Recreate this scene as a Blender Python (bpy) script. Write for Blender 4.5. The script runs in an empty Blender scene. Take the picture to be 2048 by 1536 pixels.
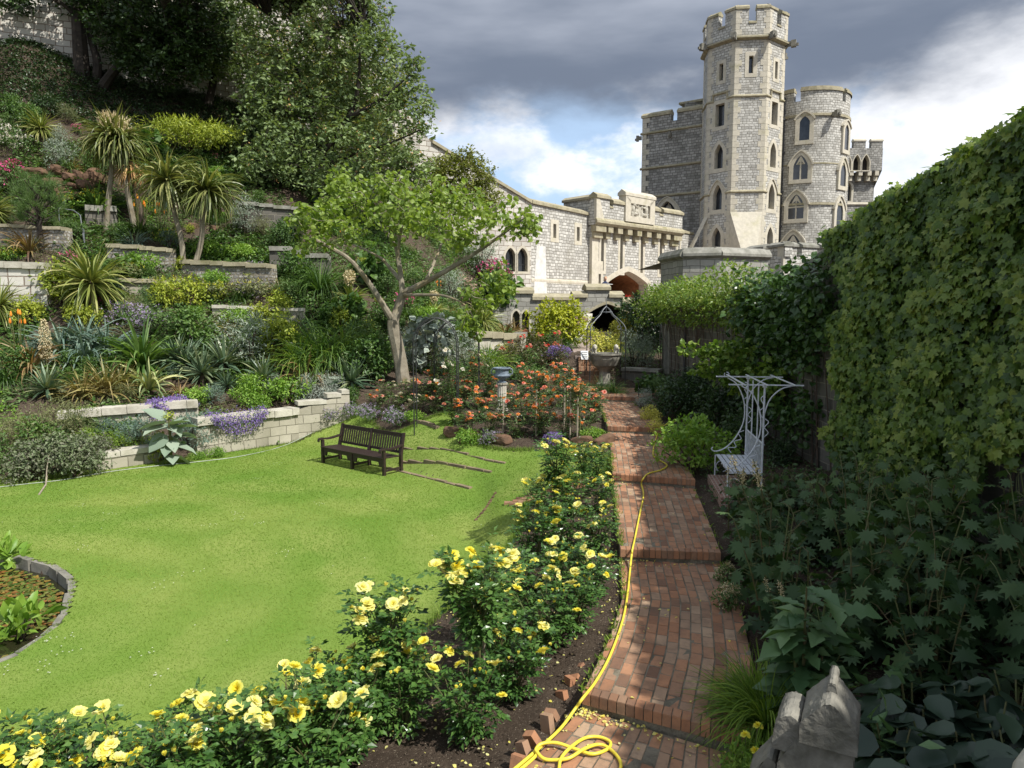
import bpy, math
import numpy as np
from mathutils import Vector
from mathutils.geometry import tessellate_polygon

sc = bpy.context.scene
R = math.radians
rng = np.random.default_rng(11)

# ------------------------------------------------------------------ camera
PITCH = R(6.0); F = 1420.0; CAMZ = 4.0
cd = bpy.data.cameras.new("camera"); cam = bpy.data.objects.new("camera", cd)
sc.collection.objects.link(cam)
cam.location = (0, 0, CAMZ); cam.rotation_euler = (R(90) - PITCH, 0, 0)
cd.sensor_width = 36.0; cd.lens = 36.0 * F / 2048; cd.clip_start = 0.05; cd.clip_end = 5000
sc.camera = cam
CP, SP = math.cos(PITCH), math.sin(PITCH)

# ------------------------------------------------------------------ exposure, sun, sky
sc.view_settings.view_transform = 'Standard'; sc.view_settings.look = 'None'
sc.view_settings.gamma = 1.0; sc.view_settings.exposure = 0.40
sc.cycles.max_bounces = 5; sc.cycles.diffuse_bounces = 3; sc.cycles.glossy_bounces = 2
sc.cycles.transmission_bounces = 3; sc.cycles.transparent_max_bounces = 4
sc.cycles.caustics_reflective = False; sc.cycles.caustics_refractive = False
SUN = Vector((0.55, -0.44, 0.85)).normalized()
ld = bpy.data.lights.new("sun", 'SUN'); ld.energy = 4.6; ld.angle = R(0.55); ld.color = (1.0, 0.965, 0.905)
lo = bpy.data.objects.new("sun", ld); sc.collection.objects.link(lo)
lo.rotation_euler = SUN.to_track_quat('Z', 'Y').to_euler(); lo.location = (20, -20, 60)
SKY_STRENGTH = 0.1

def nd(nt, typ, **kw):
    n = nt.nodes.new(typ)
    for k, v in kw.items():
        if k.startswith('_'): setattr(n, k[1:], v)
    return n
def sock(nt, s, v):
    if isinstance(v, bpy.types.NodeSocket): nt.links.new(v, s)
    elif v is not None:
        s.default_value = v
def mth(nt, op, a, b=None, c=None, clamp=False):
    n = nt.nodes.new('ShaderNodeMath'); n.operation = op; n.use_clamp = clamp
    sock(nt, n.inputs[0], a)
    if b is not None: sock(nt, n.inputs[1], b)
    if c is not None: sock(nt, n.inputs[2], c)
    return n.outputs[0]
def sstep(nt, x, lo_, hi):
    n = nt.nodes.new('ShaderNodeMapRange'); n.interpolation_type = 'SMOOTHSTEP'
    sock(nt, n.inputs['Value'], x); n.inputs['From Min'].default_value = lo_; n.inputs['From Max'].default_value = hi
    return n.outputs['Result']
def mixc(nt, f, a, b, mode='MIX'):
    n = nt.nodes.new('ShaderNodeMix'); n.data_type = 'RGBA'; n.blend_type = mode
    sock(nt, n.inputs[0], f)
    for s, v in ((n.inputs[6], a), (n.inputs[7], b)):
        if isinstance(v, (tuple, list)) and len(v) == 3: v = (*v, 1)
        sock(nt, s, v)
    return n.outputs[2]
def noise(nt, vec, scale, detail=4.0, rough=0.55, dist=0.0):
    n = nt.nodes.new('ShaderNodeTexNoise')
    if vec is not None: nt.links.new(vec, n.inputs['Vector'])
    n.inputs['Scale'].default_value = scale; n.inputs['Detail'].default_value = detail
    n.inputs['Roughness'].default_value = rough; n.inputs['Distortion'].default_value = dist
    return n.outputs[0]
def vmap(nt, vec, scale=(1, 1, 1), loc=(0, 0, 0)):
    n = nt.nodes.new('ShaderNodeMapping'); nt.links.new(vec, n.inputs[0])
    n.inputs['Scale'].default_value = scale; n.inputs['Location'].default_value = loc
    return n.outputs[0]

def build_world():
    w = bpy.data.worlds.new("World"); sc.world = w; w.use_nodes = True
    nt = w.node_tree; nt.nodes.clear()
    out = nd(nt, 'ShaderNodeOutputWorld'); bg = nd(nt, 'ShaderNodeBackground')
    nt.links.new(bg.outputs[0], out.inputs[0]); bg.inputs['Strength'].default_value = SKY_STRENGTH
    sky = nd(nt, 'ShaderNodeTexSky'); sky.sky_type = 'NISHITA'; sky.sun_disc = False
    sky.sun_elevation = math.asin(SUN.z); sky.sun_rotation = R(90) - math.atan2(SUN.y, SUN.x)
    sky.air_density = 1.0; sky.dust_density = 1.2; sky.ozone_density = 1.2
    D = nd(nt, 'ShaderNodeTexCoord').outputs['Generated']
    sep = nd(nt, 'ShaderNodeSeparateXYZ'); nt.links.new(D, sep.inputs[0])
    x, y, z = sep.outputs
    def k(c): return tuple(v / SKY_STRENGTH for v in c)
    n1 = noise(nt, vmap(nt, D, (2.2, 2.2, 5.0), (3.1, 0, 0)), 1.6, 7, 0.55)
    n2 = noise(nt, vmap(nt, D, (1.6, 1.6, 7.0), (0.4, 2.2, 0)), 1.7, 5, 0.5)
    n3 = noise(nt, vmap(nt, D, (3.0, 3.0, 5.5), (5.3, 1.2, 0.7)), 2.3, 8, 0.58)
    n4 = noise(nt, vmap(nt, D, (2.0, 2.0, 3.0), (0.4, 7.2, 0)), 1.3, 7, 0.6)
    clear = mixc(nt, 0.6, sky.outputs[0], k((0.52, 0.70, 0.95)))
    # cumulus low in the sky, heavier towards the right
    cb = mth(nt, 'ADD', n3, mth(nt, 'MULTIPLY', x, 0.33))
    cm = sstep(nt, cb, 0.44, 0.64)
    shade = sstep(nt, n4, 0.44, 0.66)
    cumc = mixc(nt, shade, k((0.93, 0.94, 0.97)), k((0.55, 0.62, 0.74)))
    c1 = mixc(nt, cm, clear, cumc)
    # dark cloud deck with a soft lower edge
    e = mth(nt, 'ADD', z, mth(nt, 'MULTIPLY', mth(nt, 'SUBTRACT', n1, 0.5), 0.20))
    e = mth(nt, 'SUBTRACT', e, mth(nt, 'MULTIPLY', mth(nt, 'MAXIMUM', mth(nt, 'SUBTRACT', x, 0.42), 0.0), 0.25))
    dm = sstep(nt, e, 0.195, 0.285)
    dk = mixc(nt, sstep(nt, mth(nt, 'ADD', z, mth(nt, 'MULTIPLY', mth(nt, 'SUBTRACT', n2, 0.5), 0.62)), 0.27, 0.60),
              k((0.150, 0.182, 0.245)), k((0.41, 0.445, 0.52)))
    c2 = mixc(nt, dm, c1, dk)
    # overhead and behind: broken white cloud over blue
    hi = sstep(nt, z, 0.55, 0.75)
    back = sstep(nt, y, 0.25, -0.1)
    ov = mth(nt, 'MAXIMUM', hi, back)
    hc = mixc(nt, sstep(nt, n4, 0.42, 0.6), sky.outputs[0], k((0.80, 0.84, 0.90)))
    c3 = mixc(nt, ov, c2, hc)
    nt.links.new(c3, bg.inputs['Color'])
build_world()

# ------------------------------------------------------------------ pixel <-> place
def ray(px, py):
    u = (px - 1024) / F; v = (py - 768) / F
    return np.array([u, CP - v * SP, -SP - v * CP])
def W(px, py, Y):
    d = ray(px, py); t = Y / d[1]
    return (d[0] * t, Y, CAMZ + d[2] * t)
def G(px, py, z):
    d = ray(px, py); t = (z - CAMZ) / d[2]
    return (d[0] * t, d[1] * t, z)
def PPM(Y): return F / Y     # photo pixels per metre at distance Y

# ------------------------------------------------------------------ mesh batches
class B:
    def __init__(s): s.V = []; s.F = []; s.n = 0
    def add(s, V, Fs, rnd=0.5, uv=None):
        V = np.asarray(V, dtype=np.float64).reshape(-1, 3)
        Fs = np.asarray(Fs, dtype=np.int64)
        if Fs.ndim == 1: Fs = Fs[None]
        r = np.broadcast_to(np.asarray(rnd, dtype=np.float64), (len(Fs),))
        s.V.append(V); s.F.append((Fs + s.n, r, uv)); s.n += len(V)
    def build(s, name, mat=None, parent=None, smooth=False, uv=False):
        me = bpy.data.meshes.new(name)
        V = np.concatenate(s.V) if s.V else np.zeros((0, 3))
        loops = np.concatenate([f.ravel() for f, r, u in s.F]) if s.F else np.zeros(0, int)
        tot = np.concatenate([np.full(len(f), f.shape[1]) for f, r, u in s.F]) if s.F else np.zeros(0, int)
        rn = np.concatenate([r for f, r, u in s.F]) if s.F else np.zeros(0)
        me.vertices.add(len(V)); me.vertices.foreach_set('co', V.astype(np.float32).ravel())
        me.loops.add(len(loops)); me.loops.foreach_set('vertex_index', loops.astype(np.int32))
        st = np.zeros(len(tot), np.int32)
        if len(tot): st[1:] = np.cumsum(tot)[:-1]
        me.polygons.add(len(tot)); me.polygons.foreach_set('loop_start', st)
        me.polygons.foreach_set('loop_total', tot.astype(np.int32))
        me.polygons.foreach_set('use_smooth', np.full(len(tot), bool(smooth)))
        a = me.attributes.new('rnd', 'FLOAT', 'FACE'); a.data.foreach_set('value', rn.astype(np.float32))
        if uv:
            L = me.uv_layers.new(name='UVMap'); out = []
            for f, r, u in s.F:
                if u is not None: out.append(np.asarray(u).reshape(-1, 2)); continue
                P = V[f]; n = np.cross(P[:, 1] - P[:, 0], P[:, 2] - P[:, 0])
                nl = np.linalg.norm(n, axis=1, keepdims=True); n = n / np.maximum(nl, 1e-9)
                up = np.abs(n[:, 2]) > 0.75
                h = np.stack([-n[:, 1], n[:, 0]], 1); hl = np.linalg.norm(h, axis=1, keepdims=True); h = h / np.maximum(hl, 1e-9)
                uu = P[:, :, 0] * h[:, None, 0] + P[:, :, 1] * h[:, None, 1]
                q = np.stack([uu, P[:, :, 2]], 2)
                q[up] = P[up][:, :, :2]
                out.append(q.reshape(-1, 2))
            L.data.foreach_set('uv', np.concatenate(out).astype(np.float32).ravel())
        me.update(calc_edges=True); me.validate()
        if mat is not None: me.materials.append(mat)
        o = bpy.data.objects.new(name, me); sc.collection.objects.link(o)
        if parent is not None: o.parent = parent
        return o

def tag(o, label=None, cat=None, group=None, kind=None):
    if label: o['label'] = label
    if cat: o['category'] = cat; o['kind'] = kind or 'thing'
    if group: o['group'] = group
    if kind: o['kind'] = kind
    return o
def thing(name, label, cat, loc=(0, 0, 0), rz=0.0, group=None):
    o = bpy.data.objects.new(name, None); sc.collection.objects.link(o)
    o.empty_display_size = 0.2
    o.location = loc; o.rotation_euler = (0, 0, rz)
    return tag(o, label, cat, group)
def dup(root, loc, rz=0.0, s=1.0, label=None, cat=None, group=None):
    r = root.copy(); sc.collection.objects.link(r)
    r.location = loc; r.rotation_euler = (0, 0, rz); r.scale = (s, s, s) if not isinstance(s, tuple) else s
    tag(r, label, cat, group)
    for ch in root.children:
        c = ch.copy(); sc.collection.objects.link(c); c.parent = r
        for g in ch.children:
            d = g.copy(); sc.collection.objects.link(d); d.parent = c
    return r

BOXF = np.array([[0, 3, 2, 1], [4, 5, 6, 7], [0, 1, 5, 4], [1, 2, 6, 5], [2, 3, 7, 6], [3, 0, 4, 7]])
def box(b, c, s, rz=0.0, rnd=0.5, top=1.0):
    x, y, z = s[0] / 2, s[1] / 2, s[2] / 2
    V = np.array([[-x, -y, -z], [x, -y, -z], [x, y, -z], [-x, y, -z],
                  [-x * top, -y * top, z], [x * top, -y * top, z], [x * top, y * top, z], [-x * top, y * top, z]])
    if rz:
        c_, s_ = math.cos(rz), math.sin(rz); V = V @ np.array([[c_, s_, 0], [-s_, c_, 0], [0, 0, 1]])
    b.add(V + np.array(c), BOXF, rnd)
def obox(b, p0, ux, uy, uz, rnd=0.5):
    """box from a corner and three edge vectors (right-handed)"""
    p0, ux, uy, uz = map(np.asarray, (p0, ux, uy, uz))
    V = np.array([p0, p0 + ux, p0 + ux + uy, p0 + uy, p0 + uz, p0 + ux + uz, p0 + ux + uy + uz, p0 + uy + uz])
    b.add(V, BOXF, rnd)
def tube(b, pts, rad, k=6, rnd=0.5, cap=True):
    P = np.asarray(pts, float); n = len(P)
    r = np.broadcast_to(np.asarray(rad, float), (n,))
    T = np.gradient(P, axis=0); T /= np.maximum(np.linalg.norm(T, axis=1, keepdims=True), 1e-9)
    ref = np.array([0, 0, 1.0]) if abs(T[0, 2]) < 0.9 else np.array([1.0, 0, 0])
    S = np.cross(T, ref); bad = np.linalg.norm(S, axis=1) < 1e-3
    S[bad] = np.cross(T[bad], np.array([0, 1.0, 0.2])); S /= np.linalg.norm(S, axis=1, keepdims=True)
    for i in range(1, n):
        s_ = S[i - 1] - T[i] * np.dot(S[i - 1], T[i]); l = np.linalg.norm(s_)
        if l > 1e-4: S[i] = s_ / l
    U = np.cross(S, T)
    a = np.arange(k) * 2 * math.pi / k
    V = P[:, None] + r[:, None, None] * (np.cos(a)[None, :, None] * S[:, None] + np.sin(a)[None, :, None] * U[:, None])
    i = np.arange(n - 1)[:, None] * k; j = np.arange(k)[None]; j2 = (j + 1) % k
    Fq = np.stack([i + j, i + k + j, i + k + j2, i + j2], -1).reshape(-1, 4)
    b.add(V.reshape(-1, 3), Fq, rnd)
    if cap and k >= 3:
        b.add(V[-1], np.arange(k)[None, ::-1], rnd); b.add(V[0], np.arange(k)[None], rnd)
def lathe(b, prof, c=(0, 0, 0), k=16, rnd=0.5, ripple=0.0, nr=8):
    P = np.asarray(prof, float); n = len(P); a = np.arange(k) * 2 * math.pi / k
    rr = P[:, 0][:, None] * (1 + ripple * np.cos(a * nr)[None])
    V = np.stack([rr * np.cos(a), rr * np.sin(a), np.repeat(P[:, 1][:, None], k, 1)], -1) + np.array(c)
    i = np.arange(n - 1)[:, None] * k; j = np.arange(k)[None]; j2 = (j + 1) % k
    b.add(V.reshape(-1, 3), np.stack([i + j, i + j2, i + k + j2, i + k + j], -1).reshape(-1, 4), rnd)
    b.add(V[-1], np.arange(k)[None], rnd); b.add(V[0], np.arange(k)[None, ::-1], rnd)
def spline(pts, n):
    """Catmull-Rom through points"""
    P = np.asarray(pts, float); P = np.vstack([2 * P[0] - P[1], P, 2 * P[-1] - P[-2]])
    m = len(P) - 3; out = []
    for t in np.linspace(0, m - 1e-6, n):
        i = int(t); f = t - i; a, b_, c, d = P[i:i + 4]
        out.append(0.5 * ((2 * b_) + (-a + c) * f + (2 * a - 5 * b_ + 4 * c - d) * f ** 2 + (-a + 3 * b_ - 3 * c + d) * f ** 3))
    return np.array(out)

# ------------------------------------------------------------------ materials
def newmat(name):
    m = bpy.data.materials.new(name); m.use_nodes = True
    nt = m.node_tree; nt.nodes.clear()
    out = nd(nt, 'ShaderNodeOutputMaterial'); p = nd(nt, 'ShaderNodeBsdfPrincipled')
    nt.links.new(p.outputs[0], out.inputs[0])
    return m, nt, p, out
def bump(nt, p, h, strength=0.4, dist=0.02):
    b = nd(nt, 'ShaderNodeBump'); b.inputs['Strength'].default_value = strength; b.inputs['Distance'].default_value = dist
    nt.links.new(h, b.inputs['Height']); nt.links.new(b.outputs[0], p.inputs['Normal'])
def rndattr(nt):
    a = nd(nt, 'ShaderNodeAttribute'); a.attribute_name = 'rnd'; return a.outputs['Fac']
def objco(nt): return nd(nt, 'ShaderNodeTexCoord').outputs['Object']
def ramp(nt, f, cols):
    r = nd(nt, 'ShaderNodeValToRGB'); e = r.color_ramp.elements
    while len(e) < len(cols): e.new(0.5)
    for i, c in enumerate(cols):
        e[i].position = i / (len(cols) - 1) if len(c) == 3 else c[3]; e[i].color = (*c[:3], 1)
    nt.links.new(f, r.inputs[0]); return r.outputs[0]
def leafmat(name, cols, rough=0.45, trans=0.3, spec=0.4, tcol=None):
    m, nt, p, out = newmat(name)
    oi = nd(nt, 'ShaderNodeObjectInfo').outputs['Random']
    f = mth(nt, 'ADD', rndattr(nt), mth(nt, 'MULTIPLY', mth(nt, 'SUBTRACT', oi, 0.5), 0.3), clamp=True)
    c = ramp(nt, f, cols)
    nt.links.new(c, p.inputs['Base Color']); p.inputs['Roughness'].default_value = rough
    p.inputs['Specular IOR Level'].default_value = spec
    if trans > 0:
        t = nd(nt, 'ShaderNodeBsdfTranslucent')
        tc = mixc(nt, 1.0, c, tcol or (1.25, 1.3, 0.55), 'MULTIPLY'); nt.links.new(tc, t.inputs[0])
        mx = nd(nt, 'ShaderNodeMixShader'); mx.inputs[0].default_value = trans
        nt.links.new(p.outputs[0], mx.inputs[1]); nt.links.new(t.outputs[0], mx.inputs[2]); nt.links.new(mx.outputs[0], out.inputs[0])
    return m
def plain(name, c1, c2=None, rough=0.6, nscale=6.0, metal=0.0, bstr=0.0, bscale=30.0, spec=0.4, useRnd=False):
    m, nt, p, out = newmat(name); co = objco(nt)
    if c2 is None: c2 = tuple(v * 0.75 for v in c1)
    n = noise(nt, co, nscale, 5, 0.6)
    f = sstep(nt, n, 0.32, 0.68)
    if useRnd: f = mth(nt, 'ADD', mth(nt, 'MULTIPLY', f, 0.5), mth(nt, 'MULTIPLY', rndattr(nt), 0.5), clamp=True)
    nt.links.new(mixc(nt, f, c1, c2), p.inputs['Base Color'])
    p.inputs['Roughness'].default_value = rough; p.inputs['Metallic'].default_value = metal; p.inputs['Specular IOR Level'].default_value = spec
    if bstr: bump(nt, p, noise(nt, co, bscale, 5, 0.6), bstr, 0.02)
    return m
def stonemat(name, light, dark, joint, bw, rh, ms=0.018, wob=0.05, stain=0.35, stainc=(0.12, 0.11, 0.09), bs=0.5, tint=None):
    """coursed stone: UVs in metres, blocks of uneven size, each block its own shade"""
    m, nt, p, out = newmat(name)
    uv = nd(nt, 'ShaderNodeTexCoord').outputs['UV']
    nz = nd(nt, 'ShaderNodeTexNoise'); nt.links.new(uv, nz.inputs['Vector']); nz.inputs['Scale'].default_value = 0.9 / bw; nz.inputs['Detail'].default_value = 2
    va = nd(nt, 'ShaderNodeVectorMath'); va.operation = 'SUBTRACT'; nt.links.new(nz.outputs['Color'], va.inputs[0]); va.inputs[1].default_value = (0.5, 0.5, 0.5)
    vs = nd(nt, 'ShaderNodeVectorMath'); vs.operation = 'SCALE'; nt.links.new(va.outputs[0], vs.inputs[0]); vs.inputs['Scale'].default_value = wob * 2
    vd = nd(nt, 'ShaderNodeVectorMath'); vd.operation = 'ADD'; nt.links.new(uv, vd.inputs[0]); nt.links.new(vs.outputs[0], vd.inputs[1])
    def brick(c1, c2, mo):
        b = nd(nt, 'ShaderNodeTexBrick'); nt.links.new(vd.outputs[0], b.inputs['Vector'])
        b.inputs['Scale'].default_value = 1.0; b.inputs['Brick Width'].default_value = bw; b.inputs['Row Height'].default_value = rh
        b.inputs['Mortar Size'].default_value = ms; b.inputs['Mortar Smooth'].default_value = 0.35; b.inputs['Bias'].default_value = -0.15
        b.offset = 0.43; b.squash = 0.72; b.squash_frequency = 3
        b.inputs['Color1'].default_value = (*c1, 1); b.inputs['Color2'].default_value = (*c2, 1); b.inputs['Mortar'].default_value = (*mo, 1)
        return b
    b1 = brick(light, dark, joint)
    n2 = noise(nt, uv, 2.6 / bw, 5, 0.65)
    c = mixc(nt, mth(nt, 'MULTIPLY', sstep(nt, n2, 0.40, 0.72), 0.55), b1.outputs['Color'], tint or tuple(0.5 * (a + b_) for a, b_ in zip(light, dark)))
    n3 = noise(nt, vmap(nt, uv, (1.0, 0.35, 1)), 0.55, 6, 0.65)
    c = mixc(nt, mth(nt, 'MULTIPLY', sstep(nt, n3, 0.48, 0.75), stain), c, stainc)
    nt.links.new(c, p.inputs['Base Color']); p.inputs['Roughness'].default_value = 0.92; p.inputs['Specular IOR Level'].default_value = 0.2
    h = mth(nt, 'ADD', mth(nt, 'MULTIPLY', b1.outputs['Fac'], -1.0), mth(nt, 'MULTIPLY', n2, 0.7))
    bump(nt, p, h, bs, 0.03)
    return m

M = {}
M['heath'] = stonemat('heath_stone', (0.57, 0.555, 0.505), (0.265, 0.255, 0.23), (0.18, 0.17, 0.14), 0.40, 0.215, 0.024, 0.08, 0.42, (0.22, 0.20, 0.15), 0.7, (0.45, 0.435, 0.395))
M['heath_dark'] = stonemat('heath_stone_grey', (0.40, 0.39, 0.36), (0.15, 0.147, 0.135), (0.11, 0.105, 0.09), 0.46, 0.25, 0.026, 0.08, 0.55, (0.10, 0.097, 0.08), 0.7, (0.27, 0.255, 0.22))
M['mound_stone'] = stonemat('mound_wall_stone', (0.60, 0.575, 0.51), (0.36, 0.34, 0.30), (0.20, 0.155, 0.12), 0.66, 0.32, 0.026, 0.05, 0.4, (0.30, 0.25, 0.19), 0.4)
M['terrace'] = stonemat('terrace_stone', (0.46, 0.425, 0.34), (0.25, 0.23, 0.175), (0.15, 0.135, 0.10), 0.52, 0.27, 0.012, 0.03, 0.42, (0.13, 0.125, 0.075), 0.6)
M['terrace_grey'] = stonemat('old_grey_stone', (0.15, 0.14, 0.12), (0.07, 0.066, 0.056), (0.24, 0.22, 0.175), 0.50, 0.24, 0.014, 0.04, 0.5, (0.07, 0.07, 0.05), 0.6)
M['flint'] = stonemat('flint', (0.50, 0.48, 0.44), (0.02, 0.02, 0.022), (0.23, 0.20, 0.15), 0.20, 0.13, 0.03, 0.09, 0.3, (0.12, 0.10, 0.07), 0.9)
M['brickwall'] = stonemat('old_brick', (0.33, 0.20, 0.15), (0.22, 0.12, 0.09), (0.42, 0.38, 0.32), 0.23, 0.075, 0.010, 0.01, 0.3, (0.15, 0.11, 0.09), 0.5)
M['greenish'] = stonemat('rampart_stone', (0.34, 0.33, 0.29), (0.22, 0.215, 0.19), (0.13, 0.12, 0.10), 0.55, 0.26, 0.016, 0.06, 0.5, (0.13, 0.13, 0.09), 0.6)
def dressed(name, a, b_, lich=(0.30, 0.28, 0.12), la=0.35):
    m, nt, p, out = newmat(name); co = objco(nt)
    n = noise(nt, co, 3.0, 6, 0.65); n2 = noise(nt, co, 0.8, 6, 0.7)
    c = mixc(nt, sstep(nt, n, 0.3, 0.7), a, b_)
    c = mixc(nt, mth(nt, 'MULTIPLY', sstep(nt, n2, 0.5, 0.7), la), c, lich)
    nt.links.new(c, p.inputs['Base Color']); p.inputs['Roughness'].default_value = 0.9; p.inputs['Specular IOR Level'].default_value = 0.2
    bump(nt, p, noise(nt, co, 14, 6, 0.7), 0.35, 0.03)
    return m
M['dressed'] = dressed('dressed_stone', (0.56, 0.515, 0.415), (0.45, 0.415, 0.335))
M['coping'] = dressed('coping_stone', (0.40, 0.36, 0.25), (0.28, 0.25, 0.17), (0.17, 0.165, 0.06), 0.6)
M['grey_coping'] = dressed('grey_coping', (0.31, 0.30, 0.26), (0.19, 0.185, 0.155), (0.10, 0.105, 0.06), 0.6)
M['pale'] = dressed('pale_stone', (0.54, 0.51, 0.43), (0.36, 0.335, 0.27), (0.20, 0.19, 0.12), 0.6)
M['white_patch'] = dressed('limewashed_stone', (0.66, 0.65, 0.61), (0.50, 0.49, 0.45), (0.5, 0.48, 0.42), 0.3)
M['grey_stone'] = dressed('weathered_stone', (0.27, 0.255, 0.21), (0.14, 0.135, 0.115), (0.085, 0.085, 0.055), 0.55)
M['rock'] = dressed('rust_rock', (0.17, 0.10, 0.062), (0.08, 0.05, 0.033), (0.10, 0.10, 0.04), 0.5)
M['glass'] = plain('dark_glass', (0.02, 0.024, 0.03), (0.035, 0.04, 0.05), 0.12, 3, spec=0.6)
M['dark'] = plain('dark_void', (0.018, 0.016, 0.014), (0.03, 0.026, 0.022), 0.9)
M['lead'] = plain('lead_pipe', (0.04, 0.04, 0.042), (0.06, 0.06, 0.06), 0.6)
M['door'] = plain('brown_timber', (0.30, 0.13, 0.055), (0.19, 0.08, 0.035), 0.6, 4)
M['bench'] = plain('bench_timber', (0.040, 0.025, 0.020), (0.022, 0.014, 0.012), 0.5, 18, bstr=0.3, bscale=60)
M['whiteiron'] = plain('white_iron', (0.60, 0.63, 0.67), (0.48, 0.50, 0.53), 0.5, 12)
M['iron'] = plain('black_iron', (0.02, 0.022, 0.022), (0.035, 0.035, 0.033), 0.5)
M['greyiron'] = plain('grey_iron', (0.16, 0.17, 0.18), (0.11, 0.12, 0.13), 0.5)
M['urn'] = plain('lead_urn', (0.23, 0.28, 0.33), (0.13, 0.165, 0.20), 0.6, 12, bstr=0.4)
M['hose'] = plain('yellow_hose', (0.80, 0.66, 0.07), (0.70, 0.56, 0.05), 0.38, 4)
M['whitehose'] = plain('white_hose', (0.42, 0.45, 0.40), (0.3, 0.33, 0.28), 0.5, 4)
M['stake'] = plain('weathered_stake', (0.36, 0.31, 0.23), (0.24, 0.20, 0.15), 0.85, 9)
M['bark'] = plain('bark', (0.13, 0.10, 0.07), (0.055, 0.042, 0.03), 0.9, 5, bstr=0.6, bscale=14)
M['bark_pale'] = dressed('lichen_bark', (0.31, 0.275, 0.21), (0.17, 0.145, 0.105), (0.33, 0.23, 0.06), 0.5)
M['bark_dark'] = plain('dark_bark', (0.05, 0.04, 0.03), (0.022, 0.018, 0.014), 0.9, 4, bstr=0.5, bscale=10)
M['stem'] = plain('green_stem', (0.10, 0.13, 0.04), (0.10, 0.075, 0.035), 0.6, 5)
M['brownstem'] = plain('brown_stem', (0.09, 0.06, 0.04), (0.05, 0.035, 0.025), 0.8, 8)
def brickpaver():
    m, nt, p, out = newmat('paving_brick'); co = objco(nt)
    n = noise(nt, co, 9, 6, 0.7); n2 = noise(nt, co, 0.9, 5, 0.6)
    c = ramp(nt, rndattr(nt), [(0.19, 0.105, 0.066), (0.33, 0.158, 0.084), (0.41, 0.205, 0.110), (0.30, 0.175, 0.107), (0.43, 0.295, 0.19)])
    c = mixc(nt, mth(nt, 'MULTIPLY', sstep(nt, n, 0.42, 0.75), 0.55), c, (0.115, 0.08, 0.06))
    c = mixc(nt, mth(nt, 'MULTIPLY', sstep(nt, n2, 0.5, 0.72), 0.45), c, (0.13, 0.095, 0.065))
    nt.links.new(c, p.inputs['Base Color']); p.inputs['Roughness'].default_value = 0.82; p.inputs['Specular IOR Level'].default_value = 0.25
    bump(nt, p, noise(nt, co, 40, 5, 0.7), 0.45, 0.01)
    return m
M['paver'] = brickpaver()
def soil(name, a, b_, speck, sp=0.72):
    m, nt, p, out = newmat(name); co = objco(nt)
    n = noise(nt, co, 3, 6, 0.7); n2 = noise(nt, co, 55, 3, 0.6); n3 = noise(nt, co, 22, 6, 0.75)
    c = mixc(nt, sstep(nt, n, 0.3, 0.7), a, b_)
    c = mixc(nt, sstep(nt, n2, sp - 0.04, sp + 0.02), c, speck)
    nt.links.new(c, p.inputs['Base Color']); p.inputs['Roughness'].default_value = 1.0; p.inputs['Specular IOR Level'].default_value = 0.1
    bump(nt, p, n3, 0.9, 0.06)
    return m
M['soil'] = soil('soil', (0.062, 0.046, 0.034), (0.100, 0.075, 0.055), (0.33, 0.28, 0.21), 0.66)
M['mortar'] = soil('mortar', (0.34, 0.30, 0.225), (0.15, 0.13, 0.095), (0.45, 0.40, 0.32))
M['gravel'] = soil('pink_gravel', (0.40, 0.32, 0.27), (0.33, 0.26, 0.22), (0.52, 0.45, 0.38))
def lawnmat():
    m, nt, p, out = newmat('lawn_grass'); co = objco(nt)
    n = noise(nt, co, 0.55, 5, 0.6); n2 = noise(nt, co, 2.2, 6, 0.7); n3 = noise(nt, vmap(nt, co, (60, 60, 10)), 2.0, 4, 0.7)
    c = mixc(nt, sstep(nt, n, 0.32, 0.66), (0.132, 0.220, 0.036), (0.236, 0.285, 0.072))
    c = mixc(nt, mth(nt, 'MULTIPLY', sstep(nt, n2, 0.45, 0.75), 0.5), c, (0.085, 0.185, 0.016))
    c = mixc(nt, mth(nt, 'MULTIPLY', sstep(nt, n3, 0.45, 0.75), 0.22), c, (0.10, 0.17, 0.022))
    vd = nd(nt, 'ShaderNodeVectorMath'); vd.operation = 'DISTANCE'; nt.links.new(co, vd.inputs[0]); vd.inputs[1].default_value = (-8, 9, 0)
    wv = mth(nt, 'SINE', mth(nt, 'ADD', mth(nt, 'MULTIPLY', vd.outputs['Value'], 4.6), mth(nt, 'MULTIPLY', n, 7.0)))
    c = mixc(nt, mth(nt, 'MULTIPLY', sstep(nt, wv, -0.2, 0.9), 0.28), c, (0.10, 0.20, 0.020))
    nt.links.new(c, p.inputs['Base Color']); p.inputs['Roughness'].default_value = 0.95; p.inputs['Specular IOR Level'].default_value = 0.1
    bump(nt, p, n3, 0.4, 0.02)
    return m
M['lawn'] = lawnmat()
def watermat():
    m, nt, p, out = newmat('pond_water'); co = objco(nt)
    p.inputs['Base Color'].default_value = (0.022, 0.022, 0.010, 1); p.inputs['Roughness'].default_value = 0.06
    bump(nt, p, noise(nt, co, 6, 3, 0.5), 0.05, 0.02)
    return m
M['water'] = watermat()
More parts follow.
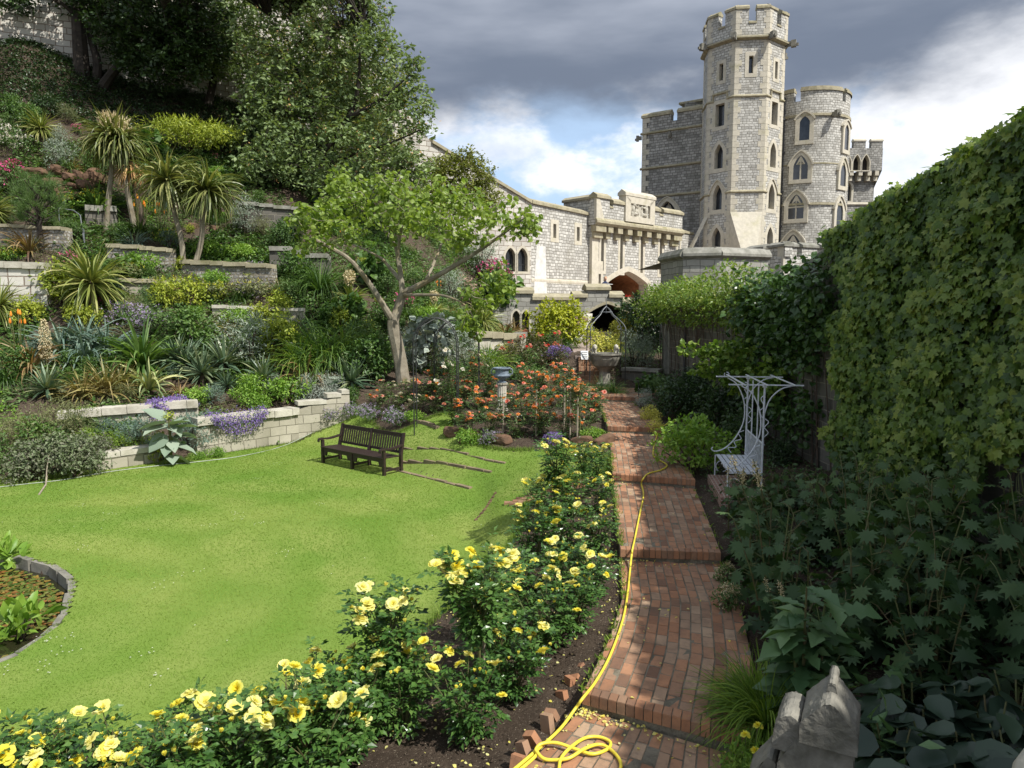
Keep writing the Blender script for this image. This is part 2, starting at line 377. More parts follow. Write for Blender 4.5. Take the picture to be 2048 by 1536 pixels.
# ------------------------------------------------------------------ the lie of the land
LAWN = np.array([(-17, 6.0), (-8, 6.0), (-4.5, 6.0), (-2.5, 6.35), (-1.55, 7.3), (-0.75, 8.9), (-0.1, 10.5), (0.2, 11.7), (0.35, 12.9),
                 (1.2, 13.5), (1.78, 13.2), (2.0, 15.0), (1.9, 15.5), (0.5, 16.3), (-0.6, 16.9), (-1.35, 17.8), (-1.7, 18.7), (-1.4, 19.4), (-1.9, 20.0), (-2.9, 19.6), (-3.3, 19.7),
                 (-4.0, 20.8), (-4.7, 22.3), (-5.2, 22.7), (-5.4, 21.9), (-6.45, 21.2), (-8.0, 19.6), (-10.3, 17.6), (-12.0, 16.6), (-17, 15.0)])
FLAT = np.array([(-17, 6.2), (-4.6, 6.3), (-2.8, 6.7), (-2.0, 7.9), (-1.3, 9.4), (-0.9, 11.2), (-0.9, 13.0), (-1.0, 15.3), (-3.2, 17.5), (-4.4, 19.0), (-5.6, 20.0),
                 (-6.5, 20.9), (-8.0, 19.4), (-10.3, 17.4), (-12, 16.3), (-17, 14.7)])
POND = np.array([(-7.97, 11.15), (-7.2, 10.75), (-6.5, 10.1), (-6.15, 9.46), (-5.85, 8.8), (-5.77, 8.14), (-5.9, 7.6), (-6.5, 7.0), (-8, 6.6), (-10, 7.0), (-10.8, 9.0), (-9.8, 10.8)])
def inpoly(P, x, y):
    x = np.asarray(x, float); y = np.asarray(y, float); r = np.zeros(x.shape, bool); n = len(P)
    for i in range(n):
        x0, y0 = P[i]; x1, y1 = P[(i + 1) % n]
        c = ((y0 > y) != (y1 > y)) & (x < (x1 - x0) * (y - y0) / ((y1 - y0) if y1 != y0 else 1e-9) + x0)
        r ^= c
    return r
def dpoly(P, x, y, closed=True):
    x = np.asarray(x, float); y = np.asarray(y, float); d = np.full(x.shape, 1e9); n = len(P)
    for i in range(n if closed else n - 1):
        a = P[i]; b_ = P[(i + 1) % n]; ex, ey = b_ - a; l2 = ex * ex + ey * ey + 1e-12
        t = np.clip(((x - a[0]) * ex + (y - a[1]) * ey) / l2, 0, 1)
        d = np.minimum(d, np.hypot(x - a[0] - t * ex, y - a[1] - t * ey))
    return d
# the brick path: for each level its z and left / right edges, from near to far
LV = [(0.55, [(-0.35, 4.05), (0.0, 4.9), (0.61, 5.84)], [(1.25, 3.3), (1.5, 4.2), (1.72, 5.2)]),
      (0.70, [(0.61, 5.84), (0.98, 6.85), (1.28, 7.9), (1.43, 9.1)], [(1.86, 5.2), (2.25, 6.3), (2.55, 7.6), (2.72, 8.96)]),
      (0.85, [(1.43, 9.1), (1.65, 11.0), (1.84, 12.77)], [(2.72, 8.96), (3.0, 10.7), (3.24, 12.3)]),
      (1.00, [(1.84, 12.77), (2.12, 15.0), (2.34, 17.2)], [(3.24, 12.3), (3.5, 14.5), (3.7, 16.9)]),
      (1.15, [(2.34, 17.2), (2.52, 19.6), (2.66, 22.0)], [(3.7, 16.9), (3.72, 19.3), (3.72, 21.7)]),
      (1.30, [(2.66, 22.0), (2.45, 23.7), (2.4, 25.2)], [(3.9, 21.7), (4.6, 22.6), (5.3, 23.9)])]
path_pts = [(0.5, 4.0, 0.55)]
for z_, l_, r_ in LV:
    for a, b_ in zip(l_, r_):
        for f in (0.0, 0.5, 1.0):
            path_pts.append((a[0] + (b_[0] - a[0]) * f, a[1] + (b_[1] - a[1]) * f, z_))
ctl = []
def cw(px, py, Y, dz=0): p = W(px, py, Y); ctl.append((p[0], p[1], p[2] + dz))
for a in [(100, 800, 20.2), (-150, 800, 19.5), (300, 790, 21.3), (500, 780, 22.5), (660, 775, 23.3), (100, 700, 22.6), (-150, 700, 22), (400, 700, 24.0), (600, 700, 25), (760, 740, 24.5),
          (100, 600, 25.2), (-200, 600, 24.5), (400, 600, 26.6), (650, 600, 28), (850, 620, 29.5), (100, 500, 27.6), (-200, 500, 27), (400, 480, 30.6), (700, 530, 31.5),
          (100, 400, 29.8), (-250, 400, 29), (300, 400, 32.2), (500, 400, 34), (100, 300, 31.8), (-300, 300, 31), (300, 300, 34.5), (250, 250, 36), (450, 300, 37), (650, 400, 36.5), (850, 500, 37.5),
          (470, 215, 41.5), (240, 172, 38.8), (0, 100, 36.6), (60, 128, 36.4), (140, 152, 37.2), (340, 192, 39.6), (30, 200, 34), (-300, 50, 34), (650, 300, 43), (850, 420, 44), (1000, 580, 42), (950, 640, 34), (980, 700, 30), (1080, 690, 36), (800, 800, 21.5), (1100, 760, 24),
          (1000, 820, 20.5), (850, 700, 27), (900, 560, 36)]: cw(*a)
for a in [(-1.3, 17.4, .72), (0.4, 17.0, .85), (1.6, 16.6, .98), (2.2, 20, 1.12), (0, 20, 1.15), (-2.6, 19.8, .85), (-3.6, 21.0, .75), (-5.0, 22.6, .85), (2.2, 24, 1.35), (0.5, 23.5, 1.45), (1.0, 27, 1.75), (2.1, 27.2, 2.1),
          (2.7, 27.3, 2.2), (3.3, 33, 2.3), (3.9, 40, 2.4), (-0.5, 40, 2.6), (8, 41, 2.6), (4.4, 27.0, 1.8), (5.0, 30, 2.2), (5.5, 26, 1.45), (5.6, 22, 1.3), (5.6, 17, 1.15), (5.6, 13, 1.05), (5.6, 9, .95), (5.6, 5, .85), (5.6, 2, .8),
          (4.3, 16, 1.15), (4.1, 12, 1.05), (3.6, 8.5, .9), (2.9, 5.5, .72), (0.2, 8.0, .48), (0.7, 9.8, .58), (0.9, 11.5, .72), (-0.6, 7.0, .34), (-0.4, 5.5, .38), (-1.6, 5.6, .22), (-3, 4.8, .15), (-6, 4.5, .08), (-12, 4, 0.0), (-17, 4, 0),
          (0.5, 1.5, .5), (-5, 1, .1), (5, 0.5, .8), (-24, 10, 0.4), (-24, 16, 1.5), (-24, 22, 5.5), (9, 20, 2.2), (9, 30, 2.6), (14, 45, 2.6), (8, 55, 3.2), (15, 65, 3.4), (25, 60, 3.4), (-15, 52, 15), (-30, 46, 16.5), (-6, 47, 9.0), (0, 49.5, 4.2),
          (-30, 34, 13), (-32, 28, 9.5)]: ctl.append(a)
fb = np.array(FLAT)
for i in range(len(fb)):
    ctl.append((fb[i][0], fb[i][1], 0.0))
for i in range(0, len(path_pts), 3):
    for q in path_pts[i:i + 3]: ctl.append((q[0], q[1], q[2] - 0.06))
CT = np.array(ctl)
_, _idx = np.unique(np.round(CT[:, :2], 2), axis=0, return_index=True); CT = CT[_idx]
def _phi(r): return np.where(r > 1e-9, r * r * np.log(np.maximum(r, 1e-9)), 0.0)
def _fit(C, lam=0.02):
    n = len(C); K = _phi(np.hypot(C[:, None, 0] - C[None, :, 0], C[:, None, 1] - C[None, :, 1])) + lam * np.eye(n)
    Pm = np.c_[np.ones(n), C[:, :2]]
    A = np.block([[K, Pm], [Pm.T, np.zeros((3, 3))]])
    return np.linalg.solve(A, np.r_[C[:, 2], 0, 0, 0])
_w = _fit(CT)
# centre line of the path with half width and level, for pressing the ground under it
_pc = []
for z_, l_, r_ in LV:
    for (a, b_) in zip(l_, r_): _pc.append(((a[0] + b_[0]) / 2, (a[1] + b_[1]) / 2, z_))
PATHPOLY = [np.array(l_ + r_[::-1]) for z_, l_, r_ in LV]
def hgt(x, y):
    x = np.asarray(x, float); y = np.asarray(y, float); sh = x.shape
    X = np.clip(x.ravel(), -32, 27); Y = np.clip(y.ravel(), 1, 66); out = np.empty(X.shape)
    for s in range(0, len(X), 20000):
        a = X[s:s + 20000]; b_ = Y[s:s + 20000]
        r = np.hypot(a[:, None] - CT[None, :, 0], b_[:, None] - CT[None, :, 1])
        out[s:s + 20000] = _phi(r) @ _w[:-3] + _w[-3] + _w[-2] * a + _w[-1] * b_
    h = out.reshape(sh); x = X.reshape(sh); y = Y.reshape(sh)
    ins = inpoly(FLAT, x, y); d = dpoly(FLAT, x, y)
    k = np.where(ins, 1.0, np.clip(1 - d / 0.7, 0, 1)); k = k * k * (3 - 2 * k)
    h = h * (1 - k)
    # lawn terraces cut by stone steps to the right of the bench
    for pp, lv in zip(PATHPOLY, LV):
        i2 = inpoly(pp, x, y); d2 = dpoly(pp, x, y)
        k = np.where(i2, 1.0, np.clip(1 - d2 / 0.35, 0, 1)); k = k * k * (3 - 2 * k)
        h = h * (1 - k) + np.where(i2 | (k > 0), np.minimum(h, lv[0] - 0.06), h) * k
    ip = inpoly(POND, x, y); h = np.where(ip, h - 0.5, h)
    return h
def h1(x, y): return float(hgt(np.array([x]), np.array([y]))[0])
_tt = np.concatenate([np.arange(2.5, 20, 0.06), np.arange(20, 60, 0.12)])
def T(px, py, lift=0.0):
    """where the line of sight through a photo pixel meets the ground"""
    d = ray(px, py); x = d[0] * _tt; y = d[1] * _tt; z = CAMZ + d[2] * _tt
    b_ = np.where(z < hgt(x, y) + lift)[0]
    i = b_[0] if len(b_) else len(_tt) - 1
    return (x[i], y[i], h1(x[i], y[i]))

# ground: one sheet, fine where it is looked at, out to the horizon
def axis(parts):
    return np.unique(np.concatenate(parts))
gx = axis([[-2500, -900, -300, -120, -60, -45], np.arange(-38, -13, 0.5), np.arange(-13, 6.4, 0.16), np.arange(6.5, 30, 0.9), [36, 45, 60, 120, 300, 900, 2500]])
gy = axis([[-1500, -300, -60, -20, -6, -1], np.arange(0, 4, .4), np.arange(4, 28, 0.16), np.arange(28, 55, 0.45), [57, 60, 66, 80, 120, 300, 900, 3000]])
XX, YY = np.meshgrid(gx, gy); ZZ = hgt(XX, YY)
ZZ += 0.03 * np.sin(XX * 2.7 + np.cos(YY * 1.9)) * np.cos(YY * 2.3) * (~inpoly(LAWN, XX, YY)) * (dpoly(LAWN, XX, YY) > 0.3) * (np.minimum.reduce([dpoly(p_, XX, YY) for p_ in PATHPOLY]) > 0.3)
b = B(); nx_, ny_ = len(gx), len(gy)
i = np.arange(ny_ - 1)[:, None] * nx_; j = np.arange(nx_ - 1)[None]
b.add(np.stack([XX, YY, ZZ], -1).reshape(-1, 3), np.stack([i + j, i + j + 1, i + nx_ + j + 1, i + nx_ + j], -1).reshape(-1, 4))
tag(b.build('ground', M['soil'], smooth=True), kind='structure')

# lawn: a sheet just above the ground
c = 0.09; lx = np.arange(-17, 2.1, c); ly = np.arange(5.9, 22.9, c)
LX, LY = np.meshgrid(lx, ly); inl = inpoly(LAWN, LX, LY) & ~inpoly(POND, LX, LY)
LZ = hgt(LX, LY) + 0.012
cell = inl[:-1, :-1] & inl[1:, :-1] & inl[:-1, 1:] & inl[1:, 1:]
n = len(lx); i, j = np.where(cell); q = i * n + j
b = B(); used = np.unique(np.concatenate([q, q + 1, q + n, q + n + 1])); remap = np.full(LX.size, -1); remap[used] = np.arange(len(used))
b.add(np.stack([LX, LY, LZ], -1).reshape(-1, 3)[used], remap[np.stack([q, q + 1, q + n + 1, q + n], -1)])
lawn = tag(b.build('lawn', M['lawn'], smooth=True), kind='structure')

# pond: water, rim stones, lily pads
PZ = -0.16
b = B(); ps = spline(np.vstack([np.c_[POND, np.full(len(POND), PZ)], [[*POND[0], PZ]]]), 90)[:-1]
b.add(ps, np.arange(len(ps))[None])
tag(b.build('pond_water', M['water']), kind='structure')
b = B(); rim = spline(np.vstack([np.c_[POND, np.zeros(len(POND))], [[*POND[0], 0]]]), 400)
L = np.r_[0, np.cumsum(np.hypot(*np.diff(rim[:, :2], axis=0).T))]; s = 0.0
cen = POND.mean(0)
while s < L[-1] - 0.2:
    w_ = rng.uniform(0.28, 0.55); mid = s + w_ / 2
    p = np.array([np.interp(mid, L, rim[:, k]) for k in range(2)]); q = np.array([np.interp(mid + .05, L, rim[:, k]) for k in range(2)])
    a = math.atan2(*(q - p)[::-1]); dz = rng.uniform(-.015, .02)
    box(b, (p[0], p[1], -0.155 + dz), (w_ * 0.95, rng.uniform(.08, .13), 0.34), a + rng.uniform(-.05, .05), rng.random(), 0.93)
    s += w_
tag(b.build('pond_rim', M['grey_stone']), 'low grey stone rim round the lily pond set in the lawn', 'pond rim')
def lilypads():
    b = B(); n = 11000; k = 6
    P = np.c_[rng.uniform(-10.8, -5.7, n), rng.uniform(6.6, 11.2, n)]
    keep = inpoly(POND, P[:, 0], P[:, 1]) & (dpoly(POND, P[:, 0], P[:, 1]) > .12)
    keep &= ~((P[:, 1] < 8.7 + 0.3 * np.sin(P[:, 0] * 5)) & (P[:, 0] > -8.0) & (rng.random(n) < 0.93))
    P = P[keep]; n = len(P); r = rng.uniform(.018, .050, n); a0 = rng.uniform(0, 6.28, n)
    a = a0[:, None] + np.linspace(0.25, 6.0, k)[None]
    V = np.stack([P[:, 0, None] + r[:, None] * np.cos(a), P[:, 1, None] + r[:, None] * np.sin(a), np.full((n, k), PZ) + rng.uniform(.006, .03, n)[:, None] + rng.normal(0, .006, (n, k))], -1)
    b.add(V.reshape(-1, 3), (np.arange(n)[:, None] * k + np.arange(k)[None]), rng.random(n))
    return b
M['pad'] = leafmat('lily_pad', [(0.05, 0.085, 0.012), (0.085, 0.125, 0.018), (0.12, 0.155, 0.025), (0.16, 0.14, 0.03), (0.21, 0.085, 0.025), (0.28, 0.21, 0.03)], 0.4, 0.1)
tag(lilypads().build('lily_pads', M['pad']), 'carpet of green and rust lily pads floating on the pond', 'lily pads', kind='stuff')

# ------------------------------------------------------------------ brick path
def edge_interp(E, t):
    E = np.array(E); L = np.r_[0, np.cumsum(np.hypot(*np.diff(E, axis=0).T))]
    return np.array([np.interp(t * L[-1], L, E[:, 0]), np.interp(t * L[-1], L, E[:, 1])]).T
base = B(); pav = B(); nose = B()
def brk(b, P4, z, h, rnd):
    """one brick from four plan corners"""
    P4 = np.asarray(P4); c = P4.mean(0); t = rng.normal(0, .0022, 4)
    ins = c + (P4 - c) * 0.955
    V = np.vstack([np.c_[P4, np.full(4, z - h)], np.c_[P4, z - .008 + t], np.c_[ins, z + t]])
    Fq = [[0, 1, 5, 4], [1, 2, 6, 5], [2, 3, 7, 6], [3, 0, 4, 7], [4, 5, 9, 8], [5, 6, 10, 9], [6, 7, 11, 10], [7, 4, 8, 11], [8, 9, 10, 11]]
    b.add(V, Fq, rnd)
for li, (z, l_, r_) in enumerate(LV):
    t = np.linspace(0, 1, 15); le, re = edge_interp(l_, t), edge_interp(r_, t)
    V = np.vstack([np.c_[le, np.full(15, z - .005)], np.c_[re, np.full(15, z - .005)], np.c_[le, np.full(15, z - .4)], np.c_[re, np.full(15, z - .4)]])
    i = np.arange(14)
    base.add(V, np.stack([i, i + 15, i + 16, i + 1], -1)); base.add(V, np.stack([i + 30, i, i + 1, i + 31], -1)); base.add(V, np.stack([i + 15, i + 45, i + 46, i + 16], -1))
    base.add(V, [[0, 30, 45, 15]])
    length = np.hypot(*(le[-1] + re[-1] - le[0] - re[0])) / 2; width = np.hypot(*(le - re).T).mean()
    ncol = max(6, int(round(width / 0.115))); t0 = 0.0
    if li > 0:                                            # nosing of bricks on edge
        nn = int(round(np.hypot(*(le[0] - re[0])) / 0.078)); d0 = 0.11 / length; f = np.linspace(0, 1, nn + 1)
        a = edge_interp(l_, np.array([0, d0])); c_ = edge_interp(r_, np.array([0, d0]))
        fw = (a[1] - a[0]) / np.linalg.norm(a[1] - a[0]) * 0.012
        for k in range(nn):
            g0, g1 = f[k] + .05 / nn, f[k + 1] - .05 / nn
            brk(nose, [a[0] - fw + (c_[0] - a[0]) * g0, a[0] - fw + (c_[0] - a[0]) * g1, a[1] + (c_[1] - a[1]) * g1, a[1] + (c_[1] - a[1]) * g0], z + .006, .108, rng.random() * .8)
        t0 = d0 * 1.08
    for cidx in range(ncol):
        s = t0 - rng.uniform(0, .2) / length
        while s < 1.0:
            e = s + 0.223 / length; s0, s1 = max(s + .006 / length, t0), min(e - .006 / length, 0.999)
            if (s1 - s0) * length > .04:
                f0, f1 = cidx / ncol + .055 / ncol, (cidx + 1) / ncol - .055 / ncol
                L2 = edge_interp(l_, np.array([s0, s1])); R2 = edge_interp(r_, np.array([s0, s1]))
                P4 = [L2[0] + (R2[0] - L2[0]) * f0, L2[0] + (R2[0] - L2[0]) * f1, L2[1] + (R2[1] - L2[1]) * f1, L2[1] + (R2[1] - L2[1]) * f0]
                shade = rng.random() if not (ncol * .52 < cidx < ncol * .72) else 0.55 + .45 * rng.random()
                brk(pav, P4, z + rng.normal(0, .002), .06, shade)
            s = e
pathobj = tag(base.build('path', M['mortar']), kind='structure')
pav.build('paving', M['paver'], pathobj); nose.build('step_edge', M['paver'], pathobj)
# brick spur into the lawn, and the flight up to the gravel ramp
b = B()
for r_ in range(5):
    for k in range(9):
        x0 = 0.05 + k * .225 + (r_ % 2) * .11 - r_ * .05; y0 = 12.75 + r_ * .112 + .02 * k
        if x0 < 1.75: brk(b, [(x0, y0), (x0 + .21, y0 + .01), (x0 + .21, y0 + .112), (x0, y0 + .102)], h1(x0 + .1, y0 + .05) + .035, .05, rng.random())
tag(b.build('brick_spur', M['paver']), kind='structure')
st = B(); n_st = 6
for k in range(n_st):
    z = 1.30 + (k + 1) * 0.15; y0 = 25.3 + k * .3
    for m_ in range(12):
        x0 = 2.42 + k * .02 + m_ * .075
        brk(st, [(x0, y0), (x0 + .068, y0), (x0 + .068, y0 + .11), (x0, y0 + .11)], z, .15, .5 + .5 * rng.random())
        brk(st, [(x0, y0 + .115), (x0 + .068, y0 + .115), (x0 + .068, y0 + .33), (x0, y0 + .33)], z - .003, .15, rng.random())
tag(st.build('brick_steps', M['paver']), kind='structure')
b = B(); yy = np.linspace(27.1, 41.5, 20); xl = np.interp(yy, [27, 41.5], [2.42, 3.2]); xr = np.interp(yy, [27, 41.5], [3.35, 5.0])
zz = np.interp(yy, [27, 41.5], [2.215, 2.42])
V = np.vstack([np.c_[xl, yy, zz], np.c_[xr, yy, zz], np.c_[xl, yy, zz - .6], np.c_[xr, yy, zz - .6]]); i = np.arange(19)
b.add(V, np.stack([i, i + 20, i + 21, i + 1], -1)); b.add(V, np.stack([i + 40, i, i + 1, i + 41], -1)); b.add(V, np.stack([i + 20, i + 60, i + 61, i + 21], -1)); b.add(V, [[0, 40, 60, 20]])
tag(b.build('gravel_ramp', M['gravel']), kind='structure')
# ------------------------------------------------------------------ masonry kit
class Fr:
    """vertical plane: origin, direction along the wall, outward normal"""
    def __init__(s, p0, p1):
        s.p0 = np.array(p0[:2], float); d = np.array(p1[:2], float) - s.p0; s.L = np.linalg.norm(d); s.u = d / s.L; s.n = np.array([s.u[1], -s.u[0]])
    def P(s, u, z, out=0.0):
        q = s.p0 + s.u * u + s.n * out; return np.array([q[0], q[1], z])
    py = 600
    def px(s, px, Yz=None):
        """distance along the wall of the photo column px"""
        d = ray(px, s.py); k = d[0] / d[1]
        return (k * s.p0[1] - s.p0[0]) / (s.u[0] - k * s.u[1])
    def z(s, px, py):
        u = s.px(px); Y = s.p0[1] + s.u[1] * u; return W(px, py, Y)[2]
def arch(uc, zb, w, hs, rise, n=10, p=1.5, q=0.75):
    """loop (u,z) of an opening: jambs up to hs, then a pointed head of the given rise"""
    pts = [(uc - w / 2, zb), (uc + w / 2, zb)]
    if rise <= 0: return pts + [(uc + w / 2, zb + hs), (uc - w / 2, zb + hs)]
    for t in np.linspace(1, -1, 2 * n + 1):
        pts.append((uc + t * w / 2, zb + hs + rise * max(0.0, 1 - abs(t) ** p) ** q))
    return pts
def grow(loop, d):
    P = np.array(loop); c = np.array([(P[:, 0].min() + P[:, 0].max()) / 2, (P[:, 1].min() + P[:, 1].max()) / 2])
    w, h = np.ptp(P[:, 0]), np.ptp(P[:, 1])
    return c + (P - c) * np.array([(w + 2 * d) / w, (h + 2 * d) / h])
def panel(b, fr, outline, holes=(), out=0.0, rnd=0.5):
    polys = [[Vector((u, z, 0)) for u, z in outline]] + [[Vector((u, z, 0)) for u, z in h] for h in holes]
    flat = [(v.x, v.y) for pl in polys for v in pl]
    tri = tessellate_polygon(polys); V = [fr.P(u, z, out) for u, z in flat]; Fs = []
    for t in tri:
        a, c, d = (np.array(flat[k]) for k in t)
        cr = (c[0] - a[0]) * (d[1] - a[1]) - (c[1] - a[1]) * (d[0] - a[0])
        if abs(cr) < 1e-10: continue
        Fs.append(t if cr > 0 else t[::-1])
    b.add(V, np.array(Fs), rnd)
def slab(b, fr, outline, o0, o1, rnd=0.5):
    """outline extruded from o0 (back) to o1 (front)"""
    n = len(outline); panel(b, fr, outline, out=o1, rnd=rnd)
    V = [fr.P(u, z, o0) for u, z in outline] + [fr.P(u, z, o1) for u, z in outline]; i = np.arange(n); j = (i + 1) % n
    P = np.array(outline); area = np.sum(P[:, 0] * np.roll(P[:, 1], -1) - P[:, 1] * np.roll(P[:, 0], -1))
    Fq = np.stack([i, j, j + n, i + n], -1)
    b.add(V, Fq if area > 0 else Fq[:, ::-1], rnd)
def ring(b, fr, inner, outer, o0, o1, depth_in, rnd=0.5):
    """frame between two like loops: face at o1, outer edge down to o0, reveal back to depth_in"""
    n = len(inner); i = np.arange(n); j = (i + 1) % n
    V = [fr.P(u, z, o1) for u, z in inner] + [fr.P(u, z, o1) for u, z in outer] + [fr.P(u, z, o0) for u, z in outer] + [fr.P(u, z, depth_in) for u, z in inner]
    b.add(V, np.stack([i, i + n, j + n, j], -1)[:, ::-1], rnd)
    b.add(V, np.stack([i + n, i + 2 * n, j + 2 * n, j + n], -1)[:, ::-1], rnd)
    b.add(V, np.stack([i, j, j + 3 * n, i + 3 * n], -1)[:, ::-1], rnd)
def window(parent, fr, uc, zb, w, hs, rise, border=0.18, depth=0.35, lights=1, transom=None, name='window', pane=True, hood=False, holes=None, p=1.5, q=0.75, bars=False, proud=0.025, square=False, framemat='dressed'):
    lp = arch(uc, zb, w, hs, rise, p=p, q=q)
    if holes is not None: holes.append(lp)
    b = B(); outer = grow(lp, border)
    if square:
        top = zb + hs + rise + border; outer = [(max(min(u, uc + w / 2 + border), uc - w / 2 - border) if k < 2 else (uc + (w / 2 + border) * np.clip((uc - u) / (-w / 2), -1, 1)), zb - border if k < 2 else top) for k, (u, z) in enumerate(lp)]
    ring(b, fr, lp, outer, -0.02, proud, -depth, 0.4)
    if lights == 2:
        slab(b, fr, [(uc - .05, zb), (uc + .05, zb), (uc + .05, zb + hs + rise * .96), (uc - .05, zb + hs + rise * .96)], -depth, -depth + .12)
        for sx in (-1, 1):
            a = [(uc + sx * .05, zb + hs + rise * .4), (uc + sx * w * .25, zb + hs + rise * .05), (uc + sx * w * .3, zb + hs + rise * .02), (uc + sx * w * .06, zb + hs + rise * .8)]
            slab(b, fr, a if sx > 0 else a[::-1], -depth, -depth + .10)
    if transom:
        slab(b, fr, [(uc - w / 2, transom - .05), (uc + w / 2, transom - .05), (uc + w / 2, transom + .05), (uc - w / 2, transom + .05)], -depth, -depth + .105)
    if hood:
        hl = [q_ for q_ in grow(lp, border + .10)][2:]; il = [q_ for q_ in grow(lp, border)][2:]
        for k in range(len(hl) - 1):
            slab(b, fr, [hl[k], hl[k + 1], il[k + 1], il[k]], 0, .12)
    f = b.build(name, M[framemat], parent)
    if bars:
        b2 = B()
        for k in range(1, 4):
            u = uc - w / 2 + w * k / 4; tube(b2, [fr.P(u, zb, -depth * .5), fr.P(u, zb + hs + rise * .8, -depth * .5)], .018, 4)
        tube(b2, [fr.P(uc - w / 2, zb + hs * .45, -depth * .5), fr.P(uc + w / 2, zb + hs * .45, -depth * .5)], .018, 4)
        b2.build('grille', M['iron'], f)
    if pane:
        b2 = B(); panel(b2, fr, lp, out=-depth + .02); b2.build('pane', M['glass'], f)
    return f
def strip(b, fr, u0, u1, z, h, out=0.14, o0=0.0, z1=None, slope=0.06):
    """moulding: weathered top, undercut bottom, may run to another height z1 at u1"""
    z1 = z if z1 is None else z1
    A = [fr.P(u0, z, o0), fr.P(u0, z + h * .35, out), fr.P(u0, z + h * .7, out), fr.P(u0, z + h + slope, o0)]
    C = [fr.P(u1, z1, o0), fr.P(u1, z1 + h * .35, out), fr.P(u1, z1 + h * .7, out), fr.P(u1, z1 + h + slope, o0)]
    b.add(A + C, [[0, 4, 5, 1], [1, 5, 6, 2], [2, 6, 7, 3]]); b.add(A + C, [[0, 1, 2, 3]]); b.add(A + C, [[7, 6, 5, 4]])
def copingslab(b, fr, u0, u1, z, th, o0, o1, z1=None, h=0.22):
    """a coping with two weathered slopes over a wall between offsets o0 (back) and o1 (front)"""
    z1 = z if z1 is None else z1; m = (o0 + o1) / 2
    def sec(u, z): return [fr.P(u, z, o1), fr.P(u, z + h * .45, o1), fr.P(u, z + h, m), fr.P(u, z + h * .45, o0), fr.P(u, z, o0)]
    V = sec(u0, z) + sec(u1, z1)
    b.add(V, [[0, 5, 6, 1], [1, 6, 7, 2], [2, 7, 8, 3], [3, 8, 9, 4], [4, 9, 5, 0]]); b.add(V, [[0, 1, 2, 3, 4]]); b.add(V, [[9, 8, 7, 6, 5]])
def wallbox(b, fr, u0, u1, z0, z1, thick, holes=(), z1b=None):
    z1b = z1 if z1b is None else z1b
    ol = [(u0, z0), (u1, z0), (u1, z1b), (u0, z1)]
    panel(b, fr, ol, holes)
    V = [fr.P(u, z, 0) for u, z in ol] + [fr.P(u, z, -thick) for u, z in ol]
    b.add(V, [[1, 5, 6, 2], [3, 2, 6, 7], [0, 3, 7, 4]])
    if not holes: b.add(V, [[7, 6, 5, 4]])
    else: panel(b, fr, ol, holes, out=-thick)
def quoin(b, fr, u, sgn, z0, z1, h=0.5, w=(0.55, 0.34), out=0.02):
    z = z0; k = 0
    while z < z1 - .05:
        zt = min(z + h, z1); ww = w[k % 2]
        a = [(u, z + .01), (u + sgn * ww, z + .01), (u + sgn * ww, zt - .01), (u, zt - .01)]
        slab(b, fr, a if sgn > 0 else a[::-1], -.02, out, rng.random()); z = zt; k += 1
def gargoyle(b, P, d):
    d = np.array([d[0], d[1], 0]); s = np.array([-d[1], d[0], 0]); P = np.array(P)
    obox(b, P - s * .14 - [0, 0, .18], s * .28, d * -0.0001 + d * .55, [0, 0, .36])
    obox(b, P + d * .45 - s * .2 - [0, 0, .3], s * .4, d * .4, [0, 0, .55])
    obox(b, P + d * .8 - s * .1 - [0, 0, .22], s * .2, d * .25, [0, 0, .2])

# ------------------------------------------------------------------ octagonal stair tower
YT = 66.0; TC = np.array(W(1482, 280, YT)[:2]); RC = 84 / (F / YT) * .90
def tz(py, px=1483, Y=None): return W(px, py, Y or (YT - RC * .9))[2]
tower = thing('stair_tower', 'tall pale octagonal castle tower with battlements and slit windows, tallest of the towers', 'tower', (0, 0, 0))
va = math.atan2(-TC[1], -TC[0]); na = va + R(11)      # direction of the facet facing us
corner = [TC + RC * np.array([math.cos(na + R(22.5 + 45 * k)), math.sin(na + R(22.5 + 45 * k))]) for k in range(8)]
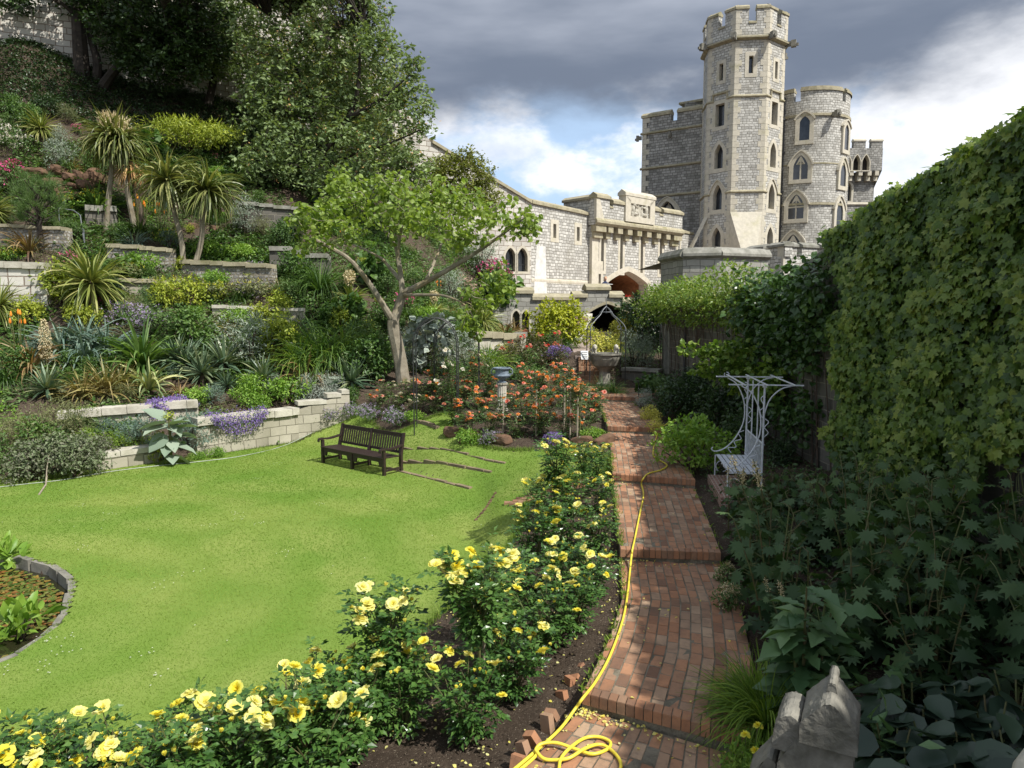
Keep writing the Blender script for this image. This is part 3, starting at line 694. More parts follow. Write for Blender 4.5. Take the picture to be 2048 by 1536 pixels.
# facet k runs from corner k-1 to corner k ; with the outward normal to the right of travel
def facet(k, r=1.0):
    a = TC + (corner[(k - 1) % 8] - TC) * r; c = TC + (corner[k % 8] - TC) * r
    return Fr(a, c)
wb, qb, sb = B(), B(), B(); SC = {3: B(), 2: B(), 1: B()}
zbase, z1s, z2s, z3s, ztop = 2.5, tz(383), tz(192), tz(74), tz(14)
zsp = tz(48)
for k in range(8):
    fr = facet(k); holes = []; L = fr.L; mid = L / 2
    vis = k in (0, 1, 7)
    cz = lambda py: tz(py)
    if vis:
        if k == 0:      # facet facing us
            window(tower, fr, mid, tz(147), .38, tz(112) - tz(147), 0, .32, .4, holes=holes, name='arrow_slit')
        else:
            window(tower, fr, mid, tz(153), .40, tz(118) - tz(153), 0, .28, .4, holes=holes, name='arrow_slit')
            window(tower, fr, mid, tz(246), .92, tz(200) - tz(246), 0, .32, .5, holes=holes, hood=False)
            window(tower, fr, mid, tz(332), .88, tz(300) - tz(332), .75, .34, .5, holes=holes, p=1.3)
            window(tower, fr, mid, tz(416), .92, tz(385) - tz(416), .85, .36, .5, holes=holes, p=1.3, hood=True)
            window(tower, fr, mid, tz(503), .92, tz(470) - tz(503), .75, .36, .5, holes=holes, p=1.3)
    wallbox(wb, fr, 0, L, zbase, z3s, .3, holes)
    gp = 1.035; f2 = facet(k, gp); L2 = f2.L
    cw_ = L2 * .24
    wallbox(wb, f2, 0, L2 / 2 - cw_ / 2, z3s, ztop - .2, .5); wallbox(wb, f2, L2 / 2 + cw_ / 2, L2, z3s, ztop - .2, .5)
    wallbox(wb, f2, L2 / 2 - cw_ / 2, L2 / 2 + cw_ / 2, z3s, zsp, .5)
    for u0, u1 in ((-.05, L2 / 2 - cw_ / 2 + .04), (L2 / 2 + cw_ / 2 - .04, L2 + .05)): copingslab(sb, f2, u0, u1, ztop - .2, .2, -.58, .10, h=.42)
    copingslab(sb, f2, L2 / 2 - cw_ / 2, L2 / 2 + cw_ / 2, zsp, .2, -.55, .06, h=.3)
    strip(SC[3], fr, -.06, L + .06, z3s - .25, .34, .34)
    ww = .92 / 2 + .32
    for zz_ in (z2s, z1s):
        sc1 = SC[2] if zz_ == z2s else SC[1]
        if k == 0 or not vis: strip(sc1, fr, -.04, L + .04, zz_ - .12, .2, .13)
        else:
            strip(sc1, fr, -.04, mid - ww, zz_ - .12, .2, .13); strip(sc1, fr, mid + ww, L + .04, zz_ - .12, .2, .13)
            if zz_ == z2s:
                pts = [(mid - ww, z2s - .1), (mid - ww, z2s + .55), (mid + ww, z2s + .55), (mid + ww, z2s - .1)]
                strip(sc1, fr, mid - ww, mid + ww, z2s + .42, .2, .15)
                for um in (mid - ww, mid + ww - .12): slab(sc1, fr, [(um, z2s - .1), (um + .12, z2s - .1), (um + .12, z2s + .45), (um, z2s + .45)], 0, .13)
    for sg, u in ((1, 0), (-1, L)): quoin(qb, fr, u, sg, zbase, z3s - .3, .48, (.58, .36))
    for sg, u in ((1, 0), (-1, L2)): quoin(qb, f2, u, sg, z3s + .15, ztop - .2, .45, (.5, .32))
wall = wb.build('wall', M['heath'], tower, uv=True)
qb.build('quoins', M['dressed'], tower); sb.build('battlement_coping', M['coping'], tower)
for b in SC.values(): b.build('string_course', M['coping'], tower)
for k in (7, 0, 1, 6, 2):
    c = corner[k]; d = (c - TC) / np.linalg.norm(c - TC); b = B(); gargoyle(b, (*c, z3s - .1), d); b.build('gargoyle', M['grey_stone'], tower)
# plain stone spurs that turn the square foot into the octagon
b = B(); f0 = facet(0)
za, zb_ = tz(424), tz(508)
tip0, tip1 = f0.P(f0.L * .35, zb_ - 1.2, 2.6), f0.P(f0.L * .62, zb_ - 1.2, 2.6)
b.add([f0.P(0, za, .04), f0.P(f0.L, za, .04), tip1, tip0, f0.P(0, zb_ - 1.2, .0), f0.P(f0.L, zb_ - 1.2, .0)], [[0, 3, 2, 1], [0, 1, 5, 4]], .5)
b.add([f0.P(0, za, .04), tip0, f0.P(0, zb_ - 1.2, 0)], [[0, 2, 1]]); b.add([f0.P(f0.L, za, .04), f0.P(f0.L, zb_ - 1.2, 0), tip1], [[0, 2, 1]])
b.build('spur', M['dressed'], tower)
f7 = facet(7); f6 = facet(6)
b = B(); b.add([f7.P(0, tz(428), .03), f7.P(f7.L * .16, tz(428), .03), f7.P(-f7.L * .35, zb_ - 1.5, 1.9), f7.P(-f7.L * .6, zb_ - 1.5, 1.7)], [[0, 3, 2, 1]]); b.build('spur', M['dressed'], tower)

# ------------------------------------------------------------------ square keep behind, to the left of the stair tower
keep = thing('castle_keep', 'broad dark flint keep with battlements, left of the octagonal tower', 'castle keep')
kp0 = W(1284, 300, 71.5)[:2]; kp1 = W(1424, 300, 67.5)[:2]; kf = Fr(kp0, kp1); kf.py = 330
KZ = lambda px, py: kf.z(px, py)
ztk = KZ(1290, 236); wb, sb, qb = B(), B(), B()
holes = []
window(keep, kf, kf.px(1336), KZ(1336, 470), 2.0, 1.9, 1.3, .38, .5, lights=2, holes=holes, hood=True)
wallbox(wb, kf, 0, kf.L, 2, KZ(1290, 250), 6.0, holes)
zc = KZ(1345, 234)
u1, u2 = kf.px(1340), kf.px(1352)
wallbox(wb, kf, 0, u1, KZ(1290, 250), ztk, .6); wallbox(wb, kf, u2, kf.L, KZ(1290, 250), ztk, .6)
copingslab(sb, kf, -.1, u1, ztk, .2, -.7, .12, h=.5); copingslab(sb, kf, u2, kf.L, ztk, .2, -.7, .12, h=.5)
sidef = Fr(kf.P(0, 0, -8)[:2], kf.P(0, 0, 0)[:2])
wallbox(wb, sidef, 0, 8, 2, ztk - .3, .6)
box(wb, kf.P(kf.px(1362), ztk + .6, -3.5), (2.4, 2.2, 1.6), 0)
copingslab(sb, Fr(kf.P(kf.px(1362) - 1.2, 0, -2.4)[:2], kf.P(kf.px(1362) + 1.2, 0, -2.4)[:2]), -.1, 2.5, ztk + 1.4, .2, -1.2, .1, h=.4)
for py in (271, 341, 398): b = B(); strip(b, kf, -.15, kf.L, KZ(1284, py), .2, .16); b.build('string_course', M['coping'], keep)
quoin(qb, kf, 0, 1, 2, ztk, .5, (.75, .45))
gb = B(); gargoyle(gb, kf.P(kf.px(1341), KZ(1341, 270), 0), kf.n * .6); gb.build('gargoyle', M['grey_stone'], keep)
gb = B(); gargoyle(gb, kf.P(-.05, KZ(1284, 276), 0), (-kf.u + kf.n * .3) * .6); gb.build('gargoyle', M['grey_stone'], keep)
wb.build('wall', M['heath_dark'], keep, uv=True); sb.build('battlement_coping', M['coping'], keep); qb.build('quoins', M['dressed'], keep)

# ------------------------------------------------------------------ round tower
YR = 70.0; RR = 79 / (F / YR) * .96; RCN = np.array(W(1610, 320, YR)[:2])
rtower = thing('round_tower', 'round pale castle tower with drainpipe and traceried windows right of the octagonal tower', 'tower')
def rz(py): return W(1612, py, YR - RR * .95)[2]
NS = 40
angs = [math.atan2(-RCN[1], -RCN[0]) + 2 * math.pi * k / NS for k in range(NS)]
def rP(a, z, r): return (RCN[0] + r * math.cos(a), RCN[1] + r * math.sin(a), z)
wb, sb = B(), B()
def rband(b, a0, a1, z0, z1, r, n, thick=0.5, closed=False):
    A = np.linspace(a0, a1, n + 1)
    for q0, q1 in zip(A[:-1], A[1:]):
        V = [rP(q0, z0, r), rP(q1, z0, r), rP(q1, z1, r), rP(q0, z1, r), rP(q0, z0, r - thick), rP(q1, z0, r - thick), rP(q1, z1, r - thick), rP(q0, z1, r - thick)]
        uv = [[q0 * r, z0], [q1 * r, z0], [q1 * r, z1], [q0 * r, z1]]
        b.add(V, [[0, 1, 2, 3]], .5, uv=[uv]); b.add(V, [[3, 2, 6, 7]], .5, uv=[[[0, 0]] * 4]); b.add(V, [[5, 4, 7, 6]], .5, uv=[uv])
        b.add(V, [[0, 3, 7, 4]], .5, uv=[uv]); b.add(V, [[1, 5, 6, 2]], .5, uv=[uv])
rzt, rzc, rzs = rz(181), rz(200), rz(232)
rband(wb, 0, 2 * math.pi, 2, rzc, RR, NS)
a_v = math.atan2(-RCN[1], -RCN[0])
cren = [(a_v - R(88), a_v - R(18)), (a_v - R(9), a_v + R(52)), (a_v + R(60), a_v + R(130)), (a_v + R(138), a_v + R(262))]
for a0, a1 in cren:
    nn = max(2, int((a1 - a0) / R(9))); rband(wb, a0, a1, rzc, rzt, RR, nn)
    rband(sb, a0 - .01, a1 + .01, rzt, rzt + .22, RR + .12, nn, .75); rband(sb, a0, a1, rzt + .22, rzt + .40, RR - .02, nn, .45)
def rstrip(z, h, out): b = B(); rband(b, 0, 2 * math.pi, z, z + h, RR + out, NS, out + .02); b.build('string_course', M['coping'], rtower, uv=True)
rstrip(rzs, .22, .13); rstrip(rz(410), .2, .13); rstrip(rz(328), .12, .04)
wb.build('wall', M['heath'], rtower, uv=True); sb.build('battlement_coping', M['coping'], rtower, uv=True)
def rwindow(px, py0, py1, w, rise, lights=1, transom=False, square=False, hood=True):
    k = (px - 1612) / (RR * F / YR); a = a_v + math.asin(np.clip(k, -.97, .97))
    fr = Fr(np.array(rP(a, 0, RR)[:2]) + np.array([math.sin(a), -math.cos(a)]) * -.0, np.array(rP(a, 0, RR)[:2]) + np.array([-math.sin(a), math.cos(a)]) * 1.0)
    zb, zt = rz(py1), rz(py0)
    b = B(); lp = arch(0, zb, w, zt - zb - rise, rise, p=1.4)
    ring(b, fr, lp, grow(lp, .36), -.25, .10, -.02, .4)
    if lights == 2:
        slab(b, fr, [(-.06, zb), (.06, zb), (.06, zt - .1), (-.06, zt - .1)], -.02, .055)
        for sx in (-1, 1):
            a2 = [(sx * .05, zt - rise * .55), (sx * w * .27, zt - rise * .85), (sx * w * .3, zt - rise * .8), (sx * w * .05, zt - rise * .12)]
            slab(b, fr, a2 if sx > 0 else a2[::-1], -.02, .05)
    if transom: slab(b, fr, [(-w / 2, (zb + zt) / 2 - .1), (w / 2, (zb + zt) / 2 - .1), (w / 2, (zb + zt) / 2 + .04), (-w / 2, (zb + zt) / 2 + .04)], -.02, .052)
    if hood:
        o, i_ = grow(lp, .5), grow(lp, .36)
        for q_ in range(2, len(lp) - 1): slab(b, fr, [tuple(o[q_]), tuple(o[q_ + 1]), tuple(i_[q_ + 1]), tuple(i_[q_])], -.1, .2)
    f = b.build('window', M['dressed'], rtower)
    b2 = B(); panel(b2, fr, lp, out=.012); b2.build('pane', M['glass'], f)
rwindow(1609, 232, 280, .85, .5, 1, square=True); rwindow(1681, 245, 296, .9, .5, 1)
rwindow(1605, 310, 358, 1.25, .95, 2); rwindow(1678, 322, 370, 1.0, .9, 1)
rwindow(1600, 388, 437, 1.35, 1.0, 2, True); rwindow(1675, 400, 450, 1.0, .9, 1)
rwindow(1597, 468, 520, 1.4, 1.0, 2, True)
b = B(); k = (1574 - 1612) / (RR * F / YR); a = a_v + math.asin(k)
tube(b, [rP(a, rz(188), RR + .1), rP(a, rz(520), RR + .1)], .075, 6)
for py in (232, 300, 380, 450): box(b, rP(a, rz(py), RR + .08), (.26, .26, .14), 0)
b.build('drainpipe', M['lead'], rtower)
b = B(); a = a_v + math.asin((1656 - 1612) / (RR * F / YR)); gargoyle(b, rP(a, rzs + .1, RR), (math.cos(a), math.sin(a))); b.build('gargoyle', M['grey_stone'], rtower)
# narrow turret stepping out behind the round tower
b = B(); bx = W(1691, 290, 72); box(b, (bx[0] + .1, 74, (bx[2] + 1.5 + 2) / 2), (1.4, 2.5, bx[2] + 1.5 - 2)); b.build('stair_turret', M['heath'], rtower, uv=True)

# ------------------------------------------------------------------ far small tower with machicolations
stw = thing('corbelled_tower', 'small far tower with overhanging corbelled battlements, right of the round tower', 'tower')
Y5 = 85.0; s0 = W(1672, 400, Y5); s1 = W(1747, 400, Y5)
sf = Fr((s0[0], Y5), (s1[0], Y5)); sf.py = 400; SZ = lambda py: W(1720, py, Y5)[2]
wb, sb = B(), B(); holes = []
window(stw, sf, sf.px(1695), SZ(402), .8, 1.6, .5, .22, .4, holes=holes, proud=.05)
wallbox(wb, sf, 0, sf.L, 2, SZ(345), 5, holes)
strip(sb, sf, 0, sf.L, SZ(411), .3, .15)
hf = Fr((s0[0] - .6, Y5 - .9), (W(1766, 300, Y5 - .9)[0], Y5 - .9)); HL = hf.L; hf.py = 300
zlo, zhi, zt = SZ(344), SZ(308), SZ(282)
hh = []
for px in (1696, 1715, 1733): hh.append(arch(hf.px(px), zlo - .2, .85, zhi - zlo - .9, .8, p=1.4))
ol = [(0, zlo), (HL, zlo), (HL, zt - 1.0), (0, zt - 1.0)]
hol = [[(u, max(z, zlo + .02)) for u, z in h] for h in hh]
panel(wb, hf, ol, hol); 
for h in hol:
    b2 = B(); panel(b2, hf, h, out=-.6); b2.build('machicolation', M['dark'], stw)
    ring(sb, hf, h, grow(h, .12), -.02, .04, -.6)
V = [hf.P(HL, zlo, 0), hf.P(HL, zt - 1, 0), hf.P(HL, zt - 1, -5.5), hf.P(HL, zlo, -5.5)]; wb.add(V, [[3, 2, 1, 0]]); wb.add([hf.P(0, zt - 1, 0), hf.P(HL, zt - 1, 0), hf.P(HL, zt - 1, -5.5), hf.P(0, zt - 1, -5.5)], [[0, 1, 2, 3]])
sb.add([hf.P(HL, zlo, 0), hf.P(HL, zlo, -5), sf.P(sf.L, zlo - 1.8, -5), sf.P(sf.L, zlo - 1.8, 0)], [[0, 3, 2, 1]])
for px in (1687, 1706, 1724, 1742, 1757):
    u = hf.px(px); slab(sb, hf, [(u - .22, zlo - .55), (u + .22, zlo - .55), (u + .22, zlo), (u - .22, zlo)], -.9, -.02); slab(sb, hf, [(u - .22, zlo - 1.1), (u + .22, zlo - 1.1), (u + .22, zlo - .55), (u - .22, zlo - .55)], -.9, -.35)
for a0, a1 in ((1688, 1697), (1707, 1731), (1742, 1765)):
    u0, u1 = hf.px(a0), hf.px(a1); wallbox(wb, hf, u0, u1, zt - 1.0, zt - .25, .5); copingslab(sb, hf, u0 - .05, u1 + .05, zt - .25, .2, -.55, .08, h=.35)
wb.build('wall', M['heath_dark'], stw, uv=True); sb.build('moulding', M['dressed'], stw)

# ------------------------------------------------------------------ long curtain wall running down the mound to the gate
A0 = np.array([-26.7, 37.0]); B0 = np.array([1.34, 50.0]); C0 = np.array(W(1184, 500, 55.6)[:2])
cwall = thing('curtain_wall', 'long pale castle wall climbing the mound behind the trees, joining the gatehouse', 'castle wall')
fA = Fr(A0 - (B0 - A0) * .5, B0); fB = Fr(B0, C0); fA.py = 470; fB.py = 480
wb, sb = B(), B(); holes = []
zl = fA.z(870, 287); zr = fA.z(1062, 407)
uL, uM = fA.px(480), fA.px(866)
ol = [(0, 2), (fA.L, 2), (fA.L, zr), (uM, zl), (uL, 28), (0, 30)]
panel(wb, fA, ol); V = [fA.P(u, z, 0) for u, z in ol] + [fA.P(u, z, -1.0) for u, z in ol]; wb.add(V, [[3, 2, 8, 9], [4, 3, 9, 10], [5, 4, 10, 11], [2, 1, 7, 8]])
copingslab(sb, fA, uM, fA.L, zl, .2, -1.1, .15, z1=zr, h=.45)
BZ = lambda px, py: fB.z(px, py)
for px, w_ in ((1109, .36), (1156, .36)):
    u = fB.px(px); window(cwall, fB, u, BZ(px, 476 + (px - 1109) * .13), w_, BZ(px, 448) - BZ(px, 476), 0, .30, .4, holes=holes, name='arrow_slit')
for px in (1020, 1045):
    fr = fA; hs2 = []
frw = fA
hA = []
for px in (1021, 1045):
    u = fA.px(px); window(cwall, fA, u, fA.z(px, 543), .78, 1.05, .55, .17, .45, p=1.6, bars=True, holes=hA)
wbB = B(); zrB = BZ(1180, 432)
wallbox(wbB, fB, 0, fB.L, 2, zr, 1.0, holes, z1b=zrB)
copingslab(sb, fB, 0, fB.L, zr, .2, -1.1, .15, z1=zrB, h=.45)
wb = B(); panel(wb, fA, ol, hA); wb.add(V, [[3, 2, 8, 9], [4, 3, 9, 10], [5, 4, 10, 11], [2, 1, 7, 8]])
wb.build('upper_wall', M['mound_stone'], cwall, uv=True); wbB.build('wall', M['heath'], cwall, uv=True)
# limewashed strip down the wall and pale band
b = B(); z0_, z1_ = BZ(1075, 592), BZ(1082, 492)
slab(b, fB, [(fB.px(1067), z0_), (fB.px(1094), z0_), (fB.px(1090), z1_ + .6), (fB.px(1091), z1_ + .6), (fB.px(1091), z1_), (fB.px(1073), z1_)], -.02, .02)
b.build('limewash', M['white_patch'], cwall)
b = B(); strip(b, fB, 0, fB.L * .93, BZ(1070, 565), .32, .03, slope=0.0); b.build('pale_band', M['dressed'], cwall)
sb.build('coping', M['coping'], cwall)

# ------------------------------------------------------------------ gatehouse
gate = thing('gatehouse', 'pale rubble gatehouse with a carved panel above its corbelled parapet and an open timber archway', 'gatehouse')
g0 = np.array(W(1184, 450, 55.0)[:2]); g1 = np.array(W(1352, 470, 62.8)[:2]); gf = Fr(g0, g1); gf.py = 480
GZ = lambda px, py: gf.z(px, py)
wb, sb, qb = B(), B(), B(); holes = []
zst = GZ(1185, 450)                      # underside of the corbelled parapet
zmt = GZ(1190, 398); zgr = GZ(1185, 618)
for px in (1205, 1243, 1284, 1322):
    window(gate, gf, gf.px(px), zst - 3.4, .34, 3.3, 0, .26, .4, holes=holes, name='arrow_slit', proud=.02)
window(gate, gf, gf.px(1200), GZ(1200, 570), .28, 1.6, 0, .24, .4, holes=holes, name='arrow_slit')
uA0, uA1 = gf.px(1216), gf.px(1297); uc = (uA0 + uA1) / 2; wA = uA1 - uA0
lp = arch(uc, zgr - 1.0, wA, GZ(1216, 566) - zgr + 1.0, GZ(1258, 543) - GZ(1216, 566), p=1.25, q=.85); holes.append(lp)
wallbox(wb, gf, 0, gf.L, 2, zst, 3.5, [h for h in holes])
rb = B(); ring(rb, gf, lp, grow(lp, .42), -.02, .04, -.9); rb.build('arch_surround', M['dressed'], gate)
# vaulted passage, timber lined, with doors
b = B(); n = len(lp); V = [gf.P(u, z, -.9) for u, z in lp] + [gf.P(u, z, -6.5) for u, z in lp]; i = np.arange(n); j = (i + 1) % n
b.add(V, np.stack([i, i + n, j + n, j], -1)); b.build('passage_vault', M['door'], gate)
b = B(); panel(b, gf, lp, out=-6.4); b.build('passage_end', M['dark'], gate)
for sx in (-1, 1):
    b = B(); ud = uc + sx * wA * .49; obox(b, gf.P(ud, zgr - .9, -1.2), [*(gf.u * -.12 * sx), 0], [*(-gf.n * 2.4), 0], [0, 0, 3.6]); b.build('door', M['door'], gate)
# parapet on corbels
pf = Fr(gf.P(-.15, 0, .55)[:2], gf.P(gf.L + .1, 0, .55)[:2]); PL = pf.L; pf.py = 430
zp = zst + 1.35
wallbox(wb, pf, 0, PL, zst, zp, .8)
us = [pf.px(1188) * 0, pf.px(1219), pf.px(1226), pf.px(1249), pf.px(1306), pf.px(1319), pf.px(1327), PL]
wallbox(wb, pf, 0, us[1], zp, zmt, .6); wallbox(wb, pf, us[2], us[3], zp, zmt - .25, .6); wallbox(wb, pf, us[4], us[5], zp, zmt - .3, .6); wallbox(wb, pf, us[6], PL, zp, zmt - .3, .6)
for u0, u1, z in ((0, us[1], zmt), (us[2], us[3], zmt - .25), (us[4], us[5], zmt - .3), (us[6], PL, zmt - .3)): copingslab(sb, pf, u0 - .08, u1 + .08, z, .2, -.7, .12, h=.45)
for u0, u1 in ((us[1], us[2]), (us[5], us[6])): copingslab(sb, pf, u0, u1, zp, .2, -.62, .06, h=.25)
strip(sb, pf, -.1, PL + .1, zst - .05, .5, .18)
k = 0
for px in np.linspace(1192, 1346, 9):
    u = gf.px(px); wd = .30 if 0 < k < 8 else .6
    slab(sb, gf, [(u - wd, zst - .5), (u + wd, zst - .5), (u + wd, zst), (u - wd, zst)], 0, .52); slab(sb, gf, [(u - wd * .85, zst - .95), (u + wd * .85, zst - .95), (u + wd * .85, zst - .5), (u - wd * .85, zst - .5)], 0, .27); k += 1
zsl = []
slab(qb, gf, [(-.02, 2), (.75, 2), (.75, zst - .9), (-.02, zst - .9)], -.2, .05)
slab(qb, pf, [(-.03, zst + .4), (.9, zst + .4), (.35, zmt), (-.03, zmt)], -.2, .03)
# carved panel
u0, u1 = us[3] - .05, us[4] + .05; zc0, zc1 = zst + .5, GZ(1275, 399)
slabm = B()
for a in ([(u0, zc0), (u0 + .65, zc0), (u0 + .65, zc1 - .3), (u0, zc1)], [(u1 - .65, zc0), (u1, zc0), (u1, zc1), (u1 - .65, zc1 - .3)], [(u0, zc1), (u0 + .65, zc1 - .55), (u1 - .65, zc1 - .55), (u1, zc1)][::-1], [(u0 + .65, zc0), (u1 - .65, zc0), (u1 - .65, zc0 + .45), (u0 + .65, zc0 + .45)]):
    slab(slabm, pf, a, -.55, .16)
copingslab(slabm, pf, u0 - .1, u1 + .1, zc1, .2, -.6, .2, h=.5)
fpan = slabm.build('panel_frame', M['dressed'], gate)
b = B(); panel(b, pf, [(u0 + .6, zc0 + .4), (u1 - .6, zc0 + .4), (u1 - .6, zc1 - .5), (u0 + .6, zc1 - .5)], out=-.12); b.build('panel_ground', M['grey_stone'], fpan)
def lump(b, c, s, rnd=.5, sub=2, seed=0, amp=.15):
    import bmesh
    bm = bmesh.new(); bmesh.ops.create_icosphere(bm, subdivisions=sub, radius=1)
    V = np.array([v.co[:] for v in bm.verts]); Fs = np.array([[v.index for v in f.verts] for f in bm.faces]); bm.free()
    r_ = np.random.default_rng(seed); k_ = r_.normal(0, 1.8, (5, 3)); ph = r_.uniform(0, 6, 5)
    V = V * (1 + amp * np.sin(V @ k_.T + ph).sum(1) / 2)[:, None]
    b.add(V * np.array(s) + np.array(c), Fs, rnd)
carve = B(); ucp = (u0 + u1) / 2; zcp = (zc0 + zc1) / 2
slab(carve, pf, [(ucp - .5, zcp + .55), (ucp - .52, zcp - .1), (ucp - .28, zcp - .6), (ucp, zcp - .8), (ucp + .28, zcp - .6), (ucp + .52, zcp - .1), (ucp + .5, zcp + .55)][::1], -.12, .02)
for sx in (-1, 1):      # two rearing supporters either side of the shield, crown above, scroll below
    for (du, dz, s) in ((.78, .45, (.22, .2, .26)), (.82, .05, (.2, .18, .42)), (.66, -.35, (.28, .17, .16)), (.95, -.45, (.15, .15, .32)), (.55, .25, (.22, .14, .1)), (1.08, .1, (.08, .1, .38))):
        lump(carve, pf.P(ucp + sx * du, zcp + dz, 0.0), s, seed=int(du * 100) + sx)
for k in range(-2, 3): lump(carve, pf.P(ucp + k * .17, zcp + .82 + .1 * (2 - abs(k)) / 2, 0), (.12, .12, .17), seed=k + 5)
slab(carve, pf, [(ucp - .95, zcp - 1.0), (ucp - .5, zcp - .88), (ucp, zcp - .98), (ucp + .5, zcp - .88), (ucp + .95, zcp - 1.0), (ucp + .95, zcp - .8), (ucp + .5, zcp - .7), (ucp, zcp - .8), (ucp - .5, zcp - .7), (ucp - .95, zcp - .8)], -.1, .04)
for a0 in ((-.25, .3), (.25, .3), (-.22, -.2), (.22, -.2)): lump(carve, pf.P(ucp + a0[0], zcp + a0[1], .03), (.14, .05, .2), seed=int(a0[0] * 50 + a0[1] * 9) + 20)
carve.build('carving', M['pale'], fpan)
# low wing at the right end with its own slits
lf = Fr(gf.P(gf.L, 0, -.2)[:2], W(1385, 500, 66)[:2]); hs_ = []
window(gate, lf, lf.L * .25, GZ(1352, 505), .4, 2.0, 0, .25, .4, holes=hs_, name='arrow_slit')
wallbox(wb, lf, 0, lf.L, 2, GZ(1352, 462), 1.0, hs_); copingslab(sb, lf, -.1, lf.L, GZ(1352, 462), .2, -1.1, .12, h=.4)
# bit of parapet returning behind on the left
rf = Fr(gf.P(.2, 0, -6.5)[:2], gf.P(.05, 0, -.2)[:2])
wallbox(wb, rf, 0, rf.L, zst - 2, zp, .5); wallbox(wb, rf, rf.L * .05, rf.L * .35, zp, zmt - .3, .5); wallbox(wb, rf, rf.L * .55, rf.L, zp, zmt, .5)
copingslab(sb, rf, 0, rf.L * .37, zmt - .3, .2, -.6, .1, h=.4); copingslab(sb, rf, rf.L * .53, rf.L, zmt, .2, -.6, .1, h=.4)
wb.build('wall', M['heath'], gate, uv=True); sb.build('parapet_coping', M['coping'], gate); qb.build('quoins', M['dressed'], gate)

# ------------------------------------------------------------------ rampart in front of the gate, with stepped parapet and passage arch
ramp_ = thing('rampart', 'grey stepped parapet wall with passage arch and twin arched window below the gatehouse', 'rampart wall')
rfm = Fr(W(985, 600, 40.2)[:2], W(1345, 600, 41.8)[:2]); RZ = lambda px, py: rfm.z(px, py)
wb, sb = B(), B(); holes = []
for px in (1032.5, 1051): window(ramp_, rfm, rfm.px(px), RZ(px, 672), .43, 1.15, .28, .11, .35, p=1.6, holes=holes)
uA0, uA1 = rfm.px(1168), rfm.px(1262); uc = (uA0 + uA1) / 2; wA = uA1 - uA0
lp = arch(uc, 2.3, wA, RZ(1168, 634) - 2.3, RZ(1195, 608) - RZ(1168, 634), p=1.35, q=.9)
lp = [(u, z) for u, z in lp]; holes.append(lp)
Z0 = 1.8
steps_ = [(985, 1066, 587), (1066, 1089, 600), (1089, 1147, 600), (1147, 1173, 595), (1173, 1219, 580), (1219, 1246, 595), (1246, 1345, 607)]
zlow = RZ(1200, 607)
wallbox(wb, rfm, 0, rfm.L, Z0, zlow, .8, holes)
for a0, a1, py in steps_:
    u0, u1 = rfm.px(a0), rfm.px(a1); zt = RZ((a0 + a1) / 2, py)
    if zt > zlow + .02: wallbox(wb, rfm, u0, u1, zlow, zt, .7)
    copingslab(sb, rfm, u0 - .05, u1 + .05, max(zt, zlow), .2, -.9, .14, h=.38)
ring(sb, rfm, lp, grow(lp, .16), -.02, .06, -.5)
b = B(); n = len(lp); V = [rfm.P(u, z, -.45) for u, z in lp] + [rfm.P(u, z, -4) for u, z in lp]; i = np.arange(n); j = (i + 1) % n
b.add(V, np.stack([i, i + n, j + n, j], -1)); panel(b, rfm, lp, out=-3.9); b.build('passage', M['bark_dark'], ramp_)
wb.build('wall', M['greenish'], ramp_, uv=True); sb.build('coping', M['coping'], ramp_)
# brick side wall with sloping pale coping beside the passage
rake = thing('raking_wall', 'short brick wall under a sloping pale stone coping beside the passage arch', 'wall')
a0 = np.array(W(1149, 678, 36.0)); a1 = np.array(W(1170, 627, 40.0)); b = B()
dx = np.array([.42, 0, 0])
b.add([a0, a0 + dx, a1 + dx, a1, a0 - [0, 0, .14], a0 + dx - [0, 0, .14], a1 + dx - [0, 0, .14], a1 - [0, 0, .14]], BOXF[[0, 1, 2, 3, 4, 5]][:, ::-1] if False else [[0, 1, 2, 3], [4, 5, 1, 0], [5, 6, 2, 1], [7, 4, 0, 3]]); b.build('coping', M['pale'], rake)
b = B(); x0 = a0 - [.95, 0, 0]; 
b.add([[a0[0] - .95, 38.5, 2.3], [a1[0] + .02, 38.5, 2.3], [a1[0] + .02, 38.5, a1[2] - .2], [a0[0] - .95, 38.5, a1[2] - .1], [a0[0] - .95, 40.1, 2.3], [a1[0], 40.1, 2.3], [a1[0], 40.1, a1[2] - .2], [a0[0] - .95, 40.1, a1[2] - .1]], [[0, 1, 2, 3], [1, 5, 6, 2], [3, 2, 6, 7], [4, 0, 3, 7]])
b.build('wall', M['brickwall'], rake, uv=True)
b = B(); b.add([a0 + dx * .9 - [0, 0, .14], a1 + dx * .9 - [0, 0, .14], [a1[0] + .38, 40, 2.2], [a0[0] + .38, 36, 2.2]], [[0, 3, 2, 1]]); b.build('side', M['terrace_grey'], rake, uv=True)

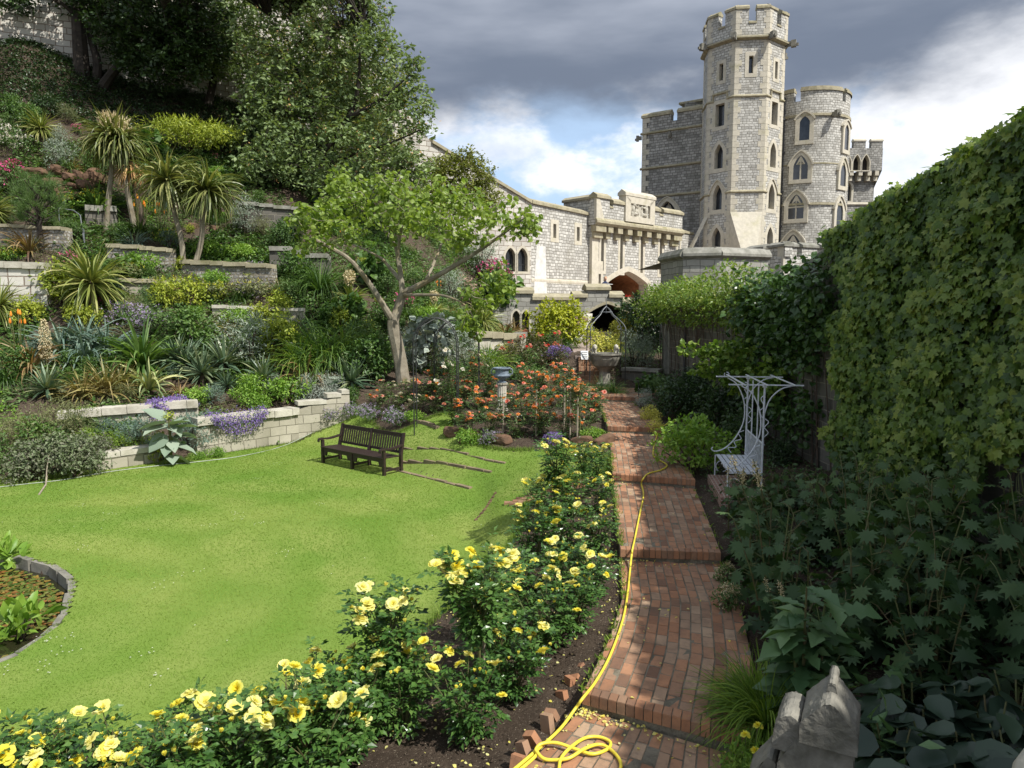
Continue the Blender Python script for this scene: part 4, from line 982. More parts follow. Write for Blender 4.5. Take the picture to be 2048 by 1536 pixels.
# ------------------------------------------------------------------ buildings to the right: low crenellated wall, garden lodge, stone garden wall
cren_ = thing('crenellated_wall', 'low pale crenellated wall below the round tower', 'castle wall')
c0 = W(1487, 510, 44.5)[:2]; c1 = W(1567, 510, 41.0)[:2]; c2 = W(1700, 510, 43.5)[:2]
f1, f2 = Fr(c0, c1), Fr(c1, c2); wb, sb, qb = B(), B(), B(); zt = f1.z(1566, 488); zlo = f1.z(1566, 502) 
wallbox(wb, f1, 0, f1.L, 3, zlo - .3, .6); wallbox(wb, f2, 0, f2.L, 3, zlo - .3, .6)
for fr, a, e in ((f1, 1490, 1524), (f1, 1533, 1566), (f2, 1568, 1590), (f2, 1600, 1630), (f2, 1640, 1690)):
    u0, u1 = fr.px(a), fr.px(e); wallbox(wb, fr, u0, u1, zlo - .3, zt - .12, .5); copingslab(sb, fr, u0 - .06, u1 + .06, zt - .12, .2, -.58, .1, h=.3)
slab(qb, f1, [(f1.L - .5, 3), (f1.L + .02, 3), (f1.L + .02, zt - .12), (f1.L - .5, zt - .12)], -.1, .02); slab(qb, f2, [(-.02, 3), (.5, 3), (.5, zt - .12), (-.02, zt - .12)], -.1, .02)
wb.build('wall', M['heath'], cren_, uv=True); sb.build('coping', M['grey_coping'], cren_); qb.build('quoins', M['dressed'], cren_)

lodge = thing('garden_lodge', 'flat topped grey stone garden building with a chamfered corner and heavy coping above the creeper', 'building')
l0 = W(1322, 530, 31.5)[:2]; l1 = W(1366, 530, 29.0)[:2]; l2 = W(1440, 530, 28.6)[:2]; l3 = W(1536, 530, 29.6)[:2]
wb, sb = B(), B(); zt = W(1366, 517, 29.0)[2]
for a, c in ((l0, l1), (l1, l2), (l2, l3)):
    fr = Fr(a, c); wallbox(wb, fr, 0, fr.L, 1.5, zt, .6); strip(sb, fr, -.0, fr.L + .05, zt - .02, .30, .16, slope=.12)
    copingslab(sb, fr, -.05, fr.L + .05, zt + .25, .2, -.6, .04, h=.2)
rfx = Fr(l3, (l3[0] + .3, l3[1] + 6)); wallbox(wb, rfx, 0, 6, 1.5, zt, .5)
wb.add([(*l0, zt), (*l1, zt), (*l2, zt), (*l3, zt), (l3[0], l3[1] + 6, zt), (l0[0], l0[1] + 6, zt)], [[0, 1, 2, 3, 4, 5]])
wb.build('wall', M['greenish'], lodge, uv=True); sb.build('coping', M['grey_coping'], lodge)

XW = 5.75
gw = thing('garden_wall', 'tall old grey stone garden wall smothered in creepers along the right of the path', 'garden wall')
gfw = Fr((XW, 27.2), (XW, -7.0)); wb, sb = B(), B(); holes = []
def wtop(y): return float(np.interp(y, [-7, 7.9, 13.1, 15, 20, 27.2], [9.2, 5.75, 5.0, 4.55, 4.35, 4.35]))
window(gw, gfw, 27.2 - 26.35, 1.75, .62, 1.35, .35, .14, .3, pane=False, holes=holes, name='niche', framemat='grey_coping', p=1.6)
ys = [27.2, 20, 15, 13.1, 7.9, -7.0]
ol = [(0, 0)] + [(34.2, 0)] + [(27.2 - y, wtop(y)) for y in ys[::-1]]
panel(wb, gfw, ol, holes)
V = []
for y in ys: V += [gfw.P(27.2 - y, wtop(y), 0), gfw.P(27.2 - y, wtop(y), -.55)]
i = np.arange(len(ys) - 1) * 2; wb.add(V, np.stack([i, i + 2, i + 3, i + 1], -1))
wb.add([gfw.P(0, 0, 0), gfw.P(0, wtop(27.2), 0), gfw.P(0, wtop(27.2), -4), gfw.P(0, 0, -4)], [[0, 1, 2, 3]])
for y0, y1 in zip(ys[:-1], ys[1:]): copingslab(sb, gfw, 27.2 - y0, 27.2 - y1, wtop(y0), .2, -.62, .08, z1=wtop(y1), h=.2)
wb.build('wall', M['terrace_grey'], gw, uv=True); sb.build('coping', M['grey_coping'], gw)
b = B(); panel(b, gfw, arch(27.2 - 26.35, 1.75, .62, 1.35, .35, p=1.6), out=-.29); b.build('niche_back', M['greenish'], gw, uv=True)
# ------------------------------------------------------------------ forecourt behind the rampart, person at the parapet
b = B(); q = [rfm.P(0, 4.38, -.9), rfm.P(rfm.L, 4.38, -.9), (22, 66, 4.38), (6, 60, 4.38), (-1, 50.5, 4.38)]
b.add(q, [[0, 1, 2, 3, 4]]); tag(b.build('forecourt', M['gravel']), kind='structure')
def skin_body(name, verts, edges, radii, mat, parent, sub=2):
    me = bpy.data.meshes.new(name); me.from_pydata(verts, edges, []); me.update()
    o = bpy.data.objects.new(name, me); sc.collection.objects.link(o); o.parent = parent
    m_ = o.modifiers.new('skin', 'SKIN'); m_.use_smooth_shade = True
    for v, r_ in zip(me.skin_vertices[0].data, radii): v.radius = (r_, r_)
    me.skin_vertices[0].data[0].use_root = True
    s_ = o.modifiers.new('sub', 'SUBSURF'); s_.levels = sub; s_.render_levels = sub
    me.materials.append(mat); return o
M['skin'] = plain('skin', (0.55, 0.33, 0.24), (0.48, 0.28, 0.2), 0.5)
M['hair'] = plain('fair_hair', (0.52, 0.30, 0.11), (0.38, 0.2, 0.06), 0.6, 20)
M['navy'] = plain('navy_cloth', (0.03, 0.04, 0.10), (0.02, 0.03, 0.07), 0.8)
M['paper'] = plain('paper', (0.8, 0.8, 0.78), (0.7, 0.7, 0.68), 0.7)
px_ = rfm.P(rfm.px(1221) - .02, 0, -1.15)
per = thing('person', 'fair haired person in navy leaning on the rampart parapet and holding white paper', 'person', (px_[0], px_[1], 4.38), 0.15)
V = [(0, 0, .80), (0, -.03, .98), (0, -.08, 1.14), (0, -.10, 1.24), (0, -.12, 1.33), (.09, 0, .78), (.10, -.02, .44), (.10, .02, .08), (.10, -.12, .04), (-.09, 0, .78), (-.10, -.02, .44), (-.10, .02, .08), (-.10, -.12, .04),
     (.17, -.10, 1.14), (.22, -.18, .92), (.16, -.38, .86), (.13, -.44, .87), (-.17, -.10, 1.14), (-.22, -.18, .92), (-.16, -.38, .86), (-.13, -.44, .87)]
Eg = [(0, 1), (1, 2), (2, 3), (3, 4), (0, 5), (5, 6), (6, 7), (7, 8), (0, 9), (9, 10), (10, 11), (11, 12), (2, 13), (13, 14), (14, 15), (15, 16), (2, 17), (17, 18), (18, 19), (19, 20)]
Rr = [.15, .13, .13, .06, .055, .085, .06, .045, .035, .085, .06, .045, .035, .06, .045, .035, .03, .06, .045, .035, .03]
skin_body('body', V, Eg, Rr, M['navy'], per, 1)
b = B(); lump(b, (0, -.13, 1.42), (.078, .092, .115), amp=.02, sub=3, seed=1); lump(b, (0, -.225, 1.41), (.014, .022, .02), amp=0, seed=2)
for sx in (-1, 1): lump(b, (sx * .078, -.13, 1.415), (.012, .02, .03), amp=0, seed=3)
b.build('head', M['skin'], per, smooth=True)
b = B(); lump(b, (0, -.10, 1.455), (.092, .10, .10), amp=.06, sub=3, seed=4); lump(b, (0, -.06, 1.37), (.08, .06, .10), amp=.08, seed=5); b.build('hair', M['hair'], per, smooth=True)
for sx in (-1, 1):
    b = B(); base_ = np.array([sx * .13, -.45, .87]); lump(b, base_, (.035, .045, .016), amp=.03, seed=6)
    for k in range(4): tube(b, [base_ + [(k - 1.5) * .018, -.03, 0], base_ + [(k - 1.5) * .02, -.075 - .01 * (k in (1, 2)), -.004], base_ + [(k - 1.5) * .021, -.095, -.016]], [.009, .008, .006], 5)
    tube(b, [base_ + [-sx * .03, .0, 0], base_ + [-sx * .055, -.03, 0], base_ + [-sx * .05, -.055, -.004]], [.010, .009, .007], 5); b.build('hand', M['skin'], per, smooth=True)
pp = rfm.P(rfm.px(1221), 0, -.35); b = B(); box(b, (pp[0], pp[1], RZ(1221, 580) + .33), (.36, .26, .012), .3); box(b, (pp[0] + .02, pp[1] + .02, RZ(1221, 580) + .35), (.30, .22, .012), .5)
tag(b.build('paper_sheet', M['paper']), 'white paper lying on top of the stepped rampart parapet', 'paper')

# ------------------------------------------------------------------ terrace walls on the mound
def twall(label, a, c, topa, topc, mat='terrace', cop='pale', ch=0.2, co=0.10, th=.45, name='terrace_wall', blocks=True, end=True, ya=None, yc=None):
    """a, c: photo pixels where the wall foot meets the ground at its two ends; topa, topc: pixel rows of its top there"""
    p0 = T(*a) if ya is None else W(a[0], a[1], ya); p1 = T(*c) if yc is None else W(c[0], c[1], yc)
    fr = Fr(p0, p1); z0, z1 = W(a[0], topa, p0[1])[2], W(c[0], topc, p1[1])[2]
    root = thing(name, label, 'garden wall')
    b = B(); zb = min(p0[2], p1[2]) - .6
    wallbox(b, fr, 0, fr.L, zb, z0 - ch, th, z1b=z1 - ch); b.build('wall', M[mat], root, uv=True)
    b = B(); u = 0
    while u < fr.L - .02:
        w_ = min(rng.uniform(.45, .95), fr.L - u); za = z0 + (z1 - z0) * (u + w_ / 2) / fr.L + rng.normal(0, .008)
        ang = 0; P = fr.P(u + .006, za - ch, co + rng.normal(0, .008)); obox(b, P, [*(fr.u * (w_ - .012)), 0], [*(-fr.n * (th + co)), 0], [0, 0, ch], rng.random()); u += w_
    b.build('coping', M[cop], root)
    return fr
FTW = twall('pale terrace wall with purple flowers spilling over it, nearest to the bench', (395, 915), (598, 882), 838, 815)
twall('pale coped terrace wall behind the big rounded shrubs at the left lawn edge', (120, 925), (400, 890), 824, 800, ya=19.0, yc=20.6)
twall('short terrace wall draped with silver mounds, running back from the bench side wall', (598, 882), (700, 838), 812, 778, ch=.12, co=.03)
twall('large pale ashlar wall block at the left edge below the flint wall', (-140, 628), (96, 622), 520, 524, 'mound_stone', ch=.22)
twall('black and white flint wall beside the leaning cordyline trunks', (362, 548), (546, 592), 519, 528, 'flint', 'coping', .16)
twall('short flint wall with mossy coping above the big spiky cordyline', (215, 522), (346, 548), 486, 497, 'flint', 'coping', .15)
twall('grey flint wall behind the dark young pine at the left edge', (-120, 490), (134, 512), 440, 455, 'flint', 'coping', .12)
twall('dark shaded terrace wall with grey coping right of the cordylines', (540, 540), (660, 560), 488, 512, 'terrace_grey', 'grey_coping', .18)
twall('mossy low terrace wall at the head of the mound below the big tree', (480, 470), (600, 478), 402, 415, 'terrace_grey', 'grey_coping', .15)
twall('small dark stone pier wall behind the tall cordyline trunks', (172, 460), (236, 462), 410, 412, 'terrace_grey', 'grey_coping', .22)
twall('low mossy edging wall in the middle of the planted mound', (235, 590), (335, 596), 556, 560, 'terrace', 'coping', .14)
twall('low pale block wall among the yellow green spurges', (425, 640), (610, 650), 610, 616, 'terrace', 'pale', .12)
twall('pale parapet with weathered coping beyond the rose arches', (948, 708), (1042, 712), 662, 668, 'pale', 'coping', .25, .12)
twall('short end of pale parapet turning away beside the rose bed', (1042, 712), (1052, 700), 668, 664, 'pale', 'grey_coping', .2, .06)
twall('low edging of square pale blocks under the purple leaved shrub', (196, 943), (318, 926), 908, 893, 'terrace', 'pale', .14, .02)
twall('dark low retaining wall behind the stone basin', (1243, 772), (1318, 778), 735, 738, 'terrace_grey', 'grey_coping', .1, ya=25.9, yc=25.2)

# rust coloured rockery boulders
def rock(name, label, loc, s, seed, mat, group=None):
    b = B(); lump(b, (0, 0, 0), (1, 1, 1), sub=3, seed=seed, amp=.22)
    V = b.V[0]; r_ = np.random.default_rng(seed); V[:] = np.where(np.abs(V) > .72, np.sign(V) * (.72 + (np.abs(V) - .72) * .35), V); V += r_.normal(0, .025, V.shape); V *= np.array(s)
    o = b.build(name, mat); o.location = loc; tag(o, label, 'rock', group); o.rotation_euler = (r_.uniform(-.2, .2), r_.uniform(-.2, .2), r_.uniform(0, 6)); return o
rk = [(70, 352), (95, 358), (120, 352), (108, 372), (138, 366), (150, 358), (165, 368), (182, 362), (198, 366), (128, 384), (150, 384), (172, 382), (135, 402), (112, 392), (160, 400), (186, 356)]
for k, (px, py) in enumerate(rk):
    p = T(px, py); s = rng.uniform(.38, .62); rock('boulder', 'rust brown sandstone boulder in the rockery left of the cordyline trunks', (p[0], p[1], p[2] + .12), (s, s * .6, s * .45), k + 50, M['rock'], 'rust boulders of the mound rockery')
rk = [(1165, 892, 'mossy brown rock at the lower right corner of the orange rose bed'), (1205, 888, 'brown rock touching the brick path beside the orange rose bed'), (940, 880, 'brown rock beside the green clump at the front of the rose bed'), (1000, 885, 'small brown rock at the middle of the rose bed front'),
      (905, 872, 'flat brown rock at the left corner of the rose bed'), (1105, 722, 'big mossy boulder in the back of the rose bed'), (1095, 770, 'reddish boulder half hidden among orange roses'), (1075, 760, 'second reddish boulder half hidden among orange roses, left of the other'),
      (350, 580, 'brown boulder among alpine plants below the flint wall'), (450, 588, 'rust boulder beside mauve flowers under the flint wall'), (385, 455, 'dark rust boulder at the foot of the right hand cordyline'), (430, 462, 'pale topped boulder right of the cordyline trunks'),
      (1290, 745, 'dark rock at the foot of the variegated shrubs'), (1262, 752, 'dark rock beside the stone basin')]
for k, (px, py, lb) in enumerate(rk):
    p = T(px, py); rock('boulder', lb, (p[0], p[1], p[2] + .06), (rng.uniform(.28, .42), .22, .17), k + 90, M['rock'])

# ------------------------------------------------------------------ stone edged grass steps
def edging(label, pts, h=.10, w=.09, mat='rock', seg=(.22, .5), name='grass_step'):
    P = spline([(*p, 0) for p in pts], 40); L = np.r_[0, np.cumsum(np.hypot(*np.diff(P[:, :2], axis=0).T))]; b = B(); s = 0
    while s < L[-1] - .05:
        w_ = min(rng.uniform(*seg), L[-1] - s); m = s + w_ / 2; p = [np.interp(m, L, P[:, k]) for k in (0, 1)]; q = [np.interp(m + .03, L, P[:, k]) for k in (0, 1)]
        z = h1(*p) - h * .22; box(b, (p[0], p[1], z), (w_ * .97, w * rng.uniform(.85, 1.1), h * rng.uniform(.8, 1.1)), math.atan2(q[1] - p[1], q[0] - p[0]), rng.random(), .95); s += w_
    return tag(b.build(name, M[mat]), label, 'garden step')
M['edge'] = dressed('edging_stone', (0.26, 0.20, 0.13), (0.15, 0.115, 0.08), (0.14, 0.15, 0.05), 0.5)
def gp(L, z): return [G(px, py, z)[:2] for px, py in L]
edging('lowest stone edged grass step running right from under the bench', gp([(775, 930), (942, 971)], .1), .15, .11, 'edge', (.3, .6))
edging('middle stone edged grass step right of the bench', gp([(800, 912), (985, 947)], .3), .13, .10, 'edge', (.3, .6))
edging('upper stone edged grass step right of the bench back', gp([(805, 888), (1012, 926)], .5), .12, .09, 'edge', (.3, .6))
edging('short stone riser holding the upper grass walk by the rose arch', gp([(822, 846), (850, 852), (876, 860)], .78), .30, .12, 'edge')
edging('worn brick line sunk in the grass pointing at the lawn', gp([(995, 978), (972, 1003), (950, 1020)], .25), .05, .11, 'rock', (.1, .22))
edging('second worn line sunk in the lawn below the lowest grass step', gp([(940, 978), (912, 1005), (880, 1033)], .06), .035, .05, 'edge', (.1, .25))

# ------------------------------------------------------------------ slatted teak bench on the lawn
a = G(645, 926, 0); c = G(770, 953, 0); BL = math.hypot(c[0] - a[0], c[1] - a[1]) + .02
bench = thing('garden_bench', 'dark brown slatted timber bench standing on the lawn', 'bench', ((a[0] + c[0]) / 2, (a[1] + c[1]) / 2, 0), math.atan2(c[1] - a[1], c[0] - a[0]))
# local: x along, y=0 at front legs, y>0 to the back
D_ = .55
for x, mid in ((-BL / 2 + .04, 0), (0, 1), (BL / 2 - .04, 0)):
    b = B(); box(b, (x, .0, .21 if mid else .31), (.07, .07, .42 if mid else .62)); b.build('leg', M['bench'], bench)
    b = B(); y0 = D_
    b.add([(x - .035, y0 - .035, 0), (x + .035, y0 - .035, 0), (x + .035, y0 + .035, 0), (x - .035, y0 + .035, 0), (x - .035, y0 - .035, .44), (x + .035, y0 - .035, .44), (x + .035, y0 + .035, .44), (x - .035, y0 + .035, .44)], BOXF)
    b.add([(x - .035, y0 - .035, .44), (x + .035, y0 - .035, .44), (x + .035, y0 + .035, .44), (x - .035, y0 + .035, .44), (x - .03, y0 + .09, .97), (x + .03, y0 + .09, .97), (x + .03, y0 + .145, .97), (x - .03, y0 + .145, .97)], BOXF); b.build('leg', M['bench'], bench)
    b = B(); box(b, (x, D_ / 2, .12), (.04, D_ - .07, .05)); b.build('stretcher', M['bench'], bench)
b = B()
for k in range(7): box(b, (0, -.03 + k * .083, .44 - .004 * k), (BL - .06, .07, .024))
b.build('seat', M['bench'], bench)
b = B(); box(b, (0, -.0, .375), (BL - .12, .035, .09))
for x in (-BL / 2 + .13, -.1, .1, BL / 2 - .13): b.add([(x - .06, -.017, .22), (x + .06, -.017, .22), (x + .06, .017, .22), (x - .06, .017, .22), (x - .1, -.017, .335), (x + .1, -.017, .335), (x + .1, .017, .335), (x - .1, .017, .335)], BOXF)
b.build('apron', M['bench'], bench)
b = B()
def byz(z): return D_ + .12 * (z - .44) / .53
box(b, (0, byz(.93), .905), (BL - .1, .035, .10)); box(b, (0, byz(.5), .50), (BL - .1, .035, .06)); b.build('back_rail', M['bench'], bench)
for h_ in (-1, 1):
    b = B()
    for k in range(12):
        x = h_ * (BL / 4) + (k - 5.5) * (BL / 2 - .16) / 12
        b.add([(x - .024, byz(.52) - .01, .52), (x + .024, byz(.52) - .01, .52), (x + .024, byz(.52) + .01, .52), (x - .024, byz(.52) + .01, .52), (x - .024, byz(.87) - .01, .87), (x + .024, byz(.87) - .01, .87), (x + .024, byz(.87) + .01, .87), (x - .024, byz(.87) + .01, .87)], BOXF)
    b.build('backrest', M['bench'], bench)
for x in (-BL / 2 + .04, BL / 2 - .04):
    b = B(); pr = spline([(-.13, .60), (-.11, .645), (-.03, .66), (.15, .635), (.35, .645), (.585, .675)], 24); n = len(pr)
    V = []
    for y, z in pr[:, :2]: V += [(x - .045, y, z - .022), (x + .045, y, z - .022), (x + .045, y, z + .02), (x - .045, y, z + .02)]
    i = np.arange(n - 1)[:, None] * 4; j = np.arange(4)[None]; j2 = (j + 1) % 4
    b.add(V, np.stack([i + j, i + j2, i + 4 + j2, i + 4 + j], -1).reshape(-1, 4)); b.add(V[:4], [[3, 2, 1, 0]]); b.add(V[-4:], [[0, 1, 2, 3]]); b.build('armrest', M['bench'], bench)

# ------------------------------------------------------------------ white iron arbour seat
arb = thing('arbour_seat', 'tall white wrought iron arbour seat with scrolled supports beside the path', 'arbour seat', (4.06, 11.75, 1.04), R(82)); arb.scale = (.84, .84, .84)
# local: x along the seat (towards far end), y>0 towards the path (left), back at y=0 ; after rz=90deg local x -> +Y, local y -> -X
Ls, Ds = 1.65, .62
for x in (-Ls / 2, Ls / 2):
    b = B(); tube(b, [(x, 0, 0), (x, 0, 2.1)], .020, 8); box(b, (x, 0, 2.1), (.07, .07, .05)); b.build('post', M['whiteiron'], arb)
for x in (-Ls / 6, Ls / 6):
    b = B(); tube(b, [(x, 0, .9), (x, 0, 2.1)], .014, 6); b.build('post', M['whiteiron'], arb)
b = B()
for k in range(6): box(b, (0, .04 + k * .105, .45), (Ls, .085, .012))
for x in (-Ls / 2, 0, Ls / 2): box(b, (x, Ds / 2, .43), (.03, Ds, .02))
b.build('seat', M['whiteiron'], arb)
for x in (-Ls / 2, Ls / 2):
    b = B(); tube(b, [(x, Ds, .45), (x, Ds, .0)], .014, 6); tube(b, [(x, Ds - .02, .12)] + [(x, Ds - .14 + .12 * math.cos(t), .2 + .12 * math.sin(t)) for t in np.linspace(-1, 4.5, 14)], .010, 5); b.build('leg', M['whiteiron'], arb)
b = B()
for x in np.linspace(-Ls / 2 + .07, Ls / 2 - .07, 15): tube(b, [(x, .02, .46), (x, -.02, .98)], .009, 5, cap=False)
tube(b, [(-Ls / 2, -.02, .99), (Ls / 2, -.02, .99)], .016, 6); tube(b, [(-Ls / 2, .02, .50), (Ls / 2, .02, .50)], .012, 6); b.build('backrest', M['whiteiron'], arb)
for x in (-Ls / 2, Ls / 2):     # sweeping side irons from the canopy down to the seat front
    b = B(); tube(b, spline([(x, .42, 2.10), (x, .22, 1.95), (x, .07, 1.6), (x, .06, 1.2), (x, .20, .85), (x, .42, .60), (x, .62, .52), (x, .70, .56), (x, .68, .61)], 40), .014, 6)
    tube(b, spline([(x, -.02, 1.95), (x, .06, 1.86), (x, .0, 1.72), (x, .08, 1.62), (x, .02, 1.5)], 24), .009, 5)
    tube(b, spline([(x, .05, .98), (x, .16, .92), (x, .10, .80), (x, .24, .74), (x, .2, .62), (x, .36, .6), (x, .30, .5)], 30), .010, 5); b.build('armrest', M['whiteiron'], arb)
    b = B(); tube(b, spline([(x, -.55, 2.12), (x, -.3, 2.05), (x, -.1, 1.85), (x, 0, 1.55)], 20), .013, 6)
    tube(b, spline([(x + .0, .0, 1.5), (x, -.09, 1.42), (x, -.02, 1.32), (x, -.09, 1.22), (x, 0, 1.12)], 20), .009, 5); b.build('bracket', M['whiteiron'], arb)
b = B()
for x in (-Ls / 2, Ls / 2): box(b, (x, -.02, 2.12), (.035, 1.35, .022))
for y in (-.5, 0, .4): box(b, (0, y, 2.14), (Ls + .5, .03, .018))
for x in (-Ls / 2 - .25, Ls / 2 + .25): tube(b, [(x, .4 + .05 * math.cos(t), 2.14 + .05 * math.sin(t)) for t in np.linspace(1.5, 7, 12)], .010, 5)
b.build('canopy_frame', M['whiteiron'], arb)
b = B(); box(b, (0, .25, -.25), (1.9, 1.0, .46)); o = b.build('plinth', M['brickwall'], arb, uv=True)

# ------------------------------------------------------------------ lead urn on a fluted pedestal
p = W(1004, 764, 20.0); zg = h1(p[0], 20.0)
urn = thing('urn', 'blue grey lead urn with handles on a fluted pale pedestal in the rose bed', 'urn', (p[0], 20.0, zg))
zu = p[2] - zg
b = B(); lathe(b, [(.11, zu - .02), (.13, zu + .0), (.07, zu + .05), (.09, zu + .08), (.19, zu + .12), (.235, zu + .18), (.235, zu + .205)], k=40, ripple=.035, nr=12)
lathe(b, [(.20, zu + .205), (.185, zu + .22), (.19, zu + .32), (.215, zu + .37), (.25, zu + .385), (.25, zu + .41), (.20, zu + .41), (.19, zu + .36)], k=32); b.build('bowl', M['urn'], urn, smooth=False)
for sx in (-1, 1):
    b = B(); tube(b, spline([(sx * .19, 0, zu + .22), (sx * .28, 0, zu + .23), (sx * .30, 0, zu + .31), (sx * .26, 0, zu + .38), (sx * .2, 0, zu + .34)], 18), .016, 6); b.build('handle', M['urn'], urn)
b = B(); lathe(b, [(.17, -.05), (.17, .06), (.14, .09), (.125, .12), (.12, zu - .10), (.15, zu - .07), (.16, zu - .02), (.12, zu - .02)], k=48, ripple=.05, nr=14); b.build('pedestal', M['pale'], urn)

# ------------------------------------------------------------------ stone basin with two carved lions on the rim, sign beside it
bz = W(1210, 706, 25.2); b0 = (bz[0], 25.2); zb_ = 1.32
bas = thing('stone_basin', 'carved round stone basin on a short foot under the iron gazebo', 'fountain basin', (b0[0], b0[1], zb_))
hb = bz[2] - zb_
b = B(); lathe(b, [(.28, -.1), (.30, .05), (.22, .12), (.18, hb * .42), (.25, hb * .5), (.42, hb * .62), (.53, hb * .82), (.56, hb * .93), (.60, hb * .95), (.60, hb), (.52, hb), (.50, hb * .93)], k=48, ripple=.02, nr=10); b.build('bowl', M['grey_stone'], bas)
for sx in (-1, 1):
    b = B(); x = sx * .40; lump(b, (x, 0, hb + .11), (.10, .17, .13), seed=4, amp=.1); lump(b, (x - sx * .02, -.15, hb + .22), (.085, .09, .10), seed=5, amp=.1); lump(b, (x - sx * .02, -.23, hb + .19), (.045, .06, .045), seed=6)
    for q in (-.05, .05): tube(b, [(x + q, -.14, hb + .15), (x + q, -.20, hb)], [.035, .03], 6)
    b.build('carved_lion', M['pale'], bas)
sg = W(1170, 712, 25.0)
sign = thing('lectern_sign', 'small white sloping sign with grey lines of text left of the gazebo', 'sign', (sg[0], sg[1], sg[2] - .62), -.1)
b = B(); b.add([(-.13, -.02, .50), (.13, -.02, .50), (.10, .10, .80), (-.16, .10, .80), (-.13, .0, .49), (.13, .0, .49), (.10, .12, .79), (-.16, .12, .79)], [[0, 1, 2, 3], [7, 6, 5, 4], [0, 4, 5, 1], [1, 5, 6, 2], [2, 6, 7, 3], [3, 7, 4, 0]]); b.build('board', M['paper'], sign)
b = B()
for k in range(4):
    t = .18 + k * .2; y, z = -.024 + .12 * t, .50 + .30 * t; box(b, (-.03 * t, y - .002, z), (.2 if k % 2 else .17, .004, .022))
b.build('text_lines', M['greyiron'], sign)
b = B(); tube(b, [(0, .06, -.1), (0, .06, .62)], .015, 6); b.build('post', M['iron'], sign)

# ------------------------------------------------------------------ iron gazebo over the basin
gz = thing('iron_gazebo', 'slender black iron gazebo with scrolled crown over the stone basin', 'gazebo', (b0[0] + .05, 25.4, 1.3))
hw = .62; ht = W(1183, 662, 25)[2] - 1.3; hf_ = W(1208, 596, 25.2)[2] - 1.3
for sx in (-1, 1):
    for sy in (-1, 1):
        b = B(); tube(b, [(sx * hw, sy * hw * .9, -.1), (sx * hw, sy * hw * .9, ht)], .019, 6); b.build('post', M['iron'], gz)
b = B()
for sx in (-1, 1):
    for sy in (-1, 1):
        x, y = sx * hw, sy * hw * .9
        tube(b, spline([(x, y, ht), (x * .98, y * .98, ht + .12), (x * .86, y * .86, ht + .26), (x * .62, y * .62, ht + .42), (x * .38, y * .38, ht + .56), (x * .2, y * .2, ht + .74), (0, 0, ht + .86)], 28), .017, 5)
        tube(b, spline([(x * .97, y * .97, ht + .05), (x * .80, y * .80, ht + .04), (x * .78, y * .78, ht + .14), (x * .86, y * .86, ht + .16)], 16), .012, 5)
tube(b, [(.22 * math.cos(t), .22 * math.sin(t), ht + .66) for t in np.linspace(0, 6.284, 20)], .013, 5)
tube(b, [(0, 0, ht + .62), (0, 0, hf_)], [.02, .008], 6); b.build('crown', M['greyiron'], gz)

# ------------------------------------------------------------------ rose arches
def rose_arch(label, fl, fr_, Y, apex, foot_dz=0.0):
    p0 = W(fl[0], fl[1], Y); p1 = W(fr_[0], fr_[1], Y); w = p1[0] - p0[0]; cx = (p0[0] + p1[0]) / 2; zs = W(fl[0], fl[1], Y)[2]; za = W(fl[0], apex, Y)[2]
    root = thing('rose_arch', label, 'rose arch', (cx, Y, 0))
    for sx in (-1, 1):
        for dy in (0, .55):
            zg = h1(cx + sx * w / 2, Y + dy); b = B(); tube(b, [(sx * w / 2, dy, zg - .1), (sx * w / 2, dy, zs)], .017, 6); b.build('post', M['iron'], root)
    for dy in (0, .55):
        b = B(); tube(b, [(w / 2 * math.cos(t), dy, zs + (za - zs) * math.sin(t)) for t in np.linspace(0, math.pi, 26)], .017, 6); b.build('hoop', M['iron'], root)
    b = B()
    for t in (.5, 1.05, 1.57, 2.1, 2.65): q = (w / 2 * math.cos(t), zs + (za - zs) * math.sin(t)); tube(b, [(q[0], 0, q[1]), (q[0], .55, q[1])], .010, 5)
    tube(b, [(w / 2 * math.cos(2.5), 0, zs + (za - zs) * math.sin(2.5)), (w / 2 * math.cos(1.57), .55, za)], .010, 5)
    tube(b, [(w / 2 * math.cos(2.3), 0, zs + (za - zs) * math.sin(2.3)), (-w / 2 * .2, .55, zs - .35)], .010, 5); b.build('brace', M['iron'], root)
rose_arch('black iron hoop rose arch nearest the walnut leaved tree', (826, 690), (913, 690), 18.9, 636)
rose_arch('black iron hoop rose arch behind the first one, nearer the urn', (868, 692), (957, 692), 21.2, 640)

# ------------------------------------------------------------------ hoses, rope, fallen branch
def path_z(x, y):
    for pp, lv in zip(PATHPOLY[::-1], LV[::-1]):
        if inpoly(pp, np.array([x]), np.array([y]))[0]: return lv[0] + .008
    return h1(x, y) + .01
hp = [(1352, 842, 1.2), (1330, 850, 1.17), (1316, 866, 1.03), (1306, 905, 1.02), (1316, 918, 1.02), (1334, 930, 1.02), (1322, 940, 1.02), (1297, 947, 1.02), (1286, 958, 1.0), (1283, 968, .88), (1287, 990, .865), (1279, 1030, .865), (1270, 1075, .865), (1265, 1098, .87), (1263, 1112, .80),
      (1260, 1140, .725), (1256, 1180, .715), (1249, 1225, .715), (1236, 1270, .715), (1216, 1320, .715), (1190, 1365, .715), (1165, 1397, .715), (1150, 1418, .63), (1118, 1460, .57), (1060, 1512, .57), (1000, 1562, .56), (930, 1620, .55)]
b = B(); tube(b, spline([G(*q) for q in hp], 260), .0135, 8)
hc = [(1030, 1548, .575), (1071, 1512, .577), (1072, 1498, .585), (1085, 1487, .60), (1114, 1486, .60), (1150, 1498, .585), (1185, 1508, .58), (1215, 1498, .575), (1220, 1484, .575), (1198, 1474, .575), (1170, 1476, .58), (1142, 1494, .605), (1122, 1517, .59), (1117, 1545, .575), (1110, 1575, .57)]
